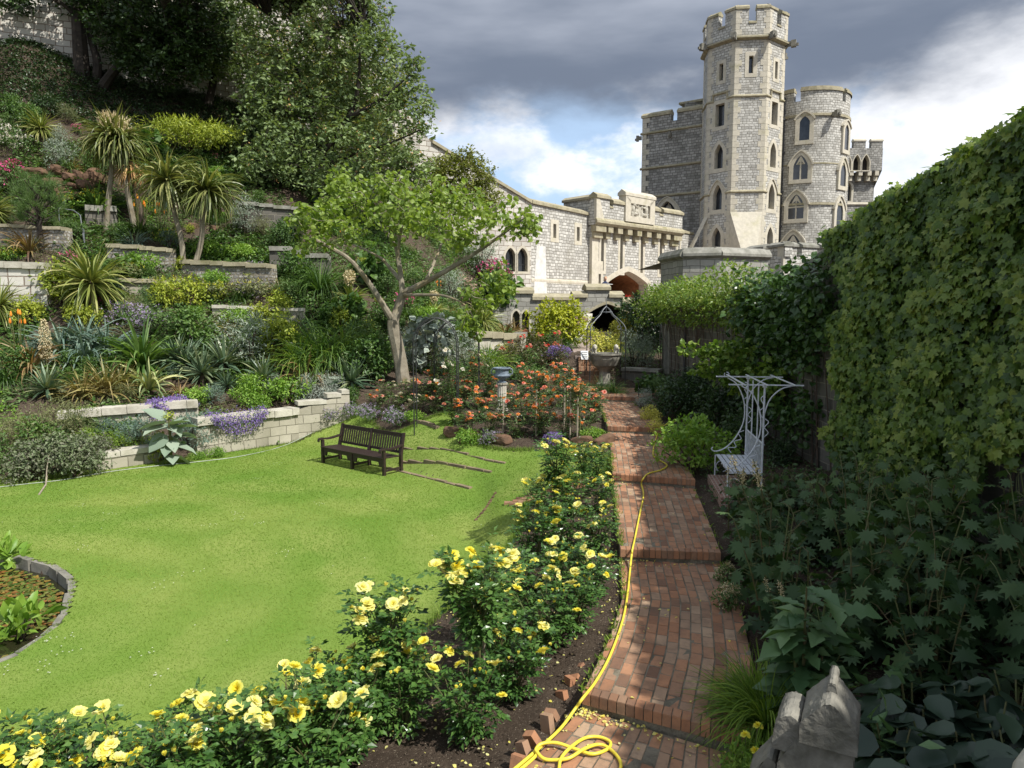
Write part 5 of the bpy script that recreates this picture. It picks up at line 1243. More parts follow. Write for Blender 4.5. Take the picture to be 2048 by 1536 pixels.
hc2 = [(1071, 1500, .60), (1085, 1516, .585), (1105, 1520, .58), (1138, 1516, .595), (1170, 1497, .605), (1200, 1489, .59), (1225, 1502, .575), (1241, 1525, .57), (1238, 1550, .57), (1225, 1590, .57)]
tube(b, spline([G(*q) for q in hc], 160), .0135, 8); tube(b, spline([G(*q) for q in hc2], 120), .0135, 8)
tag(b.build('garden_hose', M['hose'], smooth=True), 'yellow garden hose trailing down the brick path and looped at its near end', 'hose')
b = B(); tube(b, spline([(*T(px, py)[:2], T(px, py)[2] + .03) for px, py in [(-60, 984), (40, 972), (130, 962), (215, 947), (320, 934), (400, 926), (480, 915), (560, 897), (620, 872), (660, 850), (700, 828), (728, 812)]], 120), .008, 6)
tag(b.build('white_rope', M['whitehose']), 'thin white hose lying along the curved far edge of the lawn', 'hose')
b = B(); q = [T(px, py) for px, py in [(78, 992), (92, 975), (102, 958), (108, 938)]]
tube(b, [(q[0][0], q[0][1], .02), (q[1][0], q[1][1], .06), (q[2][0], q[2][1] - .1, .22), (q[3][0], q[3][1] - .3, .5)], [.02, .018, .014, .007], 6)
tube(b, [(q[1][0], q[1][1], .06), (q[1][0] - .12, q[1][1] + .25, .35), (q[1][0] - .15, q[1][1] + .4, .65)], [.014, .01, .005], 5); tube(b, [(q[2][0], q[2][1] - .1, .22), (q[2][0] + .25, q[2][1], .42)], [.01, .004], 5)
tag(b.build('bare_branch', M['stake']), 'bare pale branch leaning out of the purple leaved shrub onto the lawn', 'branch')

# ------------------------------------------------------------------ bed edging bricks beside the near path
ed = [(1035, 1505), (1055, 1478), (1075, 1452), (1098, 1425), (1112, 1402), (1130, 1372), (1141, 1350), (1162, 1338), (1173, 1322), (1184, 1308), (1196, 1290), (1206, 1272), (1216, 1255)]
for k, (px, py) in enumerate(ed):
    p = G(px - 2, py, .62); b = B(); box(b, (0, 0, .03), (.065, .105, .2), 0, rng.random(), .96); o = b.build('edging_brick', M['paver']); o.location = (p[0], p[1], .45 + rng.uniform(-.03, .02)); o.rotation_euler = (rng.uniform(-.55, .1), rng.uniform(-.5, .3), rng.uniform(.1, 1.3))
    tag(o, 'tilted half buried edging brick between the yellow rose bed and the path', 'brick', 'tilted bricks edging the rose bed')
# ------------------------------------------------------------------ weathered stone finial close to the camera and parapet corner
fp = W(1650, 1420, 3.35)
fin = thing('stone_finial', 'broken grey gothic stone coping with crumbling shoulders standing among the hostas', 'stonework', (fp[0] + .03, fp[1], fp[2] - .04), R(-28)); fin.scale = (.76, .76, .84)
def shaped(name, prof, y0, y1, mat, parent, loc=(0, 0, 0)):
    n = len(prof); b = B(); V = [(x, y0, z) for x, z in prof] + [(x, y1, z) for x, z in prof]; i = np.arange(n); j = (i + 1) % n
    Vn = np.array(V) + np.array(loc); b.add(Vn, np.stack([i, j, j + n, i + n], -1)); b.add(Vn[:n], np.arange(n)[None, ::-1]); b.add(Vn[n:], np.arange(n)[None]); o = b.build(name, mat, parent)
    m_ = o.modifiers.new('bev', 'BEVEL'); m_.width = .03; m_.segments = 2
    m_ = o.modifiers.new('sub', 'SUBSURF'); m_.subdivision_type = 'SIMPLE'; m_.levels = 4; m_.render_levels = 4
    tx = bpy.data.textures.get('wear') or bpy.data.textures.new('wear', 'CLOUDS'); tx.noise_scale = .05; tx.noise_depth = 4
    m_ = o.modifiers.new('wear', 'DISPLACE'); m_.texture = tx; m_.strength = .016; m_.mid_level = .5; m_.texture_coords = 'OBJECT'; m_.texture_coords_object = fin
    return o
shaped('cap', [(-.17, -.10), (.17, -.10), (.17, .02), (.03, .17), (-.03, .17), (-.17, .02)], -.20, .22, M['grey_stone'], fin)
shaped('ridge', [(-.035, .16), (.035, .16), (.02, .22), (-.02, .22)], -.02, .25, M['grey_stone'], fin)
shaped('shoulder', [(-.34, -.20), (-.17, -.20), (-.17, .0), (-.23, .03), (-.30, .0), (-.33, -.08)], -.16, .18, M['grey_stone'], fin)
shaped('base', [(-.30, -.95), (.15, -.95), (.15, -.115), (-.20, -.115), (-.24, -.18), (-.30, -.28)], -.17, .2, M['grey_stone'], fin)
shaped('lower_shoulder', [(-.50, -.95), (-.31, -.95), (-.31, -.30), (-.36, -.27), (-.42, -.36), (-.50, -.46)], -.15, .16, M['grey_stone'], fin)
pc = W(2035, 1520, 1.35)
prp = thing('parapet_corner', 'pale rough stone parapet corner at the lower right edge of the photo', 'parapet', (pc[0], pc[1], pc[2]), .5)
b = B(); lump(b, (.22, -.1, -.10), (.24, .20, .10), seed=7, amp=.06, sub=3); b.build('coping', M['pale'], prp, smooth=True)
b = B(); box(b, (.3, -.2, -1.6), (.5, .35, 2.9)); b.build('pier', M['terrace_grey'], prp, uv=True)
# handrails on the mound and small iron stake
for lb, pts in (('bent grey pipe handrail above the spiky cordyline', [(120, 460), (150, 463), (163, 470), (170, 500)]), ('thin grey rail crossing the mound right of the cordylines', [(300, 308), (372, 302), (420, 300)])):
    q = [T(px, py) for px, py in pts]; b = B(); tube(b, [(a_[0], a_[1], a_[2] + (.75 if k < len(q) - 1 or len(q) == 3 else .1)) for k, a_ in enumerate(q)], .022, 6)
    for a_ in q[:: len(q) - 1]: tube(b, [(a_[0], a_[1], a_[2] - .1), (a_[0], a_[1], a_[2] + .75)], .02, 6)
    tag(b.build('handrail', M['greyiron']), lb, 'handrail')
p = T(1277, 800); b = B(); tube(b, [(p[0], p[1], p[2] - .1), (p[0], p[1], p[2] + .55)], .014, 6); tag(b.build('marker_post', M['iron']), 'short black marker post by the silver plant at the path edge', 'post')
p = W(155, 330, 33); b = B(); zg = h1(p[0], p[1]); tube(b, [(p[0], p[1], zg - .1), (p[0], p[1], p[2] + .4)], .05, 6); tag(b.build('grey_post', M['greyiron']), 'plain grey post among white flowers on the upper mound', 'post')
# ------------------------------------------------------------------ plants: leaves
def nrm(a): return a / np.maximum(np.linalg.norm(a, axis=-1, keepdims=True), 1e-9)
def put(b, tpl, pos, ax, nr, size, rnd):
    """one copy of a leaf template per row: axis ax (y), face normal near nr (z)"""
    V, Fs = tpl; ax = nrm(ax); sd = nrm(np.cross(ax, nr)); n2 = np.cross(sd, ax)
    size = np.broadcast_to(np.asarray(size, float), (len(pos),))
    P = pos[:, None] + size[:, None, None] * (V[None, :, 0, None] * sd[:, None] + V[None, :, 1, None] * ax[:, None] + V[None, :, 2, None] * n2[:, None])
    m = len(V); Fq = (np.arange(len(pos))[:, None, None] * m + Fs[None]).reshape(-1, Fs.shape[1])
    b.add(P.reshape(-1, 3), Fq, np.repeat(np.broadcast_to(rnd, (len(pos),)), len(Fs)))
OVAL = (np.array([(0, 0, 0), (-.26, .42, .07), (0, .48, 0), (.26, .42, .07), (0, 1, -.10)], float), np.array([[0, 2, 1], [0, 3, 2], [1, 2, 4], [2, 3, 4]]))
BROAD = (np.array([(0, 0, 0), (-.36, .30, .06), (-.34, .62, .05), (0, .5, -.02), (.36, .30, .06), (.34, .62, .05), (0, 1, -.16)], float), np.array([[0, 3, 1], [1, 3, 2], [2, 3, 6], [0, 4, 3], [4, 5, 3], [5, 6, 3]]))
SLIM = (np.array([(0, 0, 0), (-.10, .4, .02), (.10, .4, .02), (0, 1, -.08)], float), np.array([[0, 2, 1], [1, 2, 3]]))
QUAD = (np.array([(0, 0, 0), (-.25, .5, .05), (0, 1, -.05), (.25, .5, .05)], float), np.array([[0, 3, 2, 1]]))
NEEDLE = (np.array([(-.02, 0, 0), (.02, 0, 0), (.0, 1, 0)], float), np.array([[0, 1, 2]]))
def lobed(nl, deep, seed=0, jag=0.0, span=5.2, cup=.1):
    """palmate leaf: nl lobes round the stalk end"""
    r_ = np.random.default_rng(seed); pts = []
    A = np.linspace(-span / 2, span / 2, 2 * nl + 1)
    for k, a in enumerate(A):
        c = math.cos(a / 2) ** .5 if abs(a) < math.pi else .3
        r0 = .62 * max(c, .45) * (1.0 if k % 2 else deep); r0 *= 1 + r_.uniform(-jag, jag)
        pts.append((r0 * math.sin(a), .30 + r0 * math.cos(a), -cup * (r0 / .6) ** 2))
    V = np.array([(0, .28, .02)] + pts + [(0, 0, .02)]); n = len(pts)
    Fs = [[0, k + 2, k + 1] for k in range(n - 1)] + [[0, 1, n + 1], [0, n + 1, n]]
    return V, np.array(Fs)
IVY = lobed(3, .62, 1, .05, 4.4); MAPLE = lobed(5, .58, 2, .06, 5.0); POPPY = lobed(9, .56, 3, .12, 5.4, .10)
JAG = (np.array([(0, 0, 0)] + [((-1 if k % 2 else -1) * w_, y_, .05) for k, (w_, y_) in enumerate(((.10, .1), (.07, .22), (.2, .3), (.12, .42), (.26, .5), (.14, .64), (.2, .74)))] + [(0, 1, -.14)] + [(w_, y_, .05) for w_, y_ in ((.2, .74), (.14, .64), (.26, .5), (.12, .42), (.2, .3), (.07, .22), (.10, .1))] + [(0, .3, -.02), (0, .62, -.03)], float),
       np.array([[0, 16, 1], [1, 16, 2], [2, 16, 3], [3, 16, 4], [4, 16, 17], [4, 17, 5], [5, 17, 6], [6, 17, 7], [7, 17, 8], [8, 17, 9], [9, 17, 10], [10, 17, 11], [11, 17, 12], [12, 17, 16], [12, 16, 13], [13, 16, 14], [14, 16, 15], [15, 16, 0]])[:, ::-1])
LONG = (np.array([(0, 0, 0), (-.10, .25, .04), (.10, .25, .04), (-.17, .5, .06), (.17, .5, .06), (-.13, .78, .02), (.13, .78, .02), (0, 1, -.12), (0, .25, 0), (0, .5, .01), (0, .78, -.03)], float),
        np.array([[0, 8, 1], [0, 2, 8], [1, 8, 3], [8, 9, 3], [8, 2, 9], [2, 4, 9], [3, 9, 5], [9, 10, 5], [9, 4, 10], [4, 6, 10], [5, 10, 7], [10, 6, 7]]))
HOSTA = (np.array([(0, 0, 0), (-.30, .12, .05), (-.40, .42, .07), (-.22, .78, .0), (0, .45, -.04), (.30, .12, .05), (.40, .42, .07), (.22, .78, .0), (0, 1.02, -.16)], float),
         np.array([[0, 4, 1], [1, 4, 2], [2, 4, 3], [3, 4, 8], [0, 5, 4], [5, 6, 4], [6, 7, 4], [7, 8, 4]]))
def rosette_dirs(n, r_, up=.5):
    d = r_.normal(size=(n, 3)); d[:, 2] = np.abs(d[:, 2]) * up + .15; return nrm(d)
def cloud(b, clumps, n, size, tpl, r_, shell=.55, out=.7, rndm=.7, droop=.25, up=.55, sv=.3, tuft=1, flat=1.0):
    """leaves through the volume of overlapping ellipsoids, thicker towards the outside"""
    C = np.array(clumps, float); wgt = (C[:, 3] * C[:, 4] + C[:, 4] * C[:, 5] + C[:, 3] * C[:, 5]); wgt /= wgt.sum()
    m = max(1, n // tuft); k = r_.choice(len(C), m, p=wgt); d = nrm(r_.normal(size=(m, 3)))
    rad = shell + (1 - shell) * r_.random(m) ** .6; rad *= np.where(r_.random(m) < .18, r_.uniform(.2, .8, m), 1)
    pos = C[k, :3] + d * C[k, 3:] * rad[:, None]; o = nrm(d / C[k, 3:])
    pos = np.repeat(pos, tuft, 0); o = np.repeat(o, tuft, 0); cl = np.repeat(r_.random(m), tuft); M_ = len(pos)
    pos = pos + r_.normal(0, size * .35, (M_, 3)) * (tuft > 1)
    ax = o * out + r_.normal(size=(M_, 3)) * rndm + np.array([0, 0, -droop]); nr = o * .5 + np.array([0, 0, up]) + r_.normal(size=(M_, 3)) * .35
    put(b, tpl, pos, ax, nr, size * r_.uniform(1 - sv, 1 + sv, M_), np.clip(cl * .55 + r_.random(M_) * .45, 0, 1))
    return pos
def blobs(w, d, h, n, r_, base=.12, spread=.75, size=(.28, .5)):
    """uneven mound of clumps filling a box w x d x h standing on z=0"""
    out = [(0, 0, h * .5, w * .36, d * .36, h * .42)]
    for _ in range(n):
        a = r_.uniform(0, 6.283); q = r_.uniform(.3, 1) * spread; s = r_.uniform(*size); z = r_.uniform(base + .15, .92)
        k = math.sqrt(max(.1, 1 - (max(0, z - .35) / .75) ** 2)); out.append((math.cos(a) * q * w / 2 * k, math.sin(a) * q * d / 2 * k, z * h * .9, w * s / 2, d * s / 2, h * s * .55))
    return out
def strap(b, n, L, w, a0, a1, droop, r_, seg=5, z0=0.0, rb=.03, pw=1.0, lv=.25, curl=0.0, rnd=None, dv=.5, tip=2.2, c=(0, 0)):
    """sword leaves from one crown; a0..a1 start angle from the vertical, droop bends them over"""
    ph = r_.uniform(0, 6.283, n); u = r_.random(n) ** pw; th0 = R(a0) + (R(a1) - R(a0)) * u; Li = L * r_.uniform(1 - lv, 1.05, n)
    dr = R(droop) * (1 + dv * r_.normal(size=n)).clip(.2, 2)
    s = np.linspace(0, 1, seg + 1); sm = (s[1:] + s[:-1]) / 2
    th = np.minimum(th0[:, None] + dr[:, None] * sm[None] ** 1.4, R(172))
    R_ = np.concatenate([np.zeros((n, 1)), np.cumsum(np.sin(th) * Li[:, None] / seg, 1)], 1) + rb
    Z = np.concatenate([np.zeros((n, 1)), np.cumsum(np.cos(th) * Li[:, None] / seg, 1)], 1) + z0
    wd = w * np.minimum(1, .45 + 2.2 * s) * (1 - s ** tip) * .5 + .001; wd = wd[None] * r_.uniform(.75, 1.2, (n, 1))
    pp = ph[:, None] + curl * r_.normal(size=(n, 1)) * s[None] ** 2
    P = np.stack([c[0] + R_ * np.cos(pp), c[1] + R_ * np.sin(pp), Z], -1)
    tw = r_.normal(0, .5, n); T_ = np.stack([-np.sin(ph) * np.cos(tw), np.cos(ph) * np.cos(tw), np.sin(tw)], -1)[:, None]
    V = np.stack([P - T_ * wd[..., None], P + T_ * wd[..., None]], 2); m = 2 * (seg + 1)
    i = np.arange(n)[:, None] * m + 2 * np.arange(seg)[None]
    rn = r_.random(n) if rnd is None else rnd
    b.add(V.reshape(-1, 3), np.stack([i, i + 1, i + 3, i + 2], -1).reshape(-1, 4), np.repeat(np.broadcast_to(rn, (n,)), seg))
# ------------------------------------------------------------------ plants: colours
LM = {}
LGAIN = 1.38
def lm(n, cols, *a, g=None, **k):
    g = g or LGAIN; LM[n] = leafmat('leaf_' + n, [tuple(min(.9, v * g) for v in c) for c in cols], *a, **k)
lm('rose', g=1.5, cols=[(0.016, 0.040, 0.010), (0.030, 0.075, 0.015), (0.055, 0.115, 0.024), (0.085, 0.145, 0.035)], rough=.30, trans=.22, spec=.5)
lm('rose_far', g=1.55, cols=[(0.020, 0.042, 0.012), (0.036, 0.072, 0.018), (0.060, 0.105, 0.026), (0.11, 0.085, 0.045)], rough=.35, trans=.2, spec=.5)
lm('rose_red', [(0.05, 0.06, 0.02), (0.10, 0.06, 0.035), (0.055, 0.09, 0.025), (0.14, 0.075, 0.05)], .4, .2, .45)
lm('green', [(0.020, 0.048, 0.012), (0.042, 0.088, 0.018), (0.075, 0.135, 0.028), (0.115, 0.185, 0.045)], .45, .3)
lm('bright', [(0.060, 0.125, 0.014), (0.105, 0.200, 0.024), (0.165, 0.270, 0.040), (0.23, 0.33, 0.06)], .45, .35)
lm('mid', [(0.028, 0.060, 0.016), (0.055, 0.105, 0.028), (0.085, 0.140, 0.040), (0.12, 0.175, 0.055)], .5, .28)
lm('olive', g=1.6, cols=[(0.045, 0.055, 0.020), (0.080, 0.092, 0.034), (0.115, 0.125, 0.050), (0.15, 0.15, 0.07)], rough=.55, trans=.2)
lm('purple', g=1.7, cols=[(0.060, 0.056, 0.044), (0.085, 0.090, 0.056), (0.080, 0.110, 0.048), (0.13, 0.135, 0.085)], rough=.55, trans=.15)
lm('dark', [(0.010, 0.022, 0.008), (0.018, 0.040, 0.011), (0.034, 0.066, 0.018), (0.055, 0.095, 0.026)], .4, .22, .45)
lm('blue', [(0.045, 0.080, 0.062), (0.075, 0.120, 0.092), (0.115, 0.165, 0.125), (0.17, 0.22, 0.165)], .5, .15)
lm('grey', [(0.10, 0.13, 0.095), (0.155, 0.19, 0.14), (0.22, 0.255, 0.195), (0.29, 0.32, 0.25)], .7, .15)
lm('silver', g=1.15, cols=[(0.17, 0.205, 0.165), (0.24, 0.28, 0.23), (0.31, 0.345, 0.29), (0.40, 0.43, 0.38)], rough=.75, trans=.12)
lm('lime', [(0.11, 0.155, 0.018), (0.18, 0.225, 0.025), (0.26, 0.30, 0.035), (0.35, 0.36, 0.06)], .5, .3)
lm('golden', g=1.0, cols=[(0.13, 0.18, 0.016), (0.26, 0.31, 0.018), (0.38, 0.41, 0.025), (0.50, 0.50, 0.04)], rough=.5, trans=.35)
lm('yellowvar', [(0.14, 0.17, 0.025), (0.36, 0.35, 0.06), (0.50, 0.47, 0.10), (0.60, 0.56, 0.18)], .5, .3)
lm('bronze', [(0.075, 0.040, 0.024), (0.130, 0.085, 0.036), (0.185, 0.145, 0.060), (0.25, 0.15, 0.07)], .5, .2)
lm('tawny', [(0.12, 0.085, 0.03), (0.18, 0.14, 0.05), (0.25, 0.21, 0.075), (0.11, 0.12, 0.035)], .5, .2)
lm('cord', [(0.040, 0.058, 0.014), (0.080, 0.105, 0.026), (0.135, 0.155, 0.045), (0.24, 0.235, 0.09)], .4, .2, .45)
lm('cordy', [(0.075, 0.105, 0.024), (0.125, 0.155, 0.035), (0.20, 0.215, 0.06), (0.34, 0.32, 0.13)], .4, .22, .45)
lm('dead', [(0.20, 0.10, 0.035), (0.32, 0.18, 0.065), (0.40, 0.26, 0.11), (0.28, 0.17, 0.08)], .7, .15)
lm('yucca', [(0.038, 0.068, 0.040), (0.065, 0.105, 0.060), (0.105, 0.150, 0.085), (0.20, 0.22, 0.11)], .4, .12, .45)
lm('varieg', [(0.10, 0.14, 0.06), (0.22, 0.25, 0.10), (0.36, 0.37, 0.17), (0.46, 0.44, 0.20)], .45, .2)
lm('straw', [(0.30, 0.24, 0.13), (0.40, 0.33, 0.20), (0.48, 0.42, 0.28), (0.36, 0.29, 0.17)], .8, .2)
lm('treebig', g=2.3, cols=[(0.044, 0.066, 0.028), (0.070, 0.098, 0.040), (0.098, 0.130, 0.054), (0.135, 0.165, 0.080)], rough=.55, trans=.3, spec=.25)
lm('treedark', [(0.013, 0.025, 0.008), (0.022, 0.043, 0.012), (0.038, 0.072, 0.018), (0.058, 0.105, 0.026)], .5, .2)
lm('treemid', g=1.6, cols=[(0.080, 0.125, 0.022), (0.130, 0.185, 0.032), (0.180, 0.235, 0.050), (0.245, 0.295, 0.085)], rough=.42, trans=.42)
lm('treeyel', [(0.085, 0.110, 0.020), (0.135, 0.155, 0.03), (0.185, 0.20, 0.045), (0.23, 0.225, 0.06)], .5, .3)
lm('ivy', g=1.75, cols=[(0.026, 0.054, 0.011), (0.054, 0.094, 0.015), (0.084, 0.128, 0.022), (0.135, 0.170, 0.034)], rough=.42, trans=.3, spec=.4)
lm('ivydark', [(0.020, 0.046, 0.013), (0.032, 0.070, 0.018), (0.05, 0.098, 0.024), (0.085, 0.14, 0.036)], .35, .25, .5)
lm('wist', [(0.045, 0.090, 0.014), (0.085, 0.150, 0.022), (0.14, 0.205, 0.035), (0.21, 0.245, 0.055)], .42, .35)
lm('plume', g=1.05, cols=[(0.016, 0.040, 0.014), (0.028, 0.064, 0.022), (0.046, 0.092, 0.030), (0.075, 0.128, 0.042)], rough=.55, trans=.25, spec=.35)
lm('acanth', [(0.040, 0.085, 0.032), (0.062, 0.120, 0.045), (0.085, 0.15, 0.058), (0.12, 0.19, 0.075)], .45, .25)
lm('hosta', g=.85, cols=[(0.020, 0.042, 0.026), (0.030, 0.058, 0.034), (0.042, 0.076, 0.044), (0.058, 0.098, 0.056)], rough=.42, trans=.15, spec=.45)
lm('grass', [(0.060, 0.110, 0.018), (0.105, 0.175, 0.024), (0.150, 0.225, 0.034), (0.21, 0.27, 0.06)], .6, .35, .2)
lm('lawnblade', g=1.0, cols=[(0.122, 0.228, 0.026), (0.152, 0.252, 0.033), (0.200, 0.284, 0.048), (0.25, 0.315, 0.066)], rough=.6, trans=.35, spec=.2)
lm('verb', g=.9, cols=[(0.22, 0.29, 0.21), (0.28, 0.35, 0.26), (0.34, 0.40, 0.31), (0.40, 0.46, 0.36)], rough=.75, trans=.15, spec=.2)
def petal(n, cols, tr=.48): lm(n, cols, .55, tr, .2, (1.15, 1.1, .8), g=1.0)
petal('yel', [(0.80, 0.64, 0.02), (0.86, 0.76, 0.06), (0.89, 0.83, 0.13), (0.90, 0.87, 0.24)])
petal('yelpale', [(0.84, 0.76, 0.14), (0.88, 0.84, 0.28), (0.90, 0.88, 0.42), (0.88, 0.80, 0.16)])
petal('orange', [(0.70, 0.15, 0.02), (0.82, 0.25, 0.04), (0.85, 0.36, 0.09), (0.84, 0.46, 0.20)])
petal('coral', [(0.70, 0.10, 0.06), (0.80, 0.20, 0.13), (0.82, 0.36, 0.26), (0.84, 0.52, 0.42)])
petal('red', [(0.45, 0.015, 0.02), (0.60, 0.04, 0.03), (0.70, 0.09, 0.05), (0.65, 0.03, 0.08)])
petal('cream', [(0.80, 0.72, 0.38), (0.86, 0.80, 0.52), (0.84, 0.76, 0.45), (0.80, 0.66, 0.36)])
petal('white', [(0.70, 0.66, 0.55), (0.80, 0.78, 0.70), (0.84, 0.82, 0.76), (0.82, 0.72, 0.62)])
petal('violet', [(0.17, 0.11, 0.34), (0.25, 0.17, 0.46), (0.34, 0.25, 0.56), (0.30, 0.22, 0.42)], .25)
petal('mauve', [(0.30, 0.24, 0.38), (0.40, 0.32, 0.46), (0.28, 0.24, 0.32), (0.45, 0.40, 0.5)], .25)
petal('magenta', [(0.50, 0.04, 0.18), (0.62, 0.08, 0.25), (0.55, 0.12, 0.24), (0.70, 0.2, 0.34)], .25)
petal('poker', [(0.75, 0.10, 0.01), (0.80, 0.20, 0.02), (0.80, 0.38, 0.05), (0.78, 0.52, 0.10)], .2)
petal('pink', [(0.62, 0.36, 0.30), (0.70, 0.46, 0.38), (0.66, 0.5, 0.42), (0.58, 0.40, 0.34)], .25)

# ------------------------------------------------------------------ kinds of plant: first placing moves the model itself, later ones copy it
class Kind:
    def __init__(s, root): s.root = root; s.used = False
    def place(s, loc, rz, sc_, label, cat=None, group=None):
        cat = cat or s.root.get('category')
        if not s.used:
            s.used = True; r = s.root; r.location = loc; r.rotation_euler = (0, 0, rz); r.scale = (sc_,) * 3 if not isinstance(sc_, tuple) else sc_; tag(r, label, cat, group); return r
        r = dup(s.root, loc, rz, sc_, label, cat, group)
        if group is None and 'group' in r.keys(): del r['group']
        return r
def root(name, cat): return thing(name, 'plant', cat)
def shrub(name, cat, w, h, n, size, mat, seed, tpl=OVAL, nc=9, tuft=3, d=None, flowers=None, stem=True, smooth=False, **kw):
    r_ = np.random.default_rng(seed); rt = root(name, cat); b = B(); cl = blobs(w, d or w, h, nc, r_)
    pos = cloud(b, cl, n, size, tpl, r_, tuft=tuft, **kw); b.V[0][:, 2] = np.maximum(b.V[0][:, 2], .01)
    b.build('foliage', LM[mat], rt, smooth=smooth)
    if stem:
        b = B()
        for c in cl[:8]: tube(b, spline([(r_.normal(0, .04), r_.normal(0, .04), -.05), (c[0] * .4, c[1] * .4, c[2] * .5), (c[0], c[1], c[2])], 5), np.linspace(.022, .008, 5) * max(h, .6), 4, cap=False)
        b.build('stem', M['brownstem'], rt)
    if flowers:
        fm, nf, fs, where = flowers; b = B(); C = np.array(cl); k = r_.integers(0, len(C), nf); dd = nrm(r_.normal(size=(nf, 3)) + [0, -.4, where])
        p = C[k, :3] + dd * C[k, 3:] * 1.02; p[:, 2] = np.maximum(p[:, 2], .03); m = 4
        pp = np.repeat(p, m, 0) + r_.normal(0, fs * .35, (nf * m, 3)); put(b, QUAD, pp, r_.normal(size=(nf * m, 3)) + np.repeat(dd, m, 0) * .3, np.repeat(dd, m, 0) + r_.normal(size=(nf * m, 3)) * .4, fs * r_.uniform(.7, 1.3, nf * m), r_.random(nf * m))
        b.build('blossom', LM[fm], rt)
    return Kind(rt)
def swords(name, cat, mat, spec, seed, trunk=None, extra=None, trunkmat='bark'):
    """spec: list of strap() settings"""
    r_ = np.random.default_rng(seed); rt = root(name, cat); b = B()
    for s_ in spec: strap(b, r_=r_, **s_)
    b.build('foliage', LM[mat], rt)
    if trunk: b = B(); tube(b, trunk[0], trunk[1], 7); b.build('trunk', M[trunkmat], rt)
    if extra: extra(rt, r_)
    return Kind(rt)
# rose blooms: layered cupped petals
def bloom_mesh(name, mat, seed, r=.05, open_=1.0):
    r_ = np.random.default_rng(seed); b = B()
    for ring_, (n, tilt, L, wd) in enumerate(((6, 68, 1.0, .95), (6, 50, .88, .85), (5, 32, .70, .7), (4, 14, .52, .55))):
        for k in range(n):
            a = 6.283 * (k + .5 * (ring_ % 2)) / n + r_.normal(0, .12); t = R(tilt * open_ + r_.normal(0, 5)); l = r * L * r_.uniform(.9, 1.1); V = []
            for j, (s, wf) in enumerate(((0, .25), (.45, .9), (.8, 1.0), (1, .62))):
                th = t * (.45 + .75 * s); rr = l * s * math.sin(th) + r * .04; zz = l * s * math.cos(th)
                for q in (-1, 0, 1):
                    w_ = q * l * wd * .5 * wf; dz = .12 * l * abs(q) * s; V.append((rr * math.cos(a) - w_ * math.sin(a), rr * math.sin(a) + w_ * math.cos(a), zz + dz + r_.normal(0, r * .025)))
            Fq = [[j * 3 + q, j * 3 + q + 1, j * 3 + q + 4, j * 3 + q + 3] for j in range(3) for q in (0, 1)]
            b.add(V, Fq, min(1, max(0, .85 - ring_ * .22 + r_.normal(0, .12))))
    o = b.build(name, LM[mat], smooth=True); me = o.data; bpy.data.objects.remove(o); return me
BLOOM = {k: [bloom_mesh('rose_bloom', k, s, .068, o) for s, o in ((1, 1.05), (2, .85), (3, 1.2))] for k in ('yel', 'yelpale', 'cream', 'orange', 'coral', 'red', 'white')}
BUD = {k: bloom_mesh('rose_bud', k, 9, .042, .28) for k in ('yel', 'orange', 'coral')}
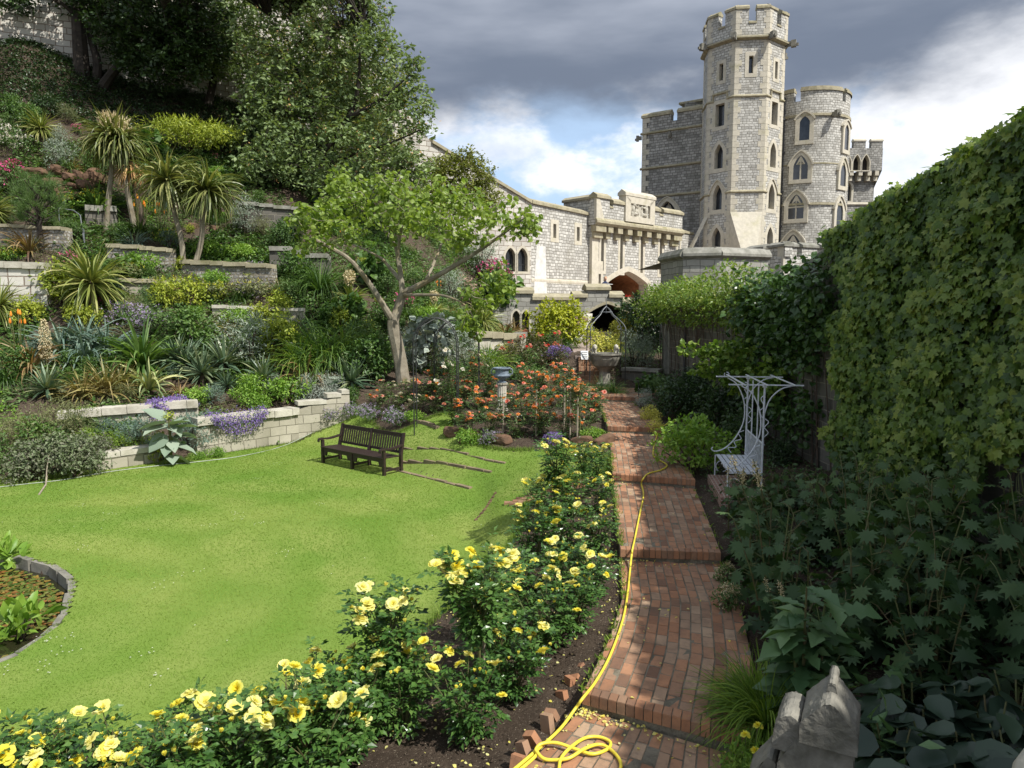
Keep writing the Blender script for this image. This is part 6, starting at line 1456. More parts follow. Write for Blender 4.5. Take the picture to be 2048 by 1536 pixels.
def rosebush(h, w, seed, mats, nb, nbud=4, leaf=.062, n=620, lmname='rose', standard=0.0, bs=1.0, ncane=9, cat='rose bush', name='rose_bush', clusters=True):
    r_ = np.random.default_rng(seed); rt = root(name, cat); b = B(); sb = B(); tips = []
    z0 = standard
    if standard: tube(sb, spline([(0, 0, -.05), (r_.normal(0, .02), r_.normal(0, .02), standard * .5), (0, 0, standard + .05)], 8), .017, 6)
    P, A = [], []
    for k in range(ncane):
        a = 6.283 * k / ncane + r_.normal(0, .4); q = r_.uniform(.35, 1.0); hh = (h - z0) * r_.uniform(.62, 1.0) * (1.12 - .3 * q)
        c = spline([(0, 0, z0), (.35 * q * w / 2 * math.cos(a), .35 * q * w / 2 * math.sin(a), z0 + hh * .45), (q * w / 2 * math.cos(a), q * w / 2 * math.sin(a), z0 + hh)], 8)
        tube(sb, c, np.linspace(.011, .004, 8), 5, cap=False); tips.append(c[-1])
        for s_ in (.55, .75): 
            j = c[int(s_ * 7)]; e = j + np.array([r_.normal(0, .09), r_.normal(0, .09), r_.uniform(.08, .2)]); tube(sb, [j, e], [.005, .003], 4, cap=False); tips.append(e); c = np.vstack([c, [e]])
        m = n // ncane // 5
        s_ = r_.integers(2 if not standard else 1, len(c), m); base_ = c[s_] + r_.normal(0, .035, (m, 3))
        P.append(base_)
    P = np.concatenate(P); dirs = rosette_dirs(len(P), r_, .35) + nrm(P - np.array([0, 0, z0 + (h - z0) * .4])) * .5
    # each spray carries five leaflets
    pp, ax = [], []
    for k in range(5):
        t = .35 + .16 * k; sd = nrm(np.cross(dirs, np.array([0, 0, 1.0]) + r_.normal(0, .1, dirs.shape))) * (0 if k == 4 else (1 if k % 2 else -1))
        pp.append(P + nrm(dirs) * leaf * 2.3 * t - np.array([0, 0, 1]) * leaf * .8 * t * t); ax.append(nrm(dirs) * .55 + sd * .9 + np.array([0, 0, -.18]))
    pp, ax = np.concatenate(pp), np.concatenate(ax); pp[:, 2] = np.maximum(pp[:, 2], .02)
    put(b, OVAL, pp, ax, np.array([0, 0, 1.0]) + r_.normal(0, .38, pp.shape), leaf * 1.25 * r_.uniform(.75, 1.25, len(pp)), np.clip(r_.normal(.5, .28, len(pp)), 0, 1))
    b.build('foliage', LM[lmname], rt); sb.build('stem', M['stem'], rt)
    tips = np.array(tips); order = np.argsort(-tips[:, 2] + r_.normal(0, .12, len(tips)))
    kk = 0
    for i in range(nb + nbud):
        t = tips[order[kk % len(tips)]] + (0 if kk < len(tips) else r_.normal(0, .07, 3)); kk += 1
        if clusters and i % 3 == 2: t = tips[order[(kk - 2) % len(tips)]] + np.array([r_.normal(0, .07), r_.normal(0, .07), r_.normal(-.01, .03)])
        mt = mats[r_.integers(0, len(mats))]
        if i < nb: me = BLOOM[mt][r_.integers(0, 3)]; nm = 'bloom'; s_ = bs * r_.uniform(.8, 1.2)
        else: me = BUD[mt if mt in BUD else list(BUD)[0]]; nm = 'bud'; s_ = bs * r_.uniform(.6, 1.0); t = t + [0, 0, .05]
        o = bpy.data.objects.new(nm, me); sc.collection.objects.link(o); o.parent = rt; o.location = tuple(t + np.array([0, 0, .02])); o.scale = (s_,) * 3
        o.rotation_euler = (r_.uniform(.0, .8) if nm == 'bloom' else .1, r_.normal(0, .35), r_.uniform(-1.2, 1.2))
    return Kind(rt)
# trees: limbs given as polylines, leaf tufts joined to the nearest limb by twigs
def tree(name, label, base, limbs, tufts, leaf, tpl, mat, barkmat, seed, per=8, group=None, twig=.012, flowers=None, hang=.25, cat='tree', up=.6):
    r_ = np.random.default_rng(seed); rt = thing(name, label, cat, base, 0, group); base = np.array(base); tb = B(); allp = []
    for pts, r0, r1 in limbs:
        c = spline(np.array(pts) - base, max(6, 5 * len(pts))); tube(tb, c, np.linspace(r0, r1, len(c)), 8, cap=False); allp.append(c[len(c) // 4:])
    tb.build('trunk', M[barkmat], rt)
    allp = np.concatenate(allp); lb = B(); tf = np.asarray(tufts) - base; wb_ = B()
    o = np.argsort([np.min(((allp - t) ** 2).sum(1)) for t in tf])
    for i in o:
        t = tf[i]; d2 = ((allp - t) ** 2).sum(1) + np.where(allp[:, 2] > t[2] + .2, .8, 0); q = allp[np.argmin(d2)]; L = math.sqrt(((q - t) ** 2).sum()) + 1e-6
        mid = (q + t) / 2 + np.array([0, 0, -.06 * L]) + r_.normal(0, .05 * L, 3)
        tube(wb_, [q, mid, t], [twig * min(1.8, .5 + .5 * L), twig * .75, twig * .4], 3, cap=False)
        allp = np.vstack([allp, [mid, t]]) if len(allp) < 2600 else allp
    wb_.build('branch', M[barkmat], rt)
    m = len(tf); cl = np.repeat(r_.random(m), per); P = np.repeat(tf, per, 0) + r_.normal(0, leaf * .55, (m * per, 3)); dd = r_.normal(size=(m * per, 3)) * np.array([1, 1, .5]) + np.array([0, 0, -hang])
    put(lb, tpl, P, dd, np.array([0, 0, up]) + r_.normal(0, .5, P.shape), leaf * r_.uniform(.7, 1.3, m * per), np.clip(cl * .5 + .5 * r_.random(m * per), 0, 1))
    lb.build('crown', LM[mat], rt)
    if flowers:
        fm, nf, fs = flowers; b = B(); k = r_.integers(0, m, nf); mm = 5; p = np.repeat(tf[k], mm, 0) + r_.normal(0, fs, (nf * mm, 3)); put(b, QUAD, p, r_.normal(size=p.shape), r_.normal(size=p.shape), fs * r_.uniform(.6, 1.2, len(p)), r_.random(len(p))); b.build('seed_heads', LM[fm], rt)
    return rt
ORD = ['first', 'second', 'third', 'fourth', 'fifth', 'sixth', 'seventh', 'eighth', 'ninth', 'tenth', 'eleventh', 'twelfth', 'thirteenth', 'fourteenth', 'fifteenth', 'sixteenth', 'seventeenth', 'eighteenth', 'nineteenth', 'twentieth']
# ------------------------------------------------------------------ yellow roses
YB = [rosebush(.95, .98, 100 + k, ['yel', 'yelpale', 'yel', 'yelpale', 'yel', 'yelpale'], nb, 9, .064, 1000, ncane=11) for k, nb in enumerate((7, 6, 10, 7))]
YS = [rosebush(1.42, .80, 120, ['yel', 'yelpale', 'yelpale'], 9, 9, .066, 1150, standard=.62, ncane=11, name='standard_rose', cat='standard rose'),
      rosebush(1.62, 1.0, 121, ['yel', 'yelpale', 'yelpale'], 22, 8, .066, 1700, standard=.68, ncane=13, name='standard_rose', cat='standard rose')]
near = [(30, 1660, .95), (95, 1625, .80), (170, 1650, .85), (250, 1640, .90), (320, 1615, .80), (385, 1640, .9), (445, 1590, .85), (510, 1605, .92), (570, 1570, .9), (635, 1580, .95), (690, 1530, .92), (650, 1470, .85)]
for k, (px, py, s_) in enumerate(near):
    YB[k % 4].place(T(px, py), rng.uniform(0, 6.28), s_ * rng.uniform(.95, 1.05), f"yellow rose bush along the bottom edge, {ORD[k]} from the lower left corner", group='yellow roses along the path')
mid = [(808, 1468, .92), (720, 1490, .9), (932, 1480, .8), (1030, 1402, .78), (985, 1345, .85), (1010, 1275, .85), (1090, 1300, .80), (1060, 1215, .85), (1150, 1268, .72), (1125, 1195, .8), (1185, 1195, .75), (1068, 1130, .9), (1130, 1105, .82), (1192, 1105, .72), (1090, 1048, .85), (1150, 1035, .8), (1203, 1025, .62), (1192, 968, .85), (1128, 985, .6), (1075, 990, .45)]
for k, (px, py, s_) in enumerate(mid):
    YB[(k * 3 + 1) % 4].place(T(px, py), rng.uniform(0, 6.28), s_ * rng.uniform(.95, 1.05), f"yellow rose bush beside the brick path, {ORD[k]} counting away from the hose loop", group='yellow roses along the path')
YS[0].place(T(776, 1440), .3, .92, 'yellow standard rose on a bare stem against the lawn, nearest the camera')
YS[1].place(T(958, 1405), 1.1, .95, 'big yellow standard rose loaded with blooms in the middle of the bed')
YS[0].place(T(1112, 1030), 2.0, (.95, .95, .92), 'yellow standard rose at the far end of the bed by the brick spur')
YS[0].place(T(1165, 1000), 4.0, (.6, .6, .72), 'slim yellow standard rose close to the path at the far end of its bed')
b = B(); p = T(958, 1400); tube(b, [(p[0] + .05, p[1] - .06, p[2] - .1), (p[0] + .05, p[1] - .06, p[2] + .85)], .014, 6); tag(b.build('stake', M['stake']), 'thin pale stake tied to the big yellow standard rose', 'stake')

# ------------------------------------------------------------------ orange, white and red roses beyond the lawn
OB = [rosebush(.76, .82, 140 + k, ['orange', 'orange', 'coral'], nb, 2, .062, 600, 'rose_far', bs=1.0) for k, nb in enumerate((8, 6, 10))]
WBs = [rosebush(.75, .8, 150 + k, ['white', 'white', 'coral'], nb, 1, .062, 560, 'rose_far', bs=.95) for k, nb in enumerate((7, 5))]
RB = rosebush(.9, .8, 155, ['coral', 'red'], 4, 1, .06, 560, 'rose_red', bs=.9)
CL = rosebush(1.9, .8, 157, ['white'], 10, 0, .06, 1300, 'rose_far', ncane=13, name='climbing_rose', cat='climbing rose', bs=.9)
OS = rosebush(1.45, .55, 158, ['orange', 'coral'], 6, 2, .055, 480, 'rose_far', standard=.85, name='standard_rose', cat='standard rose', bs=.9)
rows = [('front', 872, [(938, .8), (985, .9), (1030, .95), (1078, .95), (1122, .9), (1168, .95)], OB), ('second', 845, [(915, .9), (960, .95), (1003, 1.0), (1050, 1.0), (1095, 1.0), (1140, 1.0), (1186, .95)], OB),
        ('third', 818, [(925, 1), (970, 1), (1025, 1), (1080, 1), (1130, 1), (1178, 1)], OB), ('fourth', 792, [(945, 1), (985, 1.0), (1050, 1), (1100, 1), (1150, 1.0)], OB), ('fifth', 768, [(950, 1), (1045, 1), (1110, 1.0)], OB)]
for rn, py, L, kind in rows:
    for k, (px, s_) in enumerate(L):
        kind[(k + py) % len(kind)].place(T(px + rng.uniform(-6, 6), py + rng.uniform(-5, 5)), rng.uniform(0, 6.28), s_ * rng.uniform(.92, 1.08), f"orange rose bush in the {rn} row of the round bed, {ORD[k]} from the left", group='orange roses in the bed beyond the lawn')
for k, (px, py, s_) in enumerate([(752, 822, .8), (790, 828, .85), (828, 832, .85), (866, 828, .8), (775, 800, .85), (815, 806, .9), (850, 800, .95), (885, 806, .9), (905, 790, .9), (870, 780, .9)]):
    (WBs[k % 2] if k % 3 else OB[k % 3]).place(T(px, py), rng.uniform(0, 6.28), s_, f"pale and coral rose bush below the tree, {ORD[k]} counting from the bench", group='mixed roses below the tree')
for k, (px, py, s_) in enumerate([(1015, 742, 1), (1050, 738, 1.05), (1085, 736, 1.05), (1120, 735, 1.0), (1040, 715, 1.05), (1075, 712, 1.05), (1110, 712, 1.1), (1095, 700, 1), (1060, 700, 1), (1025, 722, .9)]):
    RB.place(T(px, py), rng.uniform(0, 6.28), s_, f"reddish leaved rose bush behind the orange bed, {ORD[k]} of that back planting from the urn", group='reddish roses at the back of the bed')
CL.place(T(905, 825), .5, (.95, .95, .95), 'leafy climbing rose with white blooms on the near rose arch'); CL.place(T(945, 800), 2.5, (1, 1, 1.0), 'leafy climbing rose with white blooms between the arches and the urn')
CL.place(T(872, 790), 4.5, (.8, .8, .95), 'bushy climbing rose on the far rose arch behind the tree trunk'); CL.place(T(975, 790), 1.5, (.8, .8, .7), 'shorter climbing rose left of the lead urn')
for k, (px, py, top) in enumerate([(1072, 872, 766), (1128, 856, 760), (1140, 876, 782), (1154, 884, 792), (1006, 876, 805)]):
    p = T(px, py); hh = (py - top) * p[1] / F; b = B(); tube(b, [(p[0], p[1], p[2] - .2), (p[0] + .01, p[1], p[2] + hh)], .022, 6)
    lbs = ['pale wooden stake left of centre in the orange rose bed', 'pale wooden stake in the back of the orange rose bed nearest the steps', 'pale wooden stake in the orange rose bed close to the path', 'tallest pale wooden stake at the path corner of the orange bed', 'thin pale stake in front of the urn pedestal']
    tag(b.build('stake', M['stake']), lbs[k], 'stake')
    if k < 4: OS.place((p[0] + .05, p[1] + .08, p[2]), k * 1.7, (1, 1, (hh + .35) / 1.45), ['small orange standard rose tied to the left stake of the bed', 'coral standard rose tied to the back stake near the steps', 'orange standard rose tied to the stake close to the path', 'orange standard rose at the path corner of the bed'][k])

# ------------------------------------------------------------------ sword leaved plants
cord = swords('cordyline', 'cordyline', 'cord', [dict(n=230, L=1.4, w=.065, a0=5, a1=112, droop=85, z0=2.6, seg=6, pw=.75), dict(n=80, L=1.2, w=.06, a0=95, a1=150, droop=40, z0=2.55, seg=5)], 201, (spline([(-.1, 0, -.2), (.05, 0, .9), (-.02, .03, 1.8), (0, 0, 2.65)], 12), np.linspace(.085, .055, 12)), None, 'bark_pale')
def plumes(rt, r_):
    b = B(); m = 520; a = r_.uniform(0, 6.28, m); q = .34 * np.sqrt(r_.random(m)); z = 2.75 + .45 * r_.random(m); P = np.stack([q * np.cos(a) * (1 - .5 * (z - 2.75)), q * np.sin(a) * (1 - .5 * (z - 2.75)), z], -1)
    put(b, SLIM, P, r_.normal(size=(m, 3)) * .5 + [0, 0, 1], r_.normal(size=(m, 3)), .16, r_.random(m)); b.build('flower_plume', LM['straw'], rt)
cordf = swords('cordyline', 'cordyline', 'cord', [dict(n=220, L=1.2, w=.06, a0=15, a1=120, droop=80, z0=2.6, seg=6, pw=.8), dict(n=70, L=.9, w=.05, a0=100, a1=155, droop=35, z0=2.5, seg=5)], 202, (spline([(-.35, 0, -.2), (-.2, 0, .8), (-.05, .03, 1.8), (0, 0, 2.65)], 12), np.linspace(.085, .055, 12)), plumes, 'bark_pale')
def deadskirt(rt, r_): pass
cordd = swords('dead_cordyline', 'cordyline', 'dead', [dict(n=120, L=.8, w=.05, a0=115, a1=165, droop=20, z0=1.9, seg=4)], 203, (spline([(.3, 0, -.2), (.2, 0, .7), (.1, .03, 1.3), (0, 0, 1.95)], 12), np.linspace(.09, .05, 12)), None, 'bark')
spiky = swords('cordyline', 'cordyline', 'cordy', [dict(n=190, L=1.1, w=.052, a0=3, a1=115, droop=55, z0=.65, seg=6, pw=.8), dict(n=60, L=1.0, w=.05, a0=100, a1=150, droop=30, z0=.6, seg=5)], 204, ([(0, 0, -.2), (0, 0, .7)], [.11, .09]), None, 'bark')
yucca = swords('yucca', 'yucca', 'yucca', [dict(n=75, L=.62, w=.062, a0=3, a1=100, droop=22, z0=.2, seg=4, pw=.8), dict(n=22, L=.5, w=.055, a0=95, a1=140, droop=10, z0=.2, seg=3)], 205, ([(0, 0, -.15), (0, 0, .25)], [.06, .05]))
def yhead(rt, r_):
    b = B(); tube(b, [(0, 0, .4), (0, 0, .8)], .02, 5); b.build('stem', M['stem'], rt)
    b = B(); cloud(b, [(0, 0, .95, .17, .17, .24)], 420, .07, QUAD, r_); b.build('flower_head', LM['straw'], rt)
yuccaf = swords('flowering_yucca', 'yucca', 'cordy', [dict(n=70, L=.72, w=.075, a0=30, a1=110, droop=40, z0=.3, seg=5)], 206, ([(0, 0, -.5), (0, 0, .32)], [.07, .06]), yhead)
bluestrap = swords('blue_leaved_lily', 'strap plant', 'blue', [dict(n=85, L=.85, w=.045, a0=5, a1=70, droop=95, seg=6)], 207)
greenstrap = swords('strap_leaved_plant', 'strap plant', 'green', [dict(n=110, L=.85, w=.055, a0=5, a1=75, droop=70, seg=5)], 208)
phorm = swords('bronze_flax', 'flax', 'bronze', [dict(n=80, L=.8, w=.038, a0=5, a1=78, droop=75, seg=6)], 209)
tawny = swords('tawny_flax', 'flax', 'tawny', [dict(n=120, L=.75, w=.035, a0=4, a1=82, droop=70, seg=6)], 210)
varieg = swords('variegated_iris', 'flax', 'varieg', [dict(n=75, L=.62, w=.045, a0=5, a1=75, droop=80, seg=6)], 211)
arching = swords('arching_grass', 'grass clump', 'grass', [dict(n=230, L=1.0, w=.018, a0=2, a1=55, droop=110, seg=6)], 212)
darkgrass = swords('arching_grass', 'grass clump', 'green', [dict(n=260, L=1.0, w=.016, a0=2, a1=58, droop=115, seg=6)], 213)
def pokers(nf, hz):
    def f(rt, r_):
        for k in range(nf):
            a = r_.uniform(0, 6.28); q = r_.uniform(.05, .3); h_ = hz * r_.uniform(.85, 1.15); x, y = q * math.cos(a), q * math.sin(a)
            b = B(); tube(b, [(x * .4, y * .4, 0), (x, y, h_)], .010, 4); b.build('stem', M['stem'], rt)
            b = B(); lathe(b, [(.012, h_), (.024, h_ + .02), (.023, h_ + .06), (.014, h_ + .10), (.003, h_ + .12)], (x, y, 0), 7); b.build('flower_spike', LM['poker'], rt)
    return f
poker = swords('red_hot_poker', 'red hot poker', 'green', [dict(n=150, L=.62, w=.02, a0=3, a1=65, droop=95, seg=5)], 214, None, pokers(6, .75))
def spike(rt, r_):
    b = B(); tube(b, [(0, 0, .1), (0, 0, 1.75)], .022, 6); b.build('stem', M['stem'], rt)
    b = B(); m = 900; z = r_.uniform(.5, 1.8, m); q = (.19 * (1 - ((z - .95) / .95) ** 2).clip(.08, 1)) * np.sqrt(r_.random(m)); a = r_.uniform(0, 6.28, m)
    put(b, OVAL, np.stack([q * np.cos(a), q * np.sin(a), z], -1), np.stack([np.cos(a), np.sin(a), -.8 + 0 * a], -1), r_.normal(size=(m, 3)), .055, r_.random(m)); b.build('flower_spike', LM['straw'], rt)
yspike = swords('yucca_in_flower', 'yucca', 'yucca', [dict(n=50, L=.5, w=.05, a0=10, a1=100, droop=20, z0=.1, seg=4)], 215, None, spike)
SW = {
 # name: (kind, nominal height of the model in metres)
 'cord': (cord, 3.5), 'cordf': (cordf, 3.5), 'cordd': (cordd, 2.05), 'spiky': (spiky, 1.75), 'yucca': (yucca, .82), 'yuccaf': (yuccaf, 1.2), 'blue': (bluestrap, .62), 'gstrap': (greenstrap, .68), 'phorm': (phorm, .62), 'tawny': (tawny, .6),
 'varieg': (varieg, .48), 'arch': (arching, .68), 'dgrass': (darkgrass, .68), 'poker': (poker, .85), 'yspike': (yspike, 1.8)}
# ------------------------------------------------------------------ shrubs and clumps
SH = {
 'sh_green': (shrub('leafy_shrub', 'shrub', 1.2, 1.0, 1500, .085, 'green', 301), 1.0), 'sh_mid': (shrub('leafy_shrub', 'shrub', 1.2, 1.0, 1600, .075, 'mid', 302), 1.0), 'sh_olive': (shrub('fine_leaved_shrub', 'shrub', 1.3, 1.0, 2200, .06, 'olive', 303, SLIM, up=.2, droop=-.3), 1.0),
 'sh_grey': (shrub('grey_shrub', 'shrub', 1.2, 1.1, 2000, .07, 'grey', 304, SLIM, droop=-.2), 1.1), 'mound_b': (shrub('bright_green_mound', 'clump', 1.0, .6, 1100, .075, 'bright', 305, nc=7, stem=False), .6), 'silver': (shrub('silver_mound', 'clump', 1.0, .8, 2600, .045, 'silver', 306, SLIM, nc=7, stem=False, droop=.5), .8),
 'lime': (shrub('spurge', 'spurge', 1.0, .75, 1000, .075, 'lime', 307, nc=8, tuft=5, stem=True), .75), 'blueshrub': (shrub('blue_green_spurge', 'spurge', 1.1, .8, 2200, .065, 'blue', 308, SLIM, nc=8, tuft=6, droop=-.2), .8), 'violet': (shrub('violet_cushion', 'flower clump', 1.0, .5, 300, .05, 'mid', 309, nc=7, flowers=('violet', 330, .045, .6), stem=False), .5),
 'mauve': (shrub('mauve_flowered_plant', 'flower clump', 1.0, .6, 700, .05, 'mid', 310, nc=7, flowers=('mauve', 200, .04, .8), stem=False), .6), 'red': (shrub('red_flowered_plant', 'flower clump', 1.0, .8, 800, .07, 'mid', 311, nc=7, flowers=('magenta', 60, .075, .9)), .8),
 'white': (shrub('white_flowered_plant', 'flower clump', 1.1, .7, 800, .06, 'mid', 312, nc=7, flowers=('white', 90, .05, .9), stem=False), .7), 'yell': (shrub('yellow_flowered_plant', 'flower clump', 1.0, .45, 700, .05, 'bright', 313, nc=7, flowers=('yel', 90, .035, .9), stem=False), .45),
 'pink': (shrub('pale_pink_flowered_plant', 'flower clump', 1.0, 1.1, 700, .07, 'mid', 314, nc=6, flowers=('pink', 90, .06, .9)), 1.1), 'juniper': (shrub('spreading_juniper', 'shrub', 3.0, .7, 3600, .11, 'lime', 315, SLIM, nc=16, tuft=5, d=2.0, droop=-.1), .7),
 'alpine': (shrub('low_alpine_cushion', 'clump', 1.0, .3, 800, .05, 'olive', 316, nc=6, stem=False, flowers=('yel', 25, .03, .9)), .3), 'purple': (shrub('purple_leaved_shrub', 'shrub', 1.6, 1.1, 2900, .08, 'purple', 317, OVAL, nc=12), 1.1), 'darksh': (shrub('dark_leafy_shrub', 'shrub', 1.3, 1.1, 1900, .085, 'dark', 318, nc=10), 1.1),
 'bigleaf': (shrub('broad_leaved_plant', 'leafy plant', 1.1, .95, 190, .24, 'green', 319, BROAD, nc=7, tuft=2), .95), 'greybig': (shrub('silver_broad_leaved_plant', 'leafy plant', 1.1, 1.2, 300, .2, 'silver', 320, BROAD, nc=8, tuft=2), 1.2), 'choisya': (shrub('glossy_evergreen_shrub', 'shrub', 1.35, .95, 2400, .075, 'bright', 321, OVAL, nc=16, tuft=6, up=.7, droop=-.35), .95),
 'yvar': (shrub('yellow_variegated_shrub', 'shrub', 1.3, 1.0, 2000, .06, 'yellowvar', 322, nc=10, tuft=4), 1.0), 'golden': (shrub('golden_creeper', 'climber', 2.4, 1.7, 3300, .13, 'golden', 323, OVAL, nc=14, tuft=4, d=1.2), 1.7), 'lowfern': (shrub('feathery_plant', 'leafy plant', .9, .5, 1700, .055, 'grass', 324, SLIM, nc=8, tuft=4, stem=False), .5)}
def pine_extra():
    r_ = np.random.default_rng(330); rt = root('young_pine', 'pine'); b = B(); P = []
    for k in range(90):
        a = r_.uniform(0, 6.28); t = r_.uniform(.25, 1.0); q = (1.05 - .55 * t) * .85 * r_.uniform(.5, 1); P.append((q * math.cos(a), q * math.sin(a), t * 1.7 + .25 + .25 * q))
    P = np.array(P); m = 60; PP = np.repeat(P, m, 0) + r_.normal(0, .03, (len(P) * m, 3)); d = np.repeat(nrm(P - [0, 0, .8]), m, 0) * .6 + r_.normal(size=PP.shape) * .55 + [0, 0, .45]
    put(b, NEEDLE, PP, d, r_.normal(size=PP.shape), .22 * r_.uniform(.7, 1.2, len(PP)), r_.random(len(PP))); b.build('foliage', LM['mid'], rt)
    b = B(); tube(b, [(0, 0, -.2), (.02, 0, .7), (0, 0, 1.6)], [.09, .07, .03], 6)
    for p in P[::2]: tube(b, [(0, 0, p[2] * .75), p], [.02, .008], 3, cap=False)
    b.build('trunk', M['bark_dark'], rt); return Kind(rt)
SH['pine'] = (pine_extra(), 2.1)
def verb_extra():
    r_ = np.random.default_rng(331); rt = root('silver_giant_mullein', 'leafy plant'); b = B(); n = 26; a = np.arange(n) * 2.4 + r_.normal(0, .5, 26); t = np.linspace(0, 1, n); P = np.c_[.06 * np.cos(a), .06 * np.sin(a), .25 + .75 * t]
    ax = np.c_[np.cos(a), np.sin(a), -.5 + .9 * t ** 2 + .4 * r_.normal(size=n)]; P[:, 2] += r_.normal(0, .08, n); put(b, HOSTA, P, ax, np.array([0, 0, 1.0]) + .25 * r_.normal(size=P.shape), .52 * r_.uniform(.5, 1.1, n), r_.random(n)); b.build('leaf_rosette', LM['verb'], rt, smooth=True)
    b = B(); cloud(b, [(0, 0, 1.1, .1, .1, .1), (-.35, -.3, .62, .1, .1, .1)], 260, .05, OVAL, r_); b.build('flower_head', LM['lime'], rt); b = B(); tube(b, [(0, 0, -.1), (0, 0, 1.05)], .03, 6); b.build('stem', M['stem'], rt); return Kind(rt)
SH['verb'] = (verb_extra(), 1.15)
ALLK = {**SW, **SH}
def mound_ok(x, y): return ((x < -6.6 and y > 20.6) or y > 25.0 or (x < -10.8 and y > 18.5)) and not (x > -3 and y < 27) and dpoly(LAWN, np.array([x]), np.array([y]))[0] > .8
def put_plant(kind, px, py, hpx, label, cat=None, group=None, wide=1.0, rz=None, lean=0.0):
    k, h0 = ALLK[kind]; p = T(px, py); s_ = hpx * p[1] / F / h0
    o = k.place((p[0], p[1], p[2] - .03), rng.uniform(0, 6.28) if rz is None else rz, (s_ * wide, s_ * wide, s_), label, cat, group)
    if lean: o.rotation_euler = (0, lean, 0)
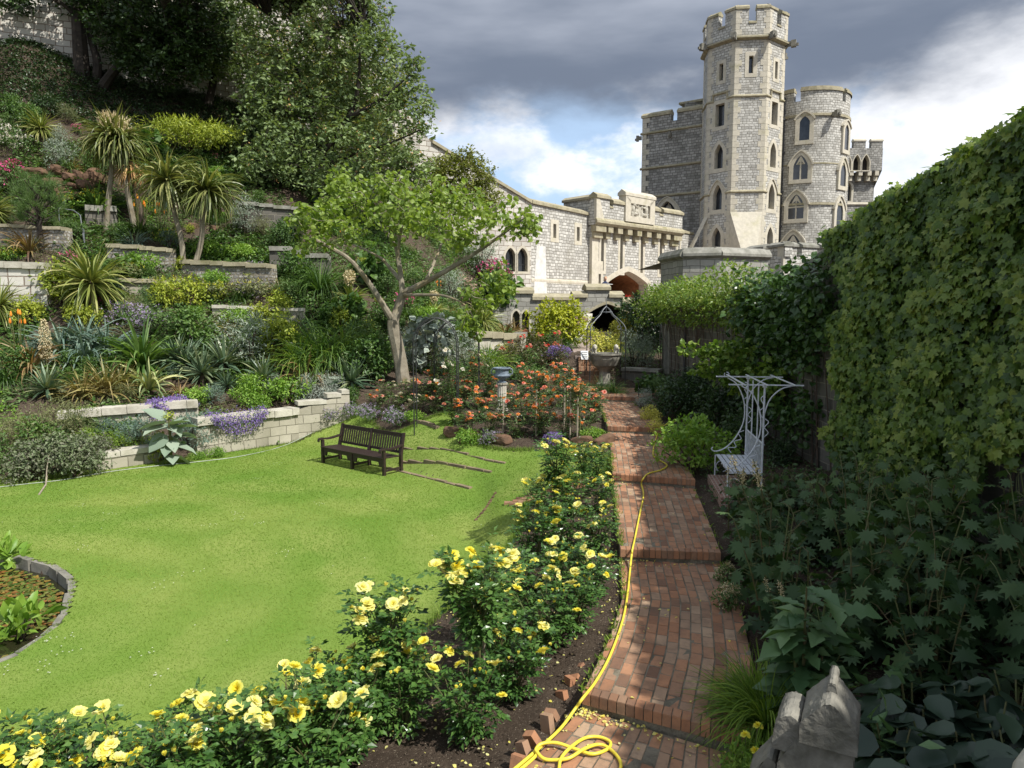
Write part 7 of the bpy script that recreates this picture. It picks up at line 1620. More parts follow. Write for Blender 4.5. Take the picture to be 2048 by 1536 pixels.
LIST = [
 ('sh_green', 25, 236, 48, 'leafy green bush in the shade left of the small upper cordyline'), ('sh_mid', 58, 246, 42, 'grey green bush just behind the small upper cordyline'), ('darksh', 98, 240, 52, 'dark bush between the small upper cordyline and the flowering pair'), ('sh_olive', 132, 250, 44, 'olive bush left of the flowering cordyline heads'), ('sh_green', -20, 250, 60, 'green bush at the very left edge of the upper mound'), ('sh_mid', 20, 262, 36, 'low grey green bush above the white flowers'),
 ('darksh', 230, 596, 45, 'dark bush at the left end of the mossy edging wall'), ('sh_mid', 300, 606, 40, 'grey green bush leaning on the mossy edging wall'), ('mound_b', 470, 655, 42, 'fresh green mound hiding the foot of the pale block wall'), ('lime', 520, 655, 46, 'spurge leaning over the pale block wall middle'), ('sh_green', 420, 606, 46, 'dense green bush against the flint wall foot'), ('mauve', 515, 560, 40, 'mauve weeds growing out of the flint wall top'),
 ('sh_mid', 560, 500, 60, 'grey green bush hiding the end of the dark shaded terrace wall'), ('dgrass', 610, 560, 50, 'long grass hanging before the dark shaded terrace wall'), ('sh_olive', 530, 478, 50, 'olive bush before the mossy terrace wall head'), ('darksh', 580, 490, 60, 'dark bush right of the mossy terrace wall head'), ('bigleaf', 250, 560, 45, 'leafy plant growing from the short flint wall'), ('sh_grey', 55, 640, 50, 'grey bush leaning on the pale wall block'),
 ('mound_b', 175, 838, 30, 'green tuft spilling over the pale coping behind the rounded shrub'), ('sh_olive', 165, 880, 85, 'olive shrub between the low block edging and the pale coped wall'),
 ('cordf', 232, 468, 245, 'tall cordyline with a cream plume, left one of the flowering pair'), ('cordf', 250, 470, 240, 'tall cordyline with a cream plume, right one of the flowering pair'), ('cordd', 268, 470, 150, 'cordyline with a skirt of dead orange leaves between the tall ones'),
 ('cord', 372, 545, 240, 'leaning cordyline on a pale trunk, left one of the two before the flint wall', None, None, 1.0, 0, -.15), ('cord', 390, 545, 218, 'leaning cordyline with striped leaves, right one of the two before the flint wall', None, None, 1.1, 0, .19), ('spiky', 186, 628, 165, 'big rounded spiky cordyline on a short trunk beside the pale wall block'),
 ('spiky', 84, 292, 78, 'small yellow tinged cordyline high on the mound'), ('spiky', -10, 455, 85, 'striped cordyline half out of the photo beside the young pine'), ('spiky', 2, 655, 110, 'cordyline cut by the left photo edge in front of the pale wall block'),
 ('pine', 84, 508, 150, 'dark young pine on a thin trunk before the grey flint wall'), ('juniper', 365, 305, 55, 'yellow green spreading juniper carpeting the upper mound', None, None, 1.0, 0), ('juniper', 420, 300, 45, 'smaller spreading juniper to the right on the upper mound'),
 ('white', 12, 300, 60, 'white flowering plant at the left edge high on the mound'), ('white', 45, 315, 50, 'drift of white daisies below the small upper cordyline'), ('sh_grey', 120, 345, 70, 'dark grey green bush above the rust boulders'), ('sh_grey', 125, 300, 50, 'upright grey bush beside the small upper cordyline'),
 ('sh_green', 60, 270, 60, 'leafy bush in the shade at the top left of the mound'), ('sh_green', 185, 345, 40, 'low green plant right of the rust boulders'), ('sh_mid', 215, 350, 45, 'grey green clump behind the tall cordyline trunks'), ('bigleaf', 300, 330, 60, 'light green leafy plant right of the flowering cordylines'),
 ('red', 25, 385, 60, 'pink flowered patch left of the rust boulders'), ('red', 385, 300, 30, 'red flowered plant under the spreading juniper'), ('yell', 170, 425, 45, 'yellow flowered plant at the foot of the rockery'), ('gstrap', 195, 430, 60, 'dark grassy clump between rockery and cordyline trunks'),
 ('poker', 280, 470, 70, 'red hot pokers between the two cordyline groups, left clump'), ('poker', 322, 475, 60, 'red hot pokers between the two cordyline groups, right clump'), ('yell', 285, 430, 35, 'yellow daisies above the red hot pokers'), ('yell', 330, 490, 30, 'yellow flowers at the top of the flint wall'),
 ('sh_mid', 150, 485, 45, 'green clump beside the bent handrail'), ('sh_green', 240, 485, 40, 'low spreading green clump above the short flint wall'), ('blue', 270, 500, 40, 'bluish grassy tuft above the short flint wall'), ('blueshrub', 340, 500, 40, 'bluish low bush at the cordyline feet'),
 ('sh_grey', 495, 475, 85, 'tall grey green bush by the dark shaded terrace wall'), ('mound_b', 420, 515, 40, 'bright green plants on top of the right flint wall'), ('mound_b', 480, 520, 38, 'bright green strip on top of the right flint wall, further right'), ('gstrap', 445, 520, 35, 'grassy tuft on top of the right flint wall'),
 ('red', 140, 545, 40, 'crimson flowers beside the big spiky cordyline'), ('lime', 115, 610, 85, 'yellow green spurge against the pale wall block'), ('lime', 140, 600, 60, 'spurge tucked behind the big spiky cordyline'), ('phorm', 60, 510, 60, 'bronze flax in front of the grey flint wall'), ('yell', 25, 525, 30, 'yellow flowers trailing over the pale wall block'),
 ('mound_b', 285, 550, 50, 'rounded green plant under the short flint wall'), ('alpine', 260, 556, 28, 'rusty alpine cushion on the mossy edging wall'), ('alpine', 330, 585, 30, 'low alpine cushion under the flint wall, left one'), ('alpine', 420, 600, 32, 'low alpine cushion under the flint wall, middle one'), ('alpine', 500, 600, 35, 'low alpine cushion under the flint wall, right one'),
 ('mound_b', 430, 575, 40, 'fresh green plant at the foot of the right flint wall'), ('lime', 330, 618, 60, 'yellow green spurge below the mossy edging wall, left clump'), ('lime', 385, 620, 65, 'yellow green spurge below the mossy edging wall, middle clump'), ('lime', 560, 645, 60, 'yellow green spurge on the pale block wall'), ('lime', 440, 605, 40, 'yellow green spurge above the pale block wall'),
 ('mauve', 500, 600, 40, 'mauve flowers beneath the flint wall end'), ('sh_mid', 575, 605, 50, 'feathery green patch right of the flint wall'), ('tawny', 560, 590, 35, 'brownish grass tuft at the end of the flint wall'), ('sh_green', 590, 570, 70, 'weedy green bush right of the flint wall'), ('dgrass', 640, 590, 70, 'dark grassy mass below the upper terrace wall'),
 ('lime', 60, 655, 60, 'leafy spurge left of the pale spiky wall'), ('lime', 150, 655, 50, 'spurge below the big spiky cordyline, left one'), ('lime', 185, 660, 45, 'lime flowered spurge below the big spiky cordyline, right one'), ('mauve', 240, 660, 60, 'mauve and grey bush left of the pale block wall'), ('mauve', 300, 670, 65, 'lavender blue patch in the middle of the mound'),
 ('sh_olive', 275, 640, 55, 'olive bush above the lavender blue patch'), ('sh_green', 385, 700, 90, 'dense green bush in the middle of the mound'), ('sh_mid', 345, 690, 80, 'green bush between lavender patch and dense bush'), ('sh_grey', 500, 740, 130, 'tall grey olive bush in the middle of the mound'), ('lime', 560, 715, 90, 'spurge right of the tall grey olive bush'),
 ('poker', 40, 712, 80, 'red hot poker clump at the left edge of the lower mound'), ('yspike', 94, 745, 110, 'yucca with a tall cream flower spike'), ('blue', 125, 705, 70, 'blue green strap plant, leftmost of the blue group'), ('blue', 168, 690, 65, 'blue green strap plant, top of the blue group'), ('blue', 170, 725, 62, 'blue green strap plant, lowest of the blue group'), ('blue', 215, 705, 65, 'blue green strap plant, rightmost of the blue group'),
 ('phorm', 62, 745, 75, 'bronze red flax under the red hot pokers'), ('gstrap', 285, 735, 95, 'tall dark green strap plant in the middle of the lower mound'), ('blueshrub', 60, 720, 40, 'bluish clump under the pokers'), ('sh_green', 30, 760, 70, 'green bush at the left edge under the bronze flax'), ('sh_green', 140, 745, 45, 'low green bush with tiny pale flowers behind the tawny flax'), ('sh_green', 180, 750, 40, 'low green bush above the tawny flax'),
 ('yucca', 96, 798, 78, 'dark green yucca above the big rounded shrub'), ('tawny', 165, 800, 60, 'tawny flax just behind the pale coping, left clump'), ('tawny', 215, 790, 72, 'tawny flax just behind the pale coping, middle clump'), ('tawny', 245, 780, 55, 'tawny flax just behind the pale coping, right clump'), ('varieg', 297, 780, 65, 'cream edged iris clump behind the terrace wall'),
 ('dgrass', 230, 735, 40, 'fine green grass tuft above the tawny flax'), ('yucca', 352, 742, 80, 'blue green yucca, left of the dense yucca row'), ('yucca', 375, 752, 85, 'blue green yucca, centre left of the dense yucca row'), ('yucca', 405, 765, 85, 'blue green yucca, centre right of the dense yucca row'), ('yucca', 448, 748, 90, 'blue green yucca, right end of the dense yucca row'), ('yucca', 455, 785, 50, 'small green yucca below the row'),
 ('yucca', 528, 775, 72, 'yucca with brown lower leaves above the bright mounds'), ('phorm', 612, 770, 65, 'dark bronze flax above the silver mounds'), ('yucca', 703, 785, 85, 'grey green arching yucca at the right end of the lower mound'), ('phorm', 360, 795, 40, 'small reddish flax above the purple flowers'),
 ('mound_b', 400, 815, 45, 'bright green mound on the terrace wall, leftmost'), ('mound_b', 490, 810, 42, 'bright green mound on the terrace wall, second from left'), ('mound_b', 512, 825, 40, 'bright green mound on the terrace wall, third from left'), ('mound_b', 578, 810, 62, 'tall bright green mound on the terrace wall, rightmost'), ('mound_b', 500, 785, 42, 'bright green mound behind the others on the terrace'), ('blueshrub', 428, 812, 45, 'bluish bushy plant on the terrace wall'),
 ('silver', 545, 795, 45, 'silver mound left of the tall bright green mound'), ('silver', 608, 805, 58, 'silver cascade over the side wall, left one'), ('silver', 640, 812, 68, 'silver cascade over the side wall, middle one'), ('silver', 668, 805, 62, 'silver cascade over the side wall, right one'),
 ('arch', 600, 745, 75, 'fresh green arching grass, left clump of the slope'), ('dgrass', 640, 735, 90, 'deep green arching grass, left of the slope centre'), ('dgrass', 665, 745, 85, 'deep green arching grass on the slope centre'), ('arch', 690, 715, 70, 'fresh green arching grass, upper clump of the slope'), ('sh_green', 735, 765, 100, 'tall leafy green bush left of the tree trunk'), ('sh_green', 760, 750, 80, 'leafy green bush touching the tree trunk'), ('sh_mid', 720, 700, 70, 'green bush above the tall leafy one'),
 ('bigleaf', 705, 655, 60, 'broad leaved plant with orange flowers on the slope'), ('bigleaf', 665, 650, 40, 'smaller broad leaved plant on the slope'), ('dgrass', 590, 690, 60, 'grassy bank right of the spurges'), ('yuccaf', 700, 618, 80, 'yucca with a round cream flower head left of the tree'), ('yuccaf', 868, 640, 60, 'yucca fountain right of the tree fork'), ('red', 812, 630, 45, 'rose pink flowers beside the tree fork'),
 ('bigleaf', 745, 580, 70, 'dark broad leaved bush behind the left limb'), ('sh_mid', 775, 595, 60, 'grey green bush behind the tree fork'), ('sh_green', 690, 600, 40, 'green patch behind the cream headed yucca'), ('lime', 680, 665, 50, 'yellow flowered shrub on the slope'), ('mound_b', 850, 650, 40, 'fresh green mound below the right hand yucca'), ('sh_green', 770, 660, 60, 'dark bush right behind the left limb'),
 ('greybig', 860, 745, 115, 'big silver leaved plant behind the rose arches'), ('silver', 812, 735, 90, 'tall silver shrub left of the rose arches'), ('silver', 925, 735, 85, 'tall silver shrub right of the rose arches'), ('silver', 890, 705, 70, 'silver shrub above the arches'), ('arch', 975, 740, 55, 'yellow green iris clump beside the pale parapet'), ('alpine', 1000, 715, 30, 'orange flowered low plant by the pale parapet'),
 ('phorm', 1010, 672, 40, 'rust coloured sedge spilling over the pale parapet, left'), ('phorm', 1030, 672, 36, 'rust coloured sedge spilling over the pale parapet, right'), ('sh_mid', 930, 690, 60, 'green bush left of the pale parapet'), ('spiky', 965, 680, 95, 'green strappy palm behind the pale parapet'), ('sh_green', 990, 630, 80, 'leafy bush in front of the twin arched window'), ('bigleaf', 1000, 620, 70, 'leafy plant before the curtain wall'),
 ('red', 985, 590, 70, 'crimson flowered valerian high by the curtain wall, left clump'), ('red', 1010, 600, 55, 'crimson flowered valerian high by the curtain wall, right clump'), ('pink', 940, 620, 70, 'pale pink flowered shrub on the upper slope'), ('sh_grey', 900, 600, 70, 'grey airy bush on the upper slope'), ('sh_grey', 960, 560, 90, 'wispy grey bush against the curtain wall'), ('sh_mid', 840, 590, 60, 'grey green bush right above the fork'),
 ('mauve', 660, 850, 40, 'mauve flowers at the foot of the side wall'), ('mauve', 695, 838, 40, 'mauve catmint beside the white hose end'), ('mauve', 740, 843, 42, 'mauve catmint at the front of the mixed roses, left'), ('mauve', 792, 855, 50, 'mauve catmint at the front of the mixed roses, right'), ('mound_b', 830, 846, 30, 'small green clump by the short stone riser'), ('mound_b', 645, 842, 30, 'green weeds at the foot of the side wall'), ('sh_green', 700, 815, 45, 'leafy clump behind the catmint'),
 ('mound_b', 935, 890, 40, 'bright green clump at the front corner of the orange bed'), ('mauve', 975, 892, 36, 'mauve flowered clump at the front of the orange bed'), ('violet', 1108, 886, 26, 'violet blue cushion at the front of the orange bed'), ('mound_b', 1185, 882, 34, 'green mat between the violet cushion and the path'), ('violet', 1118, 722, 34, 'violet flowers among the reddish roses'),
 ('violet', 322, 836, 46, 'violet flowers trailing over the terrace wall, left patch'), ('violet', 355, 822, 36, 'violet flowers trailing over the terrace wall, small patch'), 
 ('blueshrub', 275, 905, 75, 'dark blue green spurge before the terrace wall, left'), ('blueshrub', 390, 905, 85, 'dark blue green spurge before the terrace wall, right'), ('lowfern', 205, 905, 60, 'yellow green feathery plant by the low block edging, left'), ('lowfern', 280, 900, 45, 'yellow green feathery plant by the low block edging, right'), ('verb', 343, 930, 110, 'big silver mullein with huge felted leaves'), ('mound_b', 430, 915, 26, 'green weeds at the lawn edge under the violet flowers'), ('mound_b', 395, 920, 22, 'small weeds by the mullein foot'), ('lime', 310, 925, 40, 'yellowish herb beside the mullein'),
 ('sh_olive', 100, 915, 125, 'big rounded olive green shrub behind the lawn corner'), ('sh_olive', 20, 910, 95, 'olive shrub at the left photo edge above the lawn'), ('sh_green', 85, 920, 90, 'green leafy patch inside the big rounded shrub'), ('purple', 70, 962, 90, 'purple grey leaved shrub overhanging the lawn, left part'), ('purple', 150, 955, 95, 'purple grey leaved shrub overhanging the lawn, right part'), ('purple', 195, 935, 70, 'small purple grey shrub above the low block edging'), ('sh_mid', -30, 960, 110, 'shrub mostly outside the left photo edge by the lawn'),
 # beyond the orange bed, towards the castle
 ('golden', 1116, 700, 104, 'bright golden creeper heaped against the rampart', None, None, .95, 0), ('sh_green', 1100, 705, 45, 'green bank under the golden creeper, left'), ('dgrass', 1125, 700, 40, 'green bank under the golden creeper, right'), ('arch', 1085, 695, 40, 'grassy plant beneath the twin arched window'),
 ('yvar', 1212, 735, 78, 'yellow variegated shrub behind the stone basin'), ('yvar', 1250, 690, 70, 'yellow variegated shrub by the passage arch'), ('sh_grey', 1265, 735, 85, 'grey green variegated shrub right of the basin'), ('sh_grey', 1285, 740, 70, 'olive grey shrub against the garden wall end'), ('darksh', 1285, 690, 115, 'tall dark bush between the passage arch and the garden wall'), ('dgrass', 1205, 790, 34, 'low green tuft under the stone basin, left'), ('dgrass', 1228, 790, 32, 'low green tuft under the stone basin, right'),
 # right hand bed
 ('silver', 1285, 815, 45, 'silver leaved plant spilling onto the path by the marker post'), ('bigleaf', 1298, 790, 42, 'fresh leafy clump behind the marker post'), ('yvar', 1300, 850, 45, 'yellow variegated plant along the path, upper'), ('yvar', 1308, 872, 40, 'yellow variegated plant along the path, lower'), ('darksh', 1345, 835, 85, 'dark arching shrub by the path, lowest of three'), ('darksh', 1400, 800, 75, 'dark arching shrub under the creeper, middle of three'), ('darksh', 1370, 820, 90, 'dark arching shrub under the creeper, nearest to the niche'),
 ('darksh', 1440, 860, 110, 'dark shrub behind the white arbour seat'), ('sh_mid', 1330, 800, 55, 'mid green shrub in front of the wall niche'), ('choisya', 1388, 948, 125, 'glossy bright green rounded evergreen beside the path'), ('darksh', 1560, 930, 62, 'dark bush behind the arbour post against the stone wall'), ('darksh', 1480, 900, 90, 'dark growth just behind the arbour seat back')]
for a in LIST: put_plant(*a)
# small plants that fill the mound between the named ones
FILL = [('sh_green', 'small leafy green shrub in the mixed planting of the mound', 26, .55), ('sh_mid', 'small grey green shrub in the mixed planting of the mound', 26, .55), ('mound_b', 'small bright green clump in the mixed planting of the mound', 20, .38), ('lime', 'small yellow green spurge in the mixed planting of the mound', 16, .5), ('dgrass', 'small grass tuft in the mixed planting of the mound', 22, .5),
        ('sh_olive', 'small olive shrub in the mixed planting of the mound', 16, .5), ('blueshrub', 'small bluish shrub in the mixed planting of the mound', 12, .45), ('poker', 'small red hot poker in the mixed planting of the mound', 3, .6), ('red', 'small pink flowered clump in the mixed planting of the mound', 5, .42), ('tawny', 'small tawny tuft in the mixed planting of the mound', 10, .45)]
for kind, lb, cnt, hh in FILL:
    done = 0
    while done < cnt:
        x, y = rng.uniform(-25, -1), rng.uniform(18.5, 37); z = h1(x, y)
        if not mound_ok(x, y) or z > 12.3 or abs(x / y) > .8: continue
        k, h0 = ALLK[kind]; s_ = hh * rng.uniform(.7, 1.35) / h0; k.place((x, y, z - .03), rng.uniform(0, 6.28), s_, lb, None, lb.replace('small ', '').split(' in the')[0] + ' filling the mound'); done += 1
# violet trailing sheet over the terrace wall
r_ = np.random.default_rng(77); rt = root('trailing_violet', 'flower clump'); b = B()
tw0, tw1 = T(398, 905), T(560, 885); m = 1500; u = r_.random(m); zt_ = 1.05
u0_, u1_ = FTW.px(405), FTW.px(520); uu = u0_ + (u1_ - u0_) * u; hang = .65 * np.sin(np.pi * u) ** .6 * r_.random(m) ** .8 + .05 * r_.normal(size=m)
P = np.array([FTW.P(a_, 1.12 - h_ + .1 * q_, .12 + .2 * q_ - .22 * (h_ < .1) * q2_) for a_, h_, q_, q2_ in zip(uu, hang, r_.random(m), r_.random(m) * 2)])
put(b, QUAD, P, r_.normal(size=P.shape) + [0, -.3, -.5], np.array([0, -1, .5]) + r_.normal(0, .5, P.shape), .05, r_.random(m)); b.build('blossom', LM['violet'], rt)
b = B(); put(b, OVAL, P[:700] + r_.normal(0, .05, (700, 3)) + [0, .06, 0], r_.normal(size=(700, 3)), r_.normal(size=(700, 3)), .06, r_.random(700)); b.build('foliage', LM['mid'], rt); tag(rt, 'violet blue sheet of flowers hanging over the nearest terrace wall')

# ------------------------------------------------------------------ trees
def clump_tufts(cl, n, r_, shell=.45):
    C = []
    for px, py, rx, ry, Y, rd in cl: p = W(px, py, Y); C.append((*p, rx * Y / F, rd, ry * Y / F))
    C = np.array(C); w = C[:, 3] * C[:, 5]; w /= w.sum(); k = r_.choice(len(C), n, p=w); d = nrm(r_.normal(size=(n, 3))); q = shell + (1 - shell) * r_.random(n) ** .7
    return C[k, :3] + d * C[k, 3:] * q[:, None]
def LP(Y, L): return [W(px, py, Y + dy) for px, py, dy in L]
r_ = np.random.default_rng(401); Y0 = T(806, 766)[1]; bt = T(806, 766)
limbs = [(LP(Y0, [(808, 775, 0), (800, 720, 0), (788, 660, 0), (786, 640, 0)]), .235, .19), (LP(Y0, [(786, 642, 0), (760, 600, -.3), (735, 562, -.6), (700, 520, -1), (655, 492, -1.4), (610, 470, -1.6), (590, 455, -1.7)]), .12, .025),
         (LP(Y0, [(787, 645, 0), (798, 610, .1), (806, 588, .1)]), .16, .14), (LP(Y0, [(805, 588, .1), (800, 540, .2), (790, 490, .5), (765, 455, .8), (735, 425, 1.0), (700, 395, 1.3)]), .10, .02), (LP(Y0, [(806, 585, .1), (840, 570, 0), (900, 537, -.3), (960, 500, -.6), (1010, 465, -.9), (1050, 435, -1.2)]), .115, .02),
         (LP(Y0, [(800, 560, .2), (775, 530, 1), (760, 515, 1.4), (720, 495, 2), (680, 480, 2.4)]), .07, .02), (LP(Y0, [(795, 520, .3), (800, 470, .2), (815, 420, .0), (820, 375, -.2)]), .06, .015), (LP(Y0, [(810, 590, 0), (850, 590, -.8), (890, 592, -1.6), (930, 610, -2.3), (950, 640, -2.7)]), .06, .012),
         (LP(Y0, [(850, 566, 0), (870, 520, .8), (890, 470, 1.5), (915, 410, 2.0), (925, 370, 2.2)]), .06, .015), (LP(Y0, [(960, 500, -.6), (985, 440, -.4), (1000, 400, -.2)]), .04, .012)]
cl = [(640, 440, 60, 45, Y0 - 1.2, 1.2), (700, 400, 70, 45, Y0 + .8, 1.4), (770, 380, 70, 42, Y0 + .5, 1.6), (850, 390, 75, 45, Y0, 1.6), (920, 410, 65, 45, Y0 + 1.2, 1.5), (990, 430, 60, 40, Y0 - .6, 1.2), (1045, 440, 40, 35, Y0 - 1.1, .9), (620, 480, 40, 28, Y0 - 1.6, .9),
      (820, 440, 110, 40, Y0 - .8, 1.4), (700, 450, 70, 30, Y0 - .8, 1.2), (930, 470, 80, 30, Y0 - .8, 1.0), (680, 360, 30, 22, Y0 + 1.2, .6), (960, 600, 40, 45, Y0 - 2.5, .8), (1000, 560, 30, 40, Y0 - 2.3, .6), (940, 650, 30, 35, Y0 - 2.7, .6), (1065, 465, 18, 22, Y0 - 1.2, .4), (600, 440, 22, 22, Y0 - 1.7, .4)]
tree('spreading_tree', 'umbrella shaped light green tree with a forked pale trunk above the rose bed', bt, limbs, clump_tufts(cl, 640, r_, .1), .18, BROAD, 'treemid', 'bark_pale', 402, per=6, twig=.012, hang=.7)
r_ = np.random.default_rng(411); Yb = 36.5; bb = T(640, 400)
limbs = [(LP(Yb, [(632, 415, 0), (636, 350, 0), (640, 300, 0), (625, 230, .3), (600, 160, .6), (575, 80, .8)]), .34, .05), (LP(Yb, [(638, 320, 0), (690, 250, -.6), (715, 180, -1), (720, 100, -1.4)]), .24, .04), (LP(Yb, [(700, 235, -.8), (760, 200, -1.4), (820, 150, -1.8)]), .13, .03), (LP(Yb, [(640, 340, 0), (700, 310, -1), (770, 290, -2), (840, 260, -2.4)]), .14, .03), (LP(Yb, [(625, 240, .3), (560, 220, 0), (510, 230, -.5)]), .13, .03), (LP(Yb, [(635, 345, 0), (580, 330, -1), (540, 340, -1.5)]), .10, .03)]
cl = [(560, 95, 95, 85, Yb, 2.4), (680, 70, 90, 75, Yb - .5, 2.4), (755, 100, 70, 60, Yb - 1, 1.8), (800, 190, 62, 48, Yb - 1.2, 1.5), (700, 175, 95, 75, Yb, 2.4), (590, 200, 95, 75, Yb, 2.4), (820, 250, 48, 34, Yb - 2, 1.2), (715, 275, 95, 55, Yb - 1, 2.0), (580, 300, 85, 60, Yb - 1, 2.0), (520, 215, 55, 75, Yb - .5, 1.6),
      (650, 355, 100, 36, Yb - 1.5, 1.5), (770, 320, 70, 36, Yb - 2, 1.2), (520, 330, 50, 45, Yb - 1.5, 1.2), (832, 130, 24, 34, Yb - 1.5, .7), (730, 15, 60, 40, Yb - .5, 1.5), (600, 10, 80, 40, Yb, 2.0), (850, 215, 24, 18, Yb - 2, .5), (852, 265, 18, 14, Yb - 2.2, .4), (470, 280, 30, 40, Yb, .9), (640, -60, 110, 40, Yb, 2), (825, 320, 45, 34, Yb - 2.2, 1.0), (800, 370, 60, 34, Yb - 2.4, 1.0), (845, 345, 30, 22, Yb - 2.2, .6), (560, -160, 120, 70, Yb - 2.5, 3), (420, -200, 120, 60, Yb - 3, 3), (690, -150, 90, 60, Yb - 1, 2)]  # last clumps stand above the view, added to shade the upper mound
tree('broadleaf_tree', 'big dense grey green tree on the mound left of the dark cloud', bb, limbs, clump_tufts(cl, 2750, r_, .15), .24, OVAL, 'treebig', 'bark_dark', 412, per=11, twig=.02, flowers=('dead', 260, .14), hang=.3)
r_ = np.random.default_rng(421); Yd = 38.0; bb = T(182, 195)
limbs = [(LP(Yd, [(168, 205, 0), (164, 150, 0), (160, 90, 0), (155, 20, 0), (150, -60, 0)]), .45, .26), (LP(Yd, [(185, 200, 0), (195, 130, .2), (180, 60, .4), (190, -40, .5)]), .26, .12), (LP(Yd, [(195, 205, 0), (215, 160, -.3), (260, 110, -.8), (320, 70, -1.2)]), .34, .06), (LP(Yd, [(160, 40, 0), (120, 5, -.5), (60, -15, -1)]), .14, .04)]
cl = [(300, 45, 120, 60, Yd - 1, 2.4), (220, 20, 60, 50, Yd, 2), (400, 50, 70, 70, Yd - .5, 2), (330, 125, 90, 45, Yd - 1, 1.8), (170, -20, 120, 40, Yd, 2), (270, 85, 80, 50, Yd - 1.2, 1.6), (30, 5, 50, 20, Yd - 1, 1), (310, -60, 140, 60, Yd, 3), (330, -210, 130, 70, Yd - 4.5, 3), (360, 80, 60, 60, Yd - 1, 1.5)]  # highest clump is out of view, added to cast shade on the slope
tree('dark_tree', 'very dark multi trunked tree against the upper castle wall', bb, limbs, clump_tufts(cl, 2300, r_, .3), .24, OVAL, 'treedark', 'bark_dark', 422, per=11, twig=.022)
r_ = np.random.default_rng(431); Yd = 40.0; bb = T(418, 222)
limbs = [(LP(Yd, [(412, 228, 0), (425, 170, 0), (436, 100, 0), (438, 30, 0), (440, -40, 0)]), .24, .10), (LP(Yd, [(432, 130, 0), (400, 100, -.5), (380, 85, -.8)]), .08, .03), (LP(Yd, [(436, 110, 0), (480, 70, .5), (500, 30, .8)]), .09, .03)]
cl = [(440, 50, 70, 60, Yd, 1.8), (490, 90, 50, 50, Yd, 1.5), (400, 115, 45, 32, Yd - .5, 1.0), (470, 0, 80, 50, Yd, 2), (500, 150, 36, 40, Yd, 1), (440, 140, 50, 24, Yd - .6, .8)]
tree('slim_tree', 'slim trunked tree with loose foliage standing close to the upper castle wall', bb, limbs, clump_tufts(cl, 850, r_, .25), .22, OVAL, 'treebig', 'bark_dark', 432, per=8, twig=.018)
r_ = np.random.default_rng(441); Yd = 43.0; bb = T(884, 425)
limbs = [(LP(Yd, [(884, 432, 0), (890, 390, 0), (905, 360, 0), (940, 335, 0)]), .12, .03), (LP(Yd, [(892, 385, 0), (885, 345, .3), (880, 320, .4)]), .07, .02), (LP(Yd, [(900, 365, 0), (930, 360, 0), (965, 365, 0)]), .05, .02)]
cl = [(932, 318, 34, 22, Yd, 1.0), (900, 332, 34, 28, Yd, 1), (958, 345, 34, 26, Yd, 1), (925, 368, 52, 26, Yd, 1.2), (880, 350, 20, 40, Yd, .6), (960, 385, 46, 28, Yd, 1), (900, 400, 60, 32, Yd, 1), (985, 405, 30, 20, Yd + .5, .8), (860, 370, 40, 50, Yd - .5, .8)]
tree('yellowish_tree', 'small yellowish loose tree in front of the sloping wall coping', bb, limbs, clump_tufts(cl, 1150, r_, .2), .20, OVAL, 'treeyel', 'bark', 442, per=7, twig=.014)
r_ = np.random.default_rng(451); Yd = 44.0; bb = T(720, 330)
cl = [(690, 220, 70, 70, Yd, 2), (740, 240, 60, 50, Yd, 2), (660, 290, 60, 50, Yd, 2), (780, 300, 60, 50, Yd, 1.6), (610, 150, 80, 80, Yd - 2.5, 1.6), (540, 120, 60, 70, Yd - 3, 1.4), (690, 90, 80, 70, Yd - 1, 1.6), (780, 170, 50, 60, Yd, 1.4), (560, 250, 60, 60, Yd - 2.5, 1.4)]  # spread to screen the bright wall; yellow leaf colour stands for sunlit patches
tree('bright_tree', 'tree glimpsed behind the big dense one, sunlit yellow green put into its leaf colour', bb, [(LP(Yd, [(720, 345, 0), (715, 280, 0), (700, 200, 0)]), .2, .05)], clump_tufts(cl, 1300, r_, .2), .24, OVAL, 'treeyel', 'bark', 452, per=9, twig=.016)

# ------------------------------------------------------------------ creepers on the right hand wall
r_ = np.random.default_rng(501); rt = root('wall_creeper', 'climber'); b = B(); n = 56000
yv = r_.uniform(-.8, 12.6, n); top = np.interp(yv, [-.8, 7.9, 13.1, 15], [8.1, 6.02, 5.2, 4.85]); zv = 1.0 + (top - 1.0) * r_.random(n) ** .85
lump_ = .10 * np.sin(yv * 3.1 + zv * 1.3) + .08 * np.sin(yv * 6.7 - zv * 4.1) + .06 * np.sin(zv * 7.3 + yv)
keep = (zv > np.interp(yv, [3, 7.6, 8.4, 9.2, 13.4], [4.6, 2.5, 1.75, 1.0, .8]) + .18 * np.sin(yv * 9)) & (yv < np.interp(zv, [1, 5], [11.4, 12.15]) + .2 * np.sin(zv * 4.0)) & ~((lump_ < -.09) & (r_.random(n) < .6))
yv, zv, top, lump_ = yv[keep], zv[keep], top[keep], lump_[keep]; n = len(yv)
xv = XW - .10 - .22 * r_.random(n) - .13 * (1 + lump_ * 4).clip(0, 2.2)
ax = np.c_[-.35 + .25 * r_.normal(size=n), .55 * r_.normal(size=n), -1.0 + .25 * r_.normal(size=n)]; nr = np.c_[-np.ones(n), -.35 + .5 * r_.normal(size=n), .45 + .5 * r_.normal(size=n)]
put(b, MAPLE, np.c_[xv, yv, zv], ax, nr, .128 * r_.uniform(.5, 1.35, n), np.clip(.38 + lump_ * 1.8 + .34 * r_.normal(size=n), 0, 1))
n = 5600; yv = r_.uniform(-.8, 12.7, n); top = np.interp(yv, [-.8, 7.9, 13.1, 15], [8.14, 6.06, 5.23, 4.85]) + .05 * np.sin(yv * 5) + .04 * np.sin(yv * 11)
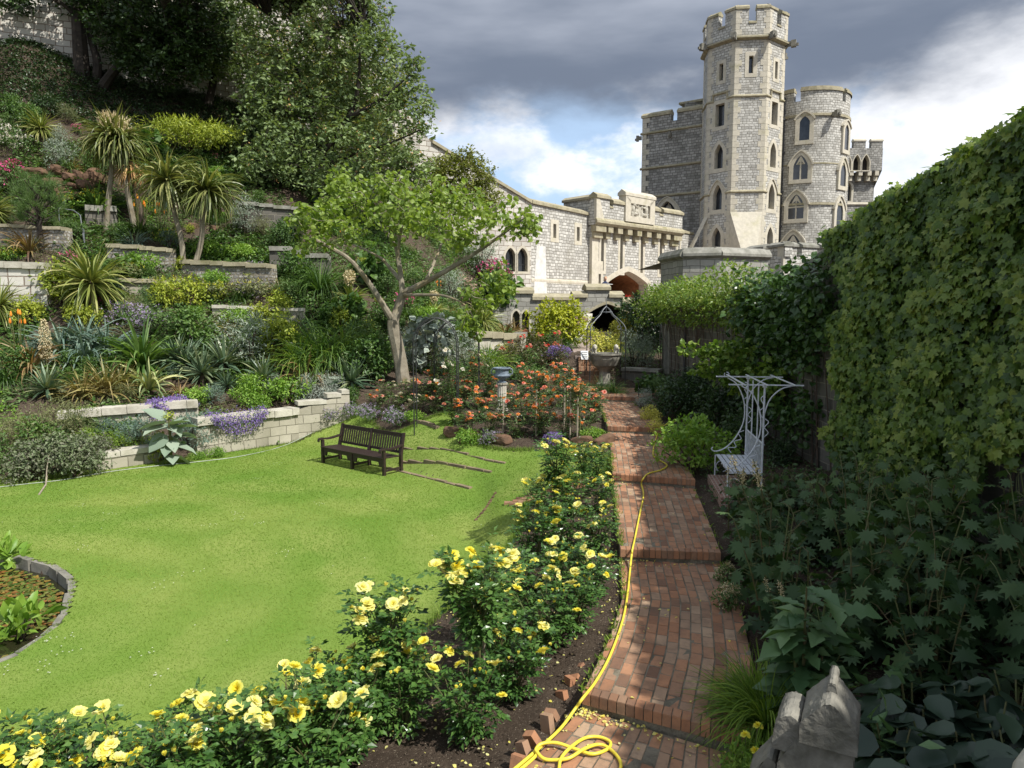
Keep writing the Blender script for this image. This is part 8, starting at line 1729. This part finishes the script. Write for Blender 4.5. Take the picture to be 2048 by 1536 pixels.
xv = XW - .35 + 1.0 * r_.random(n); zv = top + .07 * r_.normal(size=n) - .10 * ((xv - XW - .15) / .5) ** 2
put(b, MAPLE, np.c_[xv, yv, zv], np.c_[-.5 + .7 * r_.normal(size=n), .7 * r_.normal(size=n), -.1 + .4 * r_.normal(size=n)], np.array([-.1, -.1, 1.0]) + .45 * r_.normal(size=(n, 3)), .135 * r_.uniform(.6, 1.2, n), np.clip(.65 + .25 * r_.normal(size=n), 0, 1))
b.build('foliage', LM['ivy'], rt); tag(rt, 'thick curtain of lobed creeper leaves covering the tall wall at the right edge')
b = B()
for k in range(26):
    y = r_.uniform(5.5, 13); z0 = .9; tube(b, spline([(XW - .04, y, z0), (XW - .05, y + r_.normal(0, .2), 2.0), (XW - .05, y + r_.normal(0, .4), 3.2), (XW - .05, y + r_.normal(0, .6), 4.4)], 12), np.linspace(.022, .008, 12), 4)
b.build('stem', M['brownstem'], rt)
def wall_mass(name, label, cl, n, size, tpl, mat, seed, tuft=3, cat='climber', **kw):
    r_ = np.random.default_rng(seed); rt = root(name, cat); b = B(); cloud(b, cl, n, size, tpl, r_, tuft=tuft, **kw); b.build('foliage', LM[mat], rt); tag(rt, label); b = B()
    for c in cl[::3]: tube(b, spline([(XW - .06, c[1] + r_.normal(0, .2), 1.0), (XW - .08, c[1] + r_.normal(0, .3), c[2] * .6), (c[0], c[1], c[2])], 10), np.linspace(.016, .006, 10), 4)
    b.build('stem', M['brownstem'], rt)
cl = []
for y in np.arange(16.0, 28.0, .75): cl += [(XW - .35 + .2 * r_.normal(), y + .2 * r_.normal(), 4.45 + .12 * r_.normal(), .65, .7, .42), (XW - .15, y, 3.95, .4, .6, .5)]
cl += [(5.2, 27.6, 4.2, .55, .5, .4), (4.95, 27.3, 3.75, .35, .35, .45), (5.3, 27.4, 4.65, .5, .5, .3)]
wall_mass('honeysuckle', 'bushy creeper heaped along the top of the garden wall by the niche', cl, 11000, .105, OVAL, 'wist', 511, flowers=None) if False else wall_mass('honeysuckle', 'bushy creeper heaped along the top of the garden wall by the niche', cl, 11000, .105, OVAL, 'wist', 511)
cl = []
for y in np.arange(12.4, 16.8, .5): cl += [(XW - .30 + .12 * r_.normal(), y, 4.3 + .15 * r_.normal(), .5, .5, .5), (XW - .25, y + .1, 3.7 + .15 * r_.normal(), .42, .5, .4)]
for y in np.arange(13.2, 17.6, .55): cl += [(XW - .22, y, 2.95 + .15 * r_.normal(), .34, .5, .5), (XW - .2, y + .2, 2.1 + .2 * r_.normal(), .28, .5, .5)]
wall_mass('heart_leaved_climber', 'dark climber with heart shaped leaves beside the curtain of lobed creeper', cl, 5600, .135, BROAD, 'ivydark', 512, tuft=2)
cl = [(5.0, 15.6, 3.05, .5, .4, .35), (4.6, 15.4, 3.0, .45, .35, .30), (4.2, 15.3, 3.1, .4, .3, .22), (4.75, 15.2, 2.6, .5, .4, .32), (4.1, 15.1, 2.75, .3, .3, .2), (5.2, 15.3, 2.4, .5, .5, .4), (3.75, 15.2, 3.2, .22, .2, .14), (5.3, 14.6, 2.6, .4, .5, .5)]
wall_mass('loose_climber', 'sunlit loose climber spray reaching out above the white arbour seat', cl, 1500, .12, BROAD, 'wist', 513, tuft=3, shell=.2)
r_ = np.random.default_rng(520); b = B()
for k in range(46):
    y = r_.uniform(17.5, 25.6); z1 = r_.uniform(2.2, 3.4); tube(b, spline([(XW - .35 * r_.random() - .05, y, 4.1), (XW - .3 * r_.random() - .05, y + r_.normal(0, .15), 3.3), (XW - .15 * r_.random() - .05, y + r_.normal(0, .25), z1)], 7), [.012, .011, .01, .009, .007, .005, .004], 3, cap=False)
tag(b.build('hanging_stems', M['brownstem']), 'tangle of bare brown creeper stems hanging below the wall top foliage', 'climber')
b = B(); tube(b, [(XW - .06, 23.4, 1.0), (XW - .06, 23.4, 4.2)], .045, 6); tag(b.build('drainpipe', M['lead']), 'thin dark drainpipe on the garden wall beside the niche', 'drainpipe')

# ------------------------------------------------------------------ big leaved plants in the shade of the wall
def plume_poppy(seed, h, ns, spikes):
    r_ = np.random.default_rng(seed); rt = root('plume_poppy', 'leafy plant'); b, sb, fb_ = B(), B(), B()
    for k in range(ns):
        a = r_.uniform(0, 6.28); q = r_.uniform(.05, .42); lean = r_.normal(0, .16, 2); hh = h * r_.uniform(.65, 1.08); c = spline([(q * math.cos(a) * .5, q * math.sin(a) * .5, -.05), (q * math.cos(a), q * math.sin(a), hh * .5), (q * math.cos(a) + lean[0], q * math.sin(a) + lean[1], hh)], 12)
        tube(sb, c, np.linspace(.013, .006, 12), 5); m = r_.integers(8, 12); t = np.linspace(.2, 1, m); idx = (t * 11).astype(int); P = c[idx]; an = a + 2.4 * np.arange(m) + r_.normal(0, .3, m)
        d = np.c_[np.cos(an), np.sin(an), .25 + .3 * t]; st_ = .13 * (1.25 - .6 * t); e = P + nrm(d) * st_[:, None]
        for p_, q_ in zip(P, e): tube(sb, [p_, q_], [.005, .004], 4, cap=False)
        put(b, POPPY, e, np.c_[np.cos(an), np.sin(an), -.75 + .35 * r_.normal(size=m)], np.array([0, -.25, .9]) + .35 * r_.normal(size=(m, 3)) + .5 * np.c_[np.cos(an), np.sin(an), 0 * an], .29 * (1.2 - .55 * t) * r_.uniform(.85, 1.15, m), np.clip(.35 + .35 * t + .15 * r_.normal(size=m), 0, 1))
    for k in range(spikes):
        p0 = np.array([r_.normal(0, .2), r_.normal(0, .2), h * .8]); d = np.array([-.35 + r_.normal(0, .1), .1, .75]) * r_.uniform(.7, 1); tube(sb, [p0 - d * .8, p0 + d], [.010, .004], 5); m = 60; t = r_.uniform(.55, 1.0, m); put(fb_, OVAL, p0 + d * t[:, None] + r_.normal(0, .022, (m, 3)), r_.normal(size=(m, 3)), r_.normal(size=(m, 3)), .035, r_.random(m))
        put(b, POPPY, p0 + d * np.array([.1, .4])[:, None], np.array([[-1, .2, .1], [.8, .4, .2]]), np.array([[0, 0, 1.0]] * 2), .14, np.array([.8, .9]))
    b.build('foliage', LM['plume'], rt, smooth=True); sb.build('stem', M['stem'], rt)
    if spikes: fb_.build('flower_spike', LM['straw'], rt)
    return Kind(rt)
PP = [plume_poppy(601, 1.5, 9, 0), plume_poppy(602, 1.35, 10, 0), plume_poppy(603, 1.3, 8, 3)]
spots = [(2.75, 7.0, 0, 1.0), (3.5, 6.6, 1, 1), (4.1, 6.3, 0, 1), (4.7, 6.0, 1, 1), (5.2, 5.6, 0, 1), (2.95, 7.9, 2, .95), (3.8, 7.5, 0, 1), (4.4, 7.1, 1, 1.05), (5.0, 6.8, 0, 1), (5.4, 6.4, 1, .9), (3.05, 8.9, 2, .85), (3.7, 8.5, 1, .8), (4.3, 8.2, 0, .9), (4.9, 7.9, 1, .95), (5.4, 7.5, 0, .9), (3.5, 9.5, 1, .62), (4.1, 9.3, 1, .65), (4.7, 9.0, 0, .7), (5.3, 8.7, 1, .8), (3.75, 10.3, 1, .62), (3.45, 10.5, 0, .5), (4.2, 10.4, 0, .55), (4.9, 10.0, 0, .6), (5.35, 9.8, 1, .7), (5.3, 11.0, 1, .6), (2.85, 6.2, 1, .7), (3.6, 5.7, 0, .8), (4.3, 5.3, 1, .9), (4.9, 5.0, 0, .95), (2.6, 6.4, 2, .55)]
places = ['at the path edge', 'deep in the shade', 'half way to the wall', 'close under the wall', 'in front of the bare grey wall']
for k, (x, y, v, s_) in enumerate(spots):
    PP[v].place((x, y, h1(x, y) - .02), rng.uniform(0, 6.28), s_ * rng.uniform(.85, 1.0), 'dark lobed leaf plume poppy in the shady bed right of the path' if v < 2 else ['plume poppy with pale flower spikes leaning over the path, nearest', 'plume poppy with pale flower spikes leaning over the path, middle', 'plume poppy with pale flower spikes leaning over the path, farthest'][[0, 5, 10, 29].index(k) - 1], group='plume poppies in the shady bed' if v < 2 else None)
r_ = np.random.default_rng(610); rt = root('sow_thistle', 'leafy plant'); b, sb = B(), B()
for k in range(9):
    a = r_.uniform(0, 6.28); q = r_.uniform(0, .35); hh = r_.uniform(.65, 1.25); P0 = np.array([q * math.cos(a), q * math.sin(a), 0]); tube(sb, [P0 * .3 + [0, 0, -.05], P0 + [0, 0, hh]], [.014, .007], 5); m = 11; an = r_.uniform(0, 6.28, m); t = np.linspace(.25, 1, m)
    put(b, JAG, P0 * t[:, None] + np.c_[np.zeros(m), np.zeros(m), hh * t], np.c_[np.cos(an), np.sin(an), .1 * r_.normal(size=m)], np.array([0, 0, 1.0]) + .3 * r_.normal(size=(m, 3)), .34 * r_.uniform(.6, 1.2, m), r_.random(m))
b.build('foliage', LM['acanth'], rt, smooth=True); sb.build('stem', M['stem'], rt); p = (2.3, 5.35); Kind(rt).place((p[0], p[1], h1(*p)), 0, 1.0, 'pale green jagged leaved plant above the stone finial')
gk = swords('grass_clump', 'grass clump', 'grass', [dict(n=520, L=.75, w=.012, a0=2, a1=70, droop=95, seg=7)], 611)
p = G(1535, 1440, .74); gk.place((p[0], p[1], h1(p[0], p[1])), 0, 1.0, 'fine green grass clump leaning onto the path beside the finial'); p = G(1500, 1400, .74); gk.place((p[0], p[1], h1(p[0], p[1])), 1.3, .7, 'smaller fine grass clump at the path edge behind the nosing')
def hosta(seed):
    r_ = np.random.default_rng(seed); rt = root('hosta', 'hosta'); b, sb = B(), B(); n = 26; a = np.arange(n) * 2.4 + r_.normal(0, .2, n); t = np.sqrt(np.linspace(.08, 1, n)); P = np.c_[.34 * t * np.cos(a), .34 * t * np.sin(a), .42 - .22 * t ** 2 + r_.normal(0, .03, n)]
    for p_ in P: tube(sb, [(p_[0] * .1, p_[1] * .1, 0), p_], [.009, .006], 4, cap=False)
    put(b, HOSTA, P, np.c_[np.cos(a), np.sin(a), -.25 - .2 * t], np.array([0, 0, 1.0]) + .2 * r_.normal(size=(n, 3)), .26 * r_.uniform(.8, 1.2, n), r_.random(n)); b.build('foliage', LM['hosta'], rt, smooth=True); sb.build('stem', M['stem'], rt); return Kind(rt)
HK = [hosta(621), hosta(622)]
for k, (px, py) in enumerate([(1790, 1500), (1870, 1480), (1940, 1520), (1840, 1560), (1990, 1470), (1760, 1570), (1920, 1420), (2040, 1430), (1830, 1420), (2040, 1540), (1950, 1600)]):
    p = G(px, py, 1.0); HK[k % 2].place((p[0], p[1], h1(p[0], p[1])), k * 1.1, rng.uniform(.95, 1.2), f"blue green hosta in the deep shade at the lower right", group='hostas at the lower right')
lk = shrub('broad_leaved_plant', 'leafy plant', .55, .5, 46, .17, 'acanth', 630, OVAL, nc=5, tuft=2)
for px, py, lb in ((1790, 1320, 'pointed leaved plant behind the finial, upper one'), (1775, 1430, 'pointed leaved plant right of the finial cap')):
    p = G(px, py + 60, 1.0); lk.place((p[0], p[1], h1(p[0], p[1])), px, 1.0, lb)
p = G(1520, 1525, .74); SH['lowfern'][0].place((p[0], p[1], h1(p[0], p[1])), .4, .75, 'feathery yellow green fern by the path end left of the finial')
wp = shrub('welsh_poppy', 'flower clump', .5, .32, 260, .06, 'bright', 631, nc=5, stem=False); p = G(1500, 1500, .74)
b = B()
for dx, dy, z in ((-.04, 0, .36), (.07, .05, .4), (.0, -.1, .30)): tube(sbm := B(), [(dx * .3, dy * .3, 0), (dx, dy, z)], .004, 4); sbm.build('stem', M['stem'], wp.root); o = bpy.data.objects.new('bloom', BLOOM['yel'][2]); sc.collection.objects.link(o); o.parent = wp.root; o.location = (dx, dy, z); o.scale = (.55,) * 3
wp.place((p[0], p[1], h1(p[0], p[1])), 0, 1.0, 'yellow poppies in front of the grass clump by the path')
ck = shrub('cream_flowered_herb', 'flower clump', .45, .4, 420, .05, 'mid', 632, nc=6, flowers=('straw', 120, .03, .8)); p = G(1432, 1190, .85); ck.place((p[0] + .1, p[1], h1(p[0], p[1])), 0, .9, 'small cream flowered herb hanging over the path edge')
p = G(1412, 1140, .85); ck.place((p[0] + .25, p[1], h1(p[0], p[1])), 2, .7, 'second cream flowered herb just behind the step edge')

# ------------------------------------------------------------------ pond plants
pk = shrub('arum', 'pond plant', .6, .4, 60, .27, 'bright', 641, LONG, nc=4, tuft=1, stem=True, smooth=True, out=.45, droop=-.6)
p = G(45, 1275, PZ); pk.place((p[0], p[1], PZ), 0, 1.0, 'bright broad leaved pond plant at the near rim of the lily pond'); p = G(12, 1135, PZ); pk.place((p[0], p[1], PZ), 2, .95, 'bright broad leaved pond plant at the far rim of the lily pond')

# ------------------------------------------------------------------ red flowers on the rampart
b = B(); r_ = np.random.default_rng(650)
rt = root('red_geraniums', 'flower clump'); sb = B()
for px, py in ((1254, 594), (1259, 593), (1265, 596), (1270, 593)):
    q = rfm.P(rfm.px(px), RZ(px, py) + .02, -.3); tube(sb, [(q[0], q[1], q[2] - .5), q], .012, 4); put(b, QUAD, np.array(q) + r_.normal(0, .06, (24, 3)), r_.normal(size=(24, 3)), r_.normal(size=(24, 3)), .07, r_.random(24))
b.build('blossom', LM['red'], rt); sb.build('stem', M['stem'], rt); tag(rt, 'red flowers standing above the right end of the rampart parapet')

# ------------------------------------------------------------------ what nobody could count: ground cover, turf, daisies, fallen petals
def scatter(n, x0, x1, y0, y1, r_): return r_.uniform(x0, x1, n), r_.uniform(y0, y1, n)
def cover(name, label, mat, n, size, tpl, seed, lo, hi, box_, hmax=.22, tufts=7, cond=None, sc_=.35, ph=0.0):
    r_ = np.random.default_rng(seed); x, y = scatter(n, *box_, r_); f = .5 + .25 * np.sin(x * sc_ * 2.3 + 1.7 * np.sin(y * sc_ * 1.9 + ph) + ph) + .25 * np.sin(y * sc_ * 2.9 + 1.3 * np.sin(x * sc_ * 2.1 + ph * 2))
    k = (f > lo) & (f <= hi) & ~inpoly(LAWN, x, y) & (dpoly(LAWN, x, y) > .3)
    if cond is not None: k &= cond(x, y)
    x, y = x[k], y[k]; z = hgt(x, y); m = len(x); P = np.repeat(np.c_[x, y, z], tufts, 0); q = r_.random(len(P)); P = P + np.c_[r_.normal(0, size * .9, (len(P), 2)), hmax * q * np.repeat(r_.uniform(.3, 1, m), tufts)]
    b = B(); put(b, tpl, P, r_.normal(size=P.shape) * [1, 1, .4] + [0, 0, .25], np.array([0, -.25, 1.0]) + .45 * r_.normal(size=P.shape), size * r_.uniform(.6, 1.3, len(P)), np.clip(np.repeat(r_.random(m), tufts) * .6 + .4 * r_.random(len(P)), 0, 1))
    return tag(b.build(name, LM[mat]), label, 'ground cover', kind='stuff')
mb = (-27, 1.0, 17.5, 44)
mound = lambda x, y: (hgt(x, y) < 11.5) & (y > 20.2 + .0 * x) & ((x < -6.2) | (y > 24.5)) | ((x < -10.5) & (y > 17.8) & (y < 22))
cover('ground_cover', 'leafy green ground cover between the plants of the mound', 'green', 60000, .15, QUAD, 701, -1, .45, mb, .28, cond=mound)
cover('ground_cover', 'olive and dry ground cover between the plants of the mound', 'olive', 42000, .14, SLIM, 702, .40, .62, mb, .2, cond=mound, ph=1.3)
cover('ground_cover', 'bluish ground cover between the plants of the mound', 'mid', 46000, .13, OVAL, 703, .55, 1.1, mb, .22, tufts=5, cond=mound, ph=.6)
cover('ground_cover', 'fresh bright ground cover in patches on the mound', 'bright', 26000, .11, OVAL, 704, .72, 1.2, mb, .2, tufts=5, cond=mound, ph=2.6, sc_=.6)
cover('ground_cover', 'dark shaded undergrowth below the trees of the upper mound', 'dark', 30000, .14, QUAD, 705, -1, 2, (-27, 0, 34, 48), .25, cond=lambda x, y: (hgt(x, y) > 9.8))  # dark leaf colour adds to the tree shade, besides the plants' own darkness
cover('ground_cover', 'low weeds over the soil of the shady bed', 'ivydark', 2600, .07, OVAL, 706, -1, 2, (2.4, 5.6, 4.2, 27), .18, tufts=6, cond=lambda x, y: (x > np.interp(y, [5, 9, 12.5, 17, 22, 24], [2.15, 2.95, 3.5, 4.0, 4.3, 6])))
cover('ground_cover', 'low greenery behind the rose beds below the rampart', 'mid', 5200, .09, OVAL, 707, -1, 2, (-5, 8, 26, 41), .3, tufts=6, cond=lambda x, y: ((x < np.interp(y, [26, 41], [2.1, 2.9])) | (x > np.interp(y, [26, 41], [3.7, 5.3]))))
cover('ground_cover', 'small weeds scattered on the rose bed soil', 'rose_far', 700, .05, OVAL, 708, -1, 2, (-3, 2, 15.8, 25), .12, tufts=5)
r_ = np.random.default_rng(720)
n = 420000; yv = 5.95 + 16.8 * r_.random(n) ** 1.7; xv = r_.uniform(-13, 2.1, n); k = inpoly(LAWN, xv, yv) & ~inpoly(POND, xv, yv) & (np.abs(xv / yv) < .78); xv, yv = xv[k], yv[k]; n = len(xv); zv = hgt(xv, yv) + .008
b = B(); a = r_.uniform(0, 6.28, n); hb_ = r_.uniform(.010, .026, n) * np.clip(.75 + yv / 40, .8, 1.3); lean = r_.normal(0, .9, (n, 2)) * hb_[:, None]; wv = .004 * np.clip(yv / 6, 1, 3)
V = np.stack([np.c_[xv - wv * np.cos(a), yv - wv * np.sin(a), zv], np.c_[xv + wv * np.cos(a), yv + wv * np.sin(a), zv], np.c_[xv + lean[:, 0], yv + lean[:, 1], zv + hb_]], 1)
f = .5 + .22 * np.sin(xv * 1.1 + 2 * np.sin(yv * .7)) + .2 * np.sin(yv * 1.7 + xv * .6)
b.add(V.reshape(-1, 3), np.arange(n * 3).reshape(-1, 3), np.clip(f + .12 * r_.normal(size=n), 0, 1)); tag(b.build('grass', LM['lawnblade']), 'short mown grass of the lawn', 'grass', kind='stuff')
def fringe():
    b = B(); P = np.vstack([spline(np.c_[LAWN[a_:e_], np.zeros(e_ - a_)], 400)[:, :2] for a_, e_ in ((2, 12), (13, 20), (19, 30))]); m = 14; P = np.repeat(P, m, 0) + r_.normal(0, .05, (len(P) * m, 2)); z = hgt(P[:, 0], P[:, 1]); n = len(P)
    a = r_.uniform(0, 6.28, n); h_ = r_.uniform(.03, .10, n); l_ = r_.normal(0, .4, (n, 2)) * h_[:, None]; w_ = .005
    V = np.stack([np.c_[P[:, 0] - w_ * np.cos(a), P[:, 1] - w_ * np.sin(a), z], np.c_[P[:, 0] + w_ * np.cos(a), P[:, 1] + w_ * np.sin(a), z], np.c_[P + l_, z + h_]], 1); b.add(V.reshape(-1, 3), np.arange(n * 3).reshape(-1, 3), r_.random(n)); return b
tag(fringe().build('grass_fringe', LM['grass']), 'longer grass along the edges of the lawn', 'grass', kind='stuff')
cx = [G(px, py, 0)[:2] for px, py in [(372, 972), (470, 1030), (480, 1040), (520, 1050), (380, 1148), (318, 1178), (290, 1308), (85, 1285), (125, 1280), (135, 1308), (320, 1358), (10, 1345), (550, 930), (640, 1010), (160, 1015), (300, 1005), (225, 1030), (175, 1100), (580, 1110), (95, 1340), (420, 1055), (510, 960)]]
P = np.concatenate([np.array(c_) + r_.normal(0, .09, (7, 2)) for c_ in cx] + [np.c_[r_.uniform(-10, 0, 40), r_.uniform(7, 17, 40)]]); k = inpoly(LAWN, P[:, 0], P[:, 1]); P = P[k]; a = np.arange(6) * 1.047
V = np.stack([P[:, 0, None] + .009 * np.cos(a), P[:, 1, None] + .009 * np.sin(a), (hgt(P[:, 0], P[:, 1]) + .045)[:, None] + 0 * a], -1); b = B(); b.add(V.reshape(-1, 3), np.arange(len(P))[:, None] * 6 + np.arange(6), .6); tag(b.build('daisies', LM['white']), 'white daisies dotted over the lawn', 'flowers', kind='stuff')
# petals under the yellow roses
BEDP = np.array([(-4.5, 5.0), (-4.5, 6.0), (-2.5, 6.3), (-1.5, 7.3), (-.7, 8.9), (0, 10.5), (.4, 12.5), (1.7, 12.5), (1.45, 9.1), (1.3, 7.9), (1.0, 6.85), (.75, 5.84), (.2, 4.9), (-.4, 4.2)])
n = 2600; xv, yv = r_.uniform(-4.5, 1.9, n), r_.uniform(4.2, 12.5, n); k = inpoly(BEDP, xv, yv); xv, yv = xv[k], yv[k]
pe = []
for li in (0, 1, 2):
    l_, rr_ = LV[li][1], LV[li][2]; t = r_.random(170 if li == 0 else 70 if li == 1 else 25); s_ = r_.random(len(t)) ** 2.2; t = np.where(r_.random(len(t)) < .45, 1 - .06 * r_.random(len(t)), t); L2 = edge_interp(l_, t); R2 = edge_interp(rr_, t); q = L2 + (R2 - L2) * s_[:, None]; pe.append(np.c_[q, np.full(len(q), LV[li][0] + .012)])
P = np.vstack([np.c_[xv, yv, hgt(xv, yv) + .02]] + pe); n = len(P); b = B(); put(b, BROAD, P, r_.normal(size=(n, 3)) * [1, 1, .25], np.array([0, 0, 1.0]) + .35 * r_.normal(size=(n, 3)), r_.uniform(.018, .040, n), r_.random(n))
tag(b.build('fallen_petals', LM['yelpale']), 'fallen yellow rose petals scattered on soil and bricks', 'petals', kind='stuff')
# crumbs and pebbles of the bed soil
n = 9000; xv, yv = r_.uniform(-4.5, 1.9, n), r_.uniform(4.2, 12.5, n); k = inpoly(BEDP, xv, yv); xv, yv = xv[k], yv[k]; n = len(xv)
TET = (np.array([(-.5, -.4, 0), (.5, -.4, 0), (0, .5, 0), (0, 0, .6)], float), np.array([[0, 1, 3], [1, 2, 3], [2, 0, 3]]))
b = B(); put(b, TET, np.c_[xv, yv, hgt(xv, yv) - .004], np.c_[r_.normal(size=(n, 2)), np.zeros(n)], np.array([0, 0, 1.0]) + .3 * r_.normal(size=(n, 3)), .012 + .03 * r_.random(n) ** 3, r_.random(n)); tag(b.build('soil_crumbs', M['soil']), 'crumbs and small stones of the rose bed soil', 'soil', kind='stuff')
n = 420; t = r_.random(n); sd = r_.random(n) < .6; P = []
for li in (1, 2, 3, 4):
    l_, rr_ = LV[li][1], LV[li][2]; m = 90; t = r_.random(m); L2 = edge_interp(l_, t); R2 = edge_interp(rr_, t); f_ = np.where(r_.random(m) < .75, .02 * r_.random(m), 1 - .02 * r_.random(m)); q = L2 + (R2 - L2) * f_[:, None]; P.append(np.c_[q, np.full(m, LV[li][0] - .01)])
P = np.vstack(P); P = np.repeat(P, 6, 0) + r_.normal(0, .025, (len(P) * 6, 3)) * [1, 1, .1]; b = B(); put(b, SLIM, P, r_.normal(size=P.shape) * .5 + [0, 0, .8], r_.normal(size=P.shape), .07 * r_.uniform(.4, 1.2, len(P)), r_.random(len(P))); tag(b.build('path_weeds', LM['grass']), 'little weeds along the edges of the brick path', 'weeds', kind='stuff')
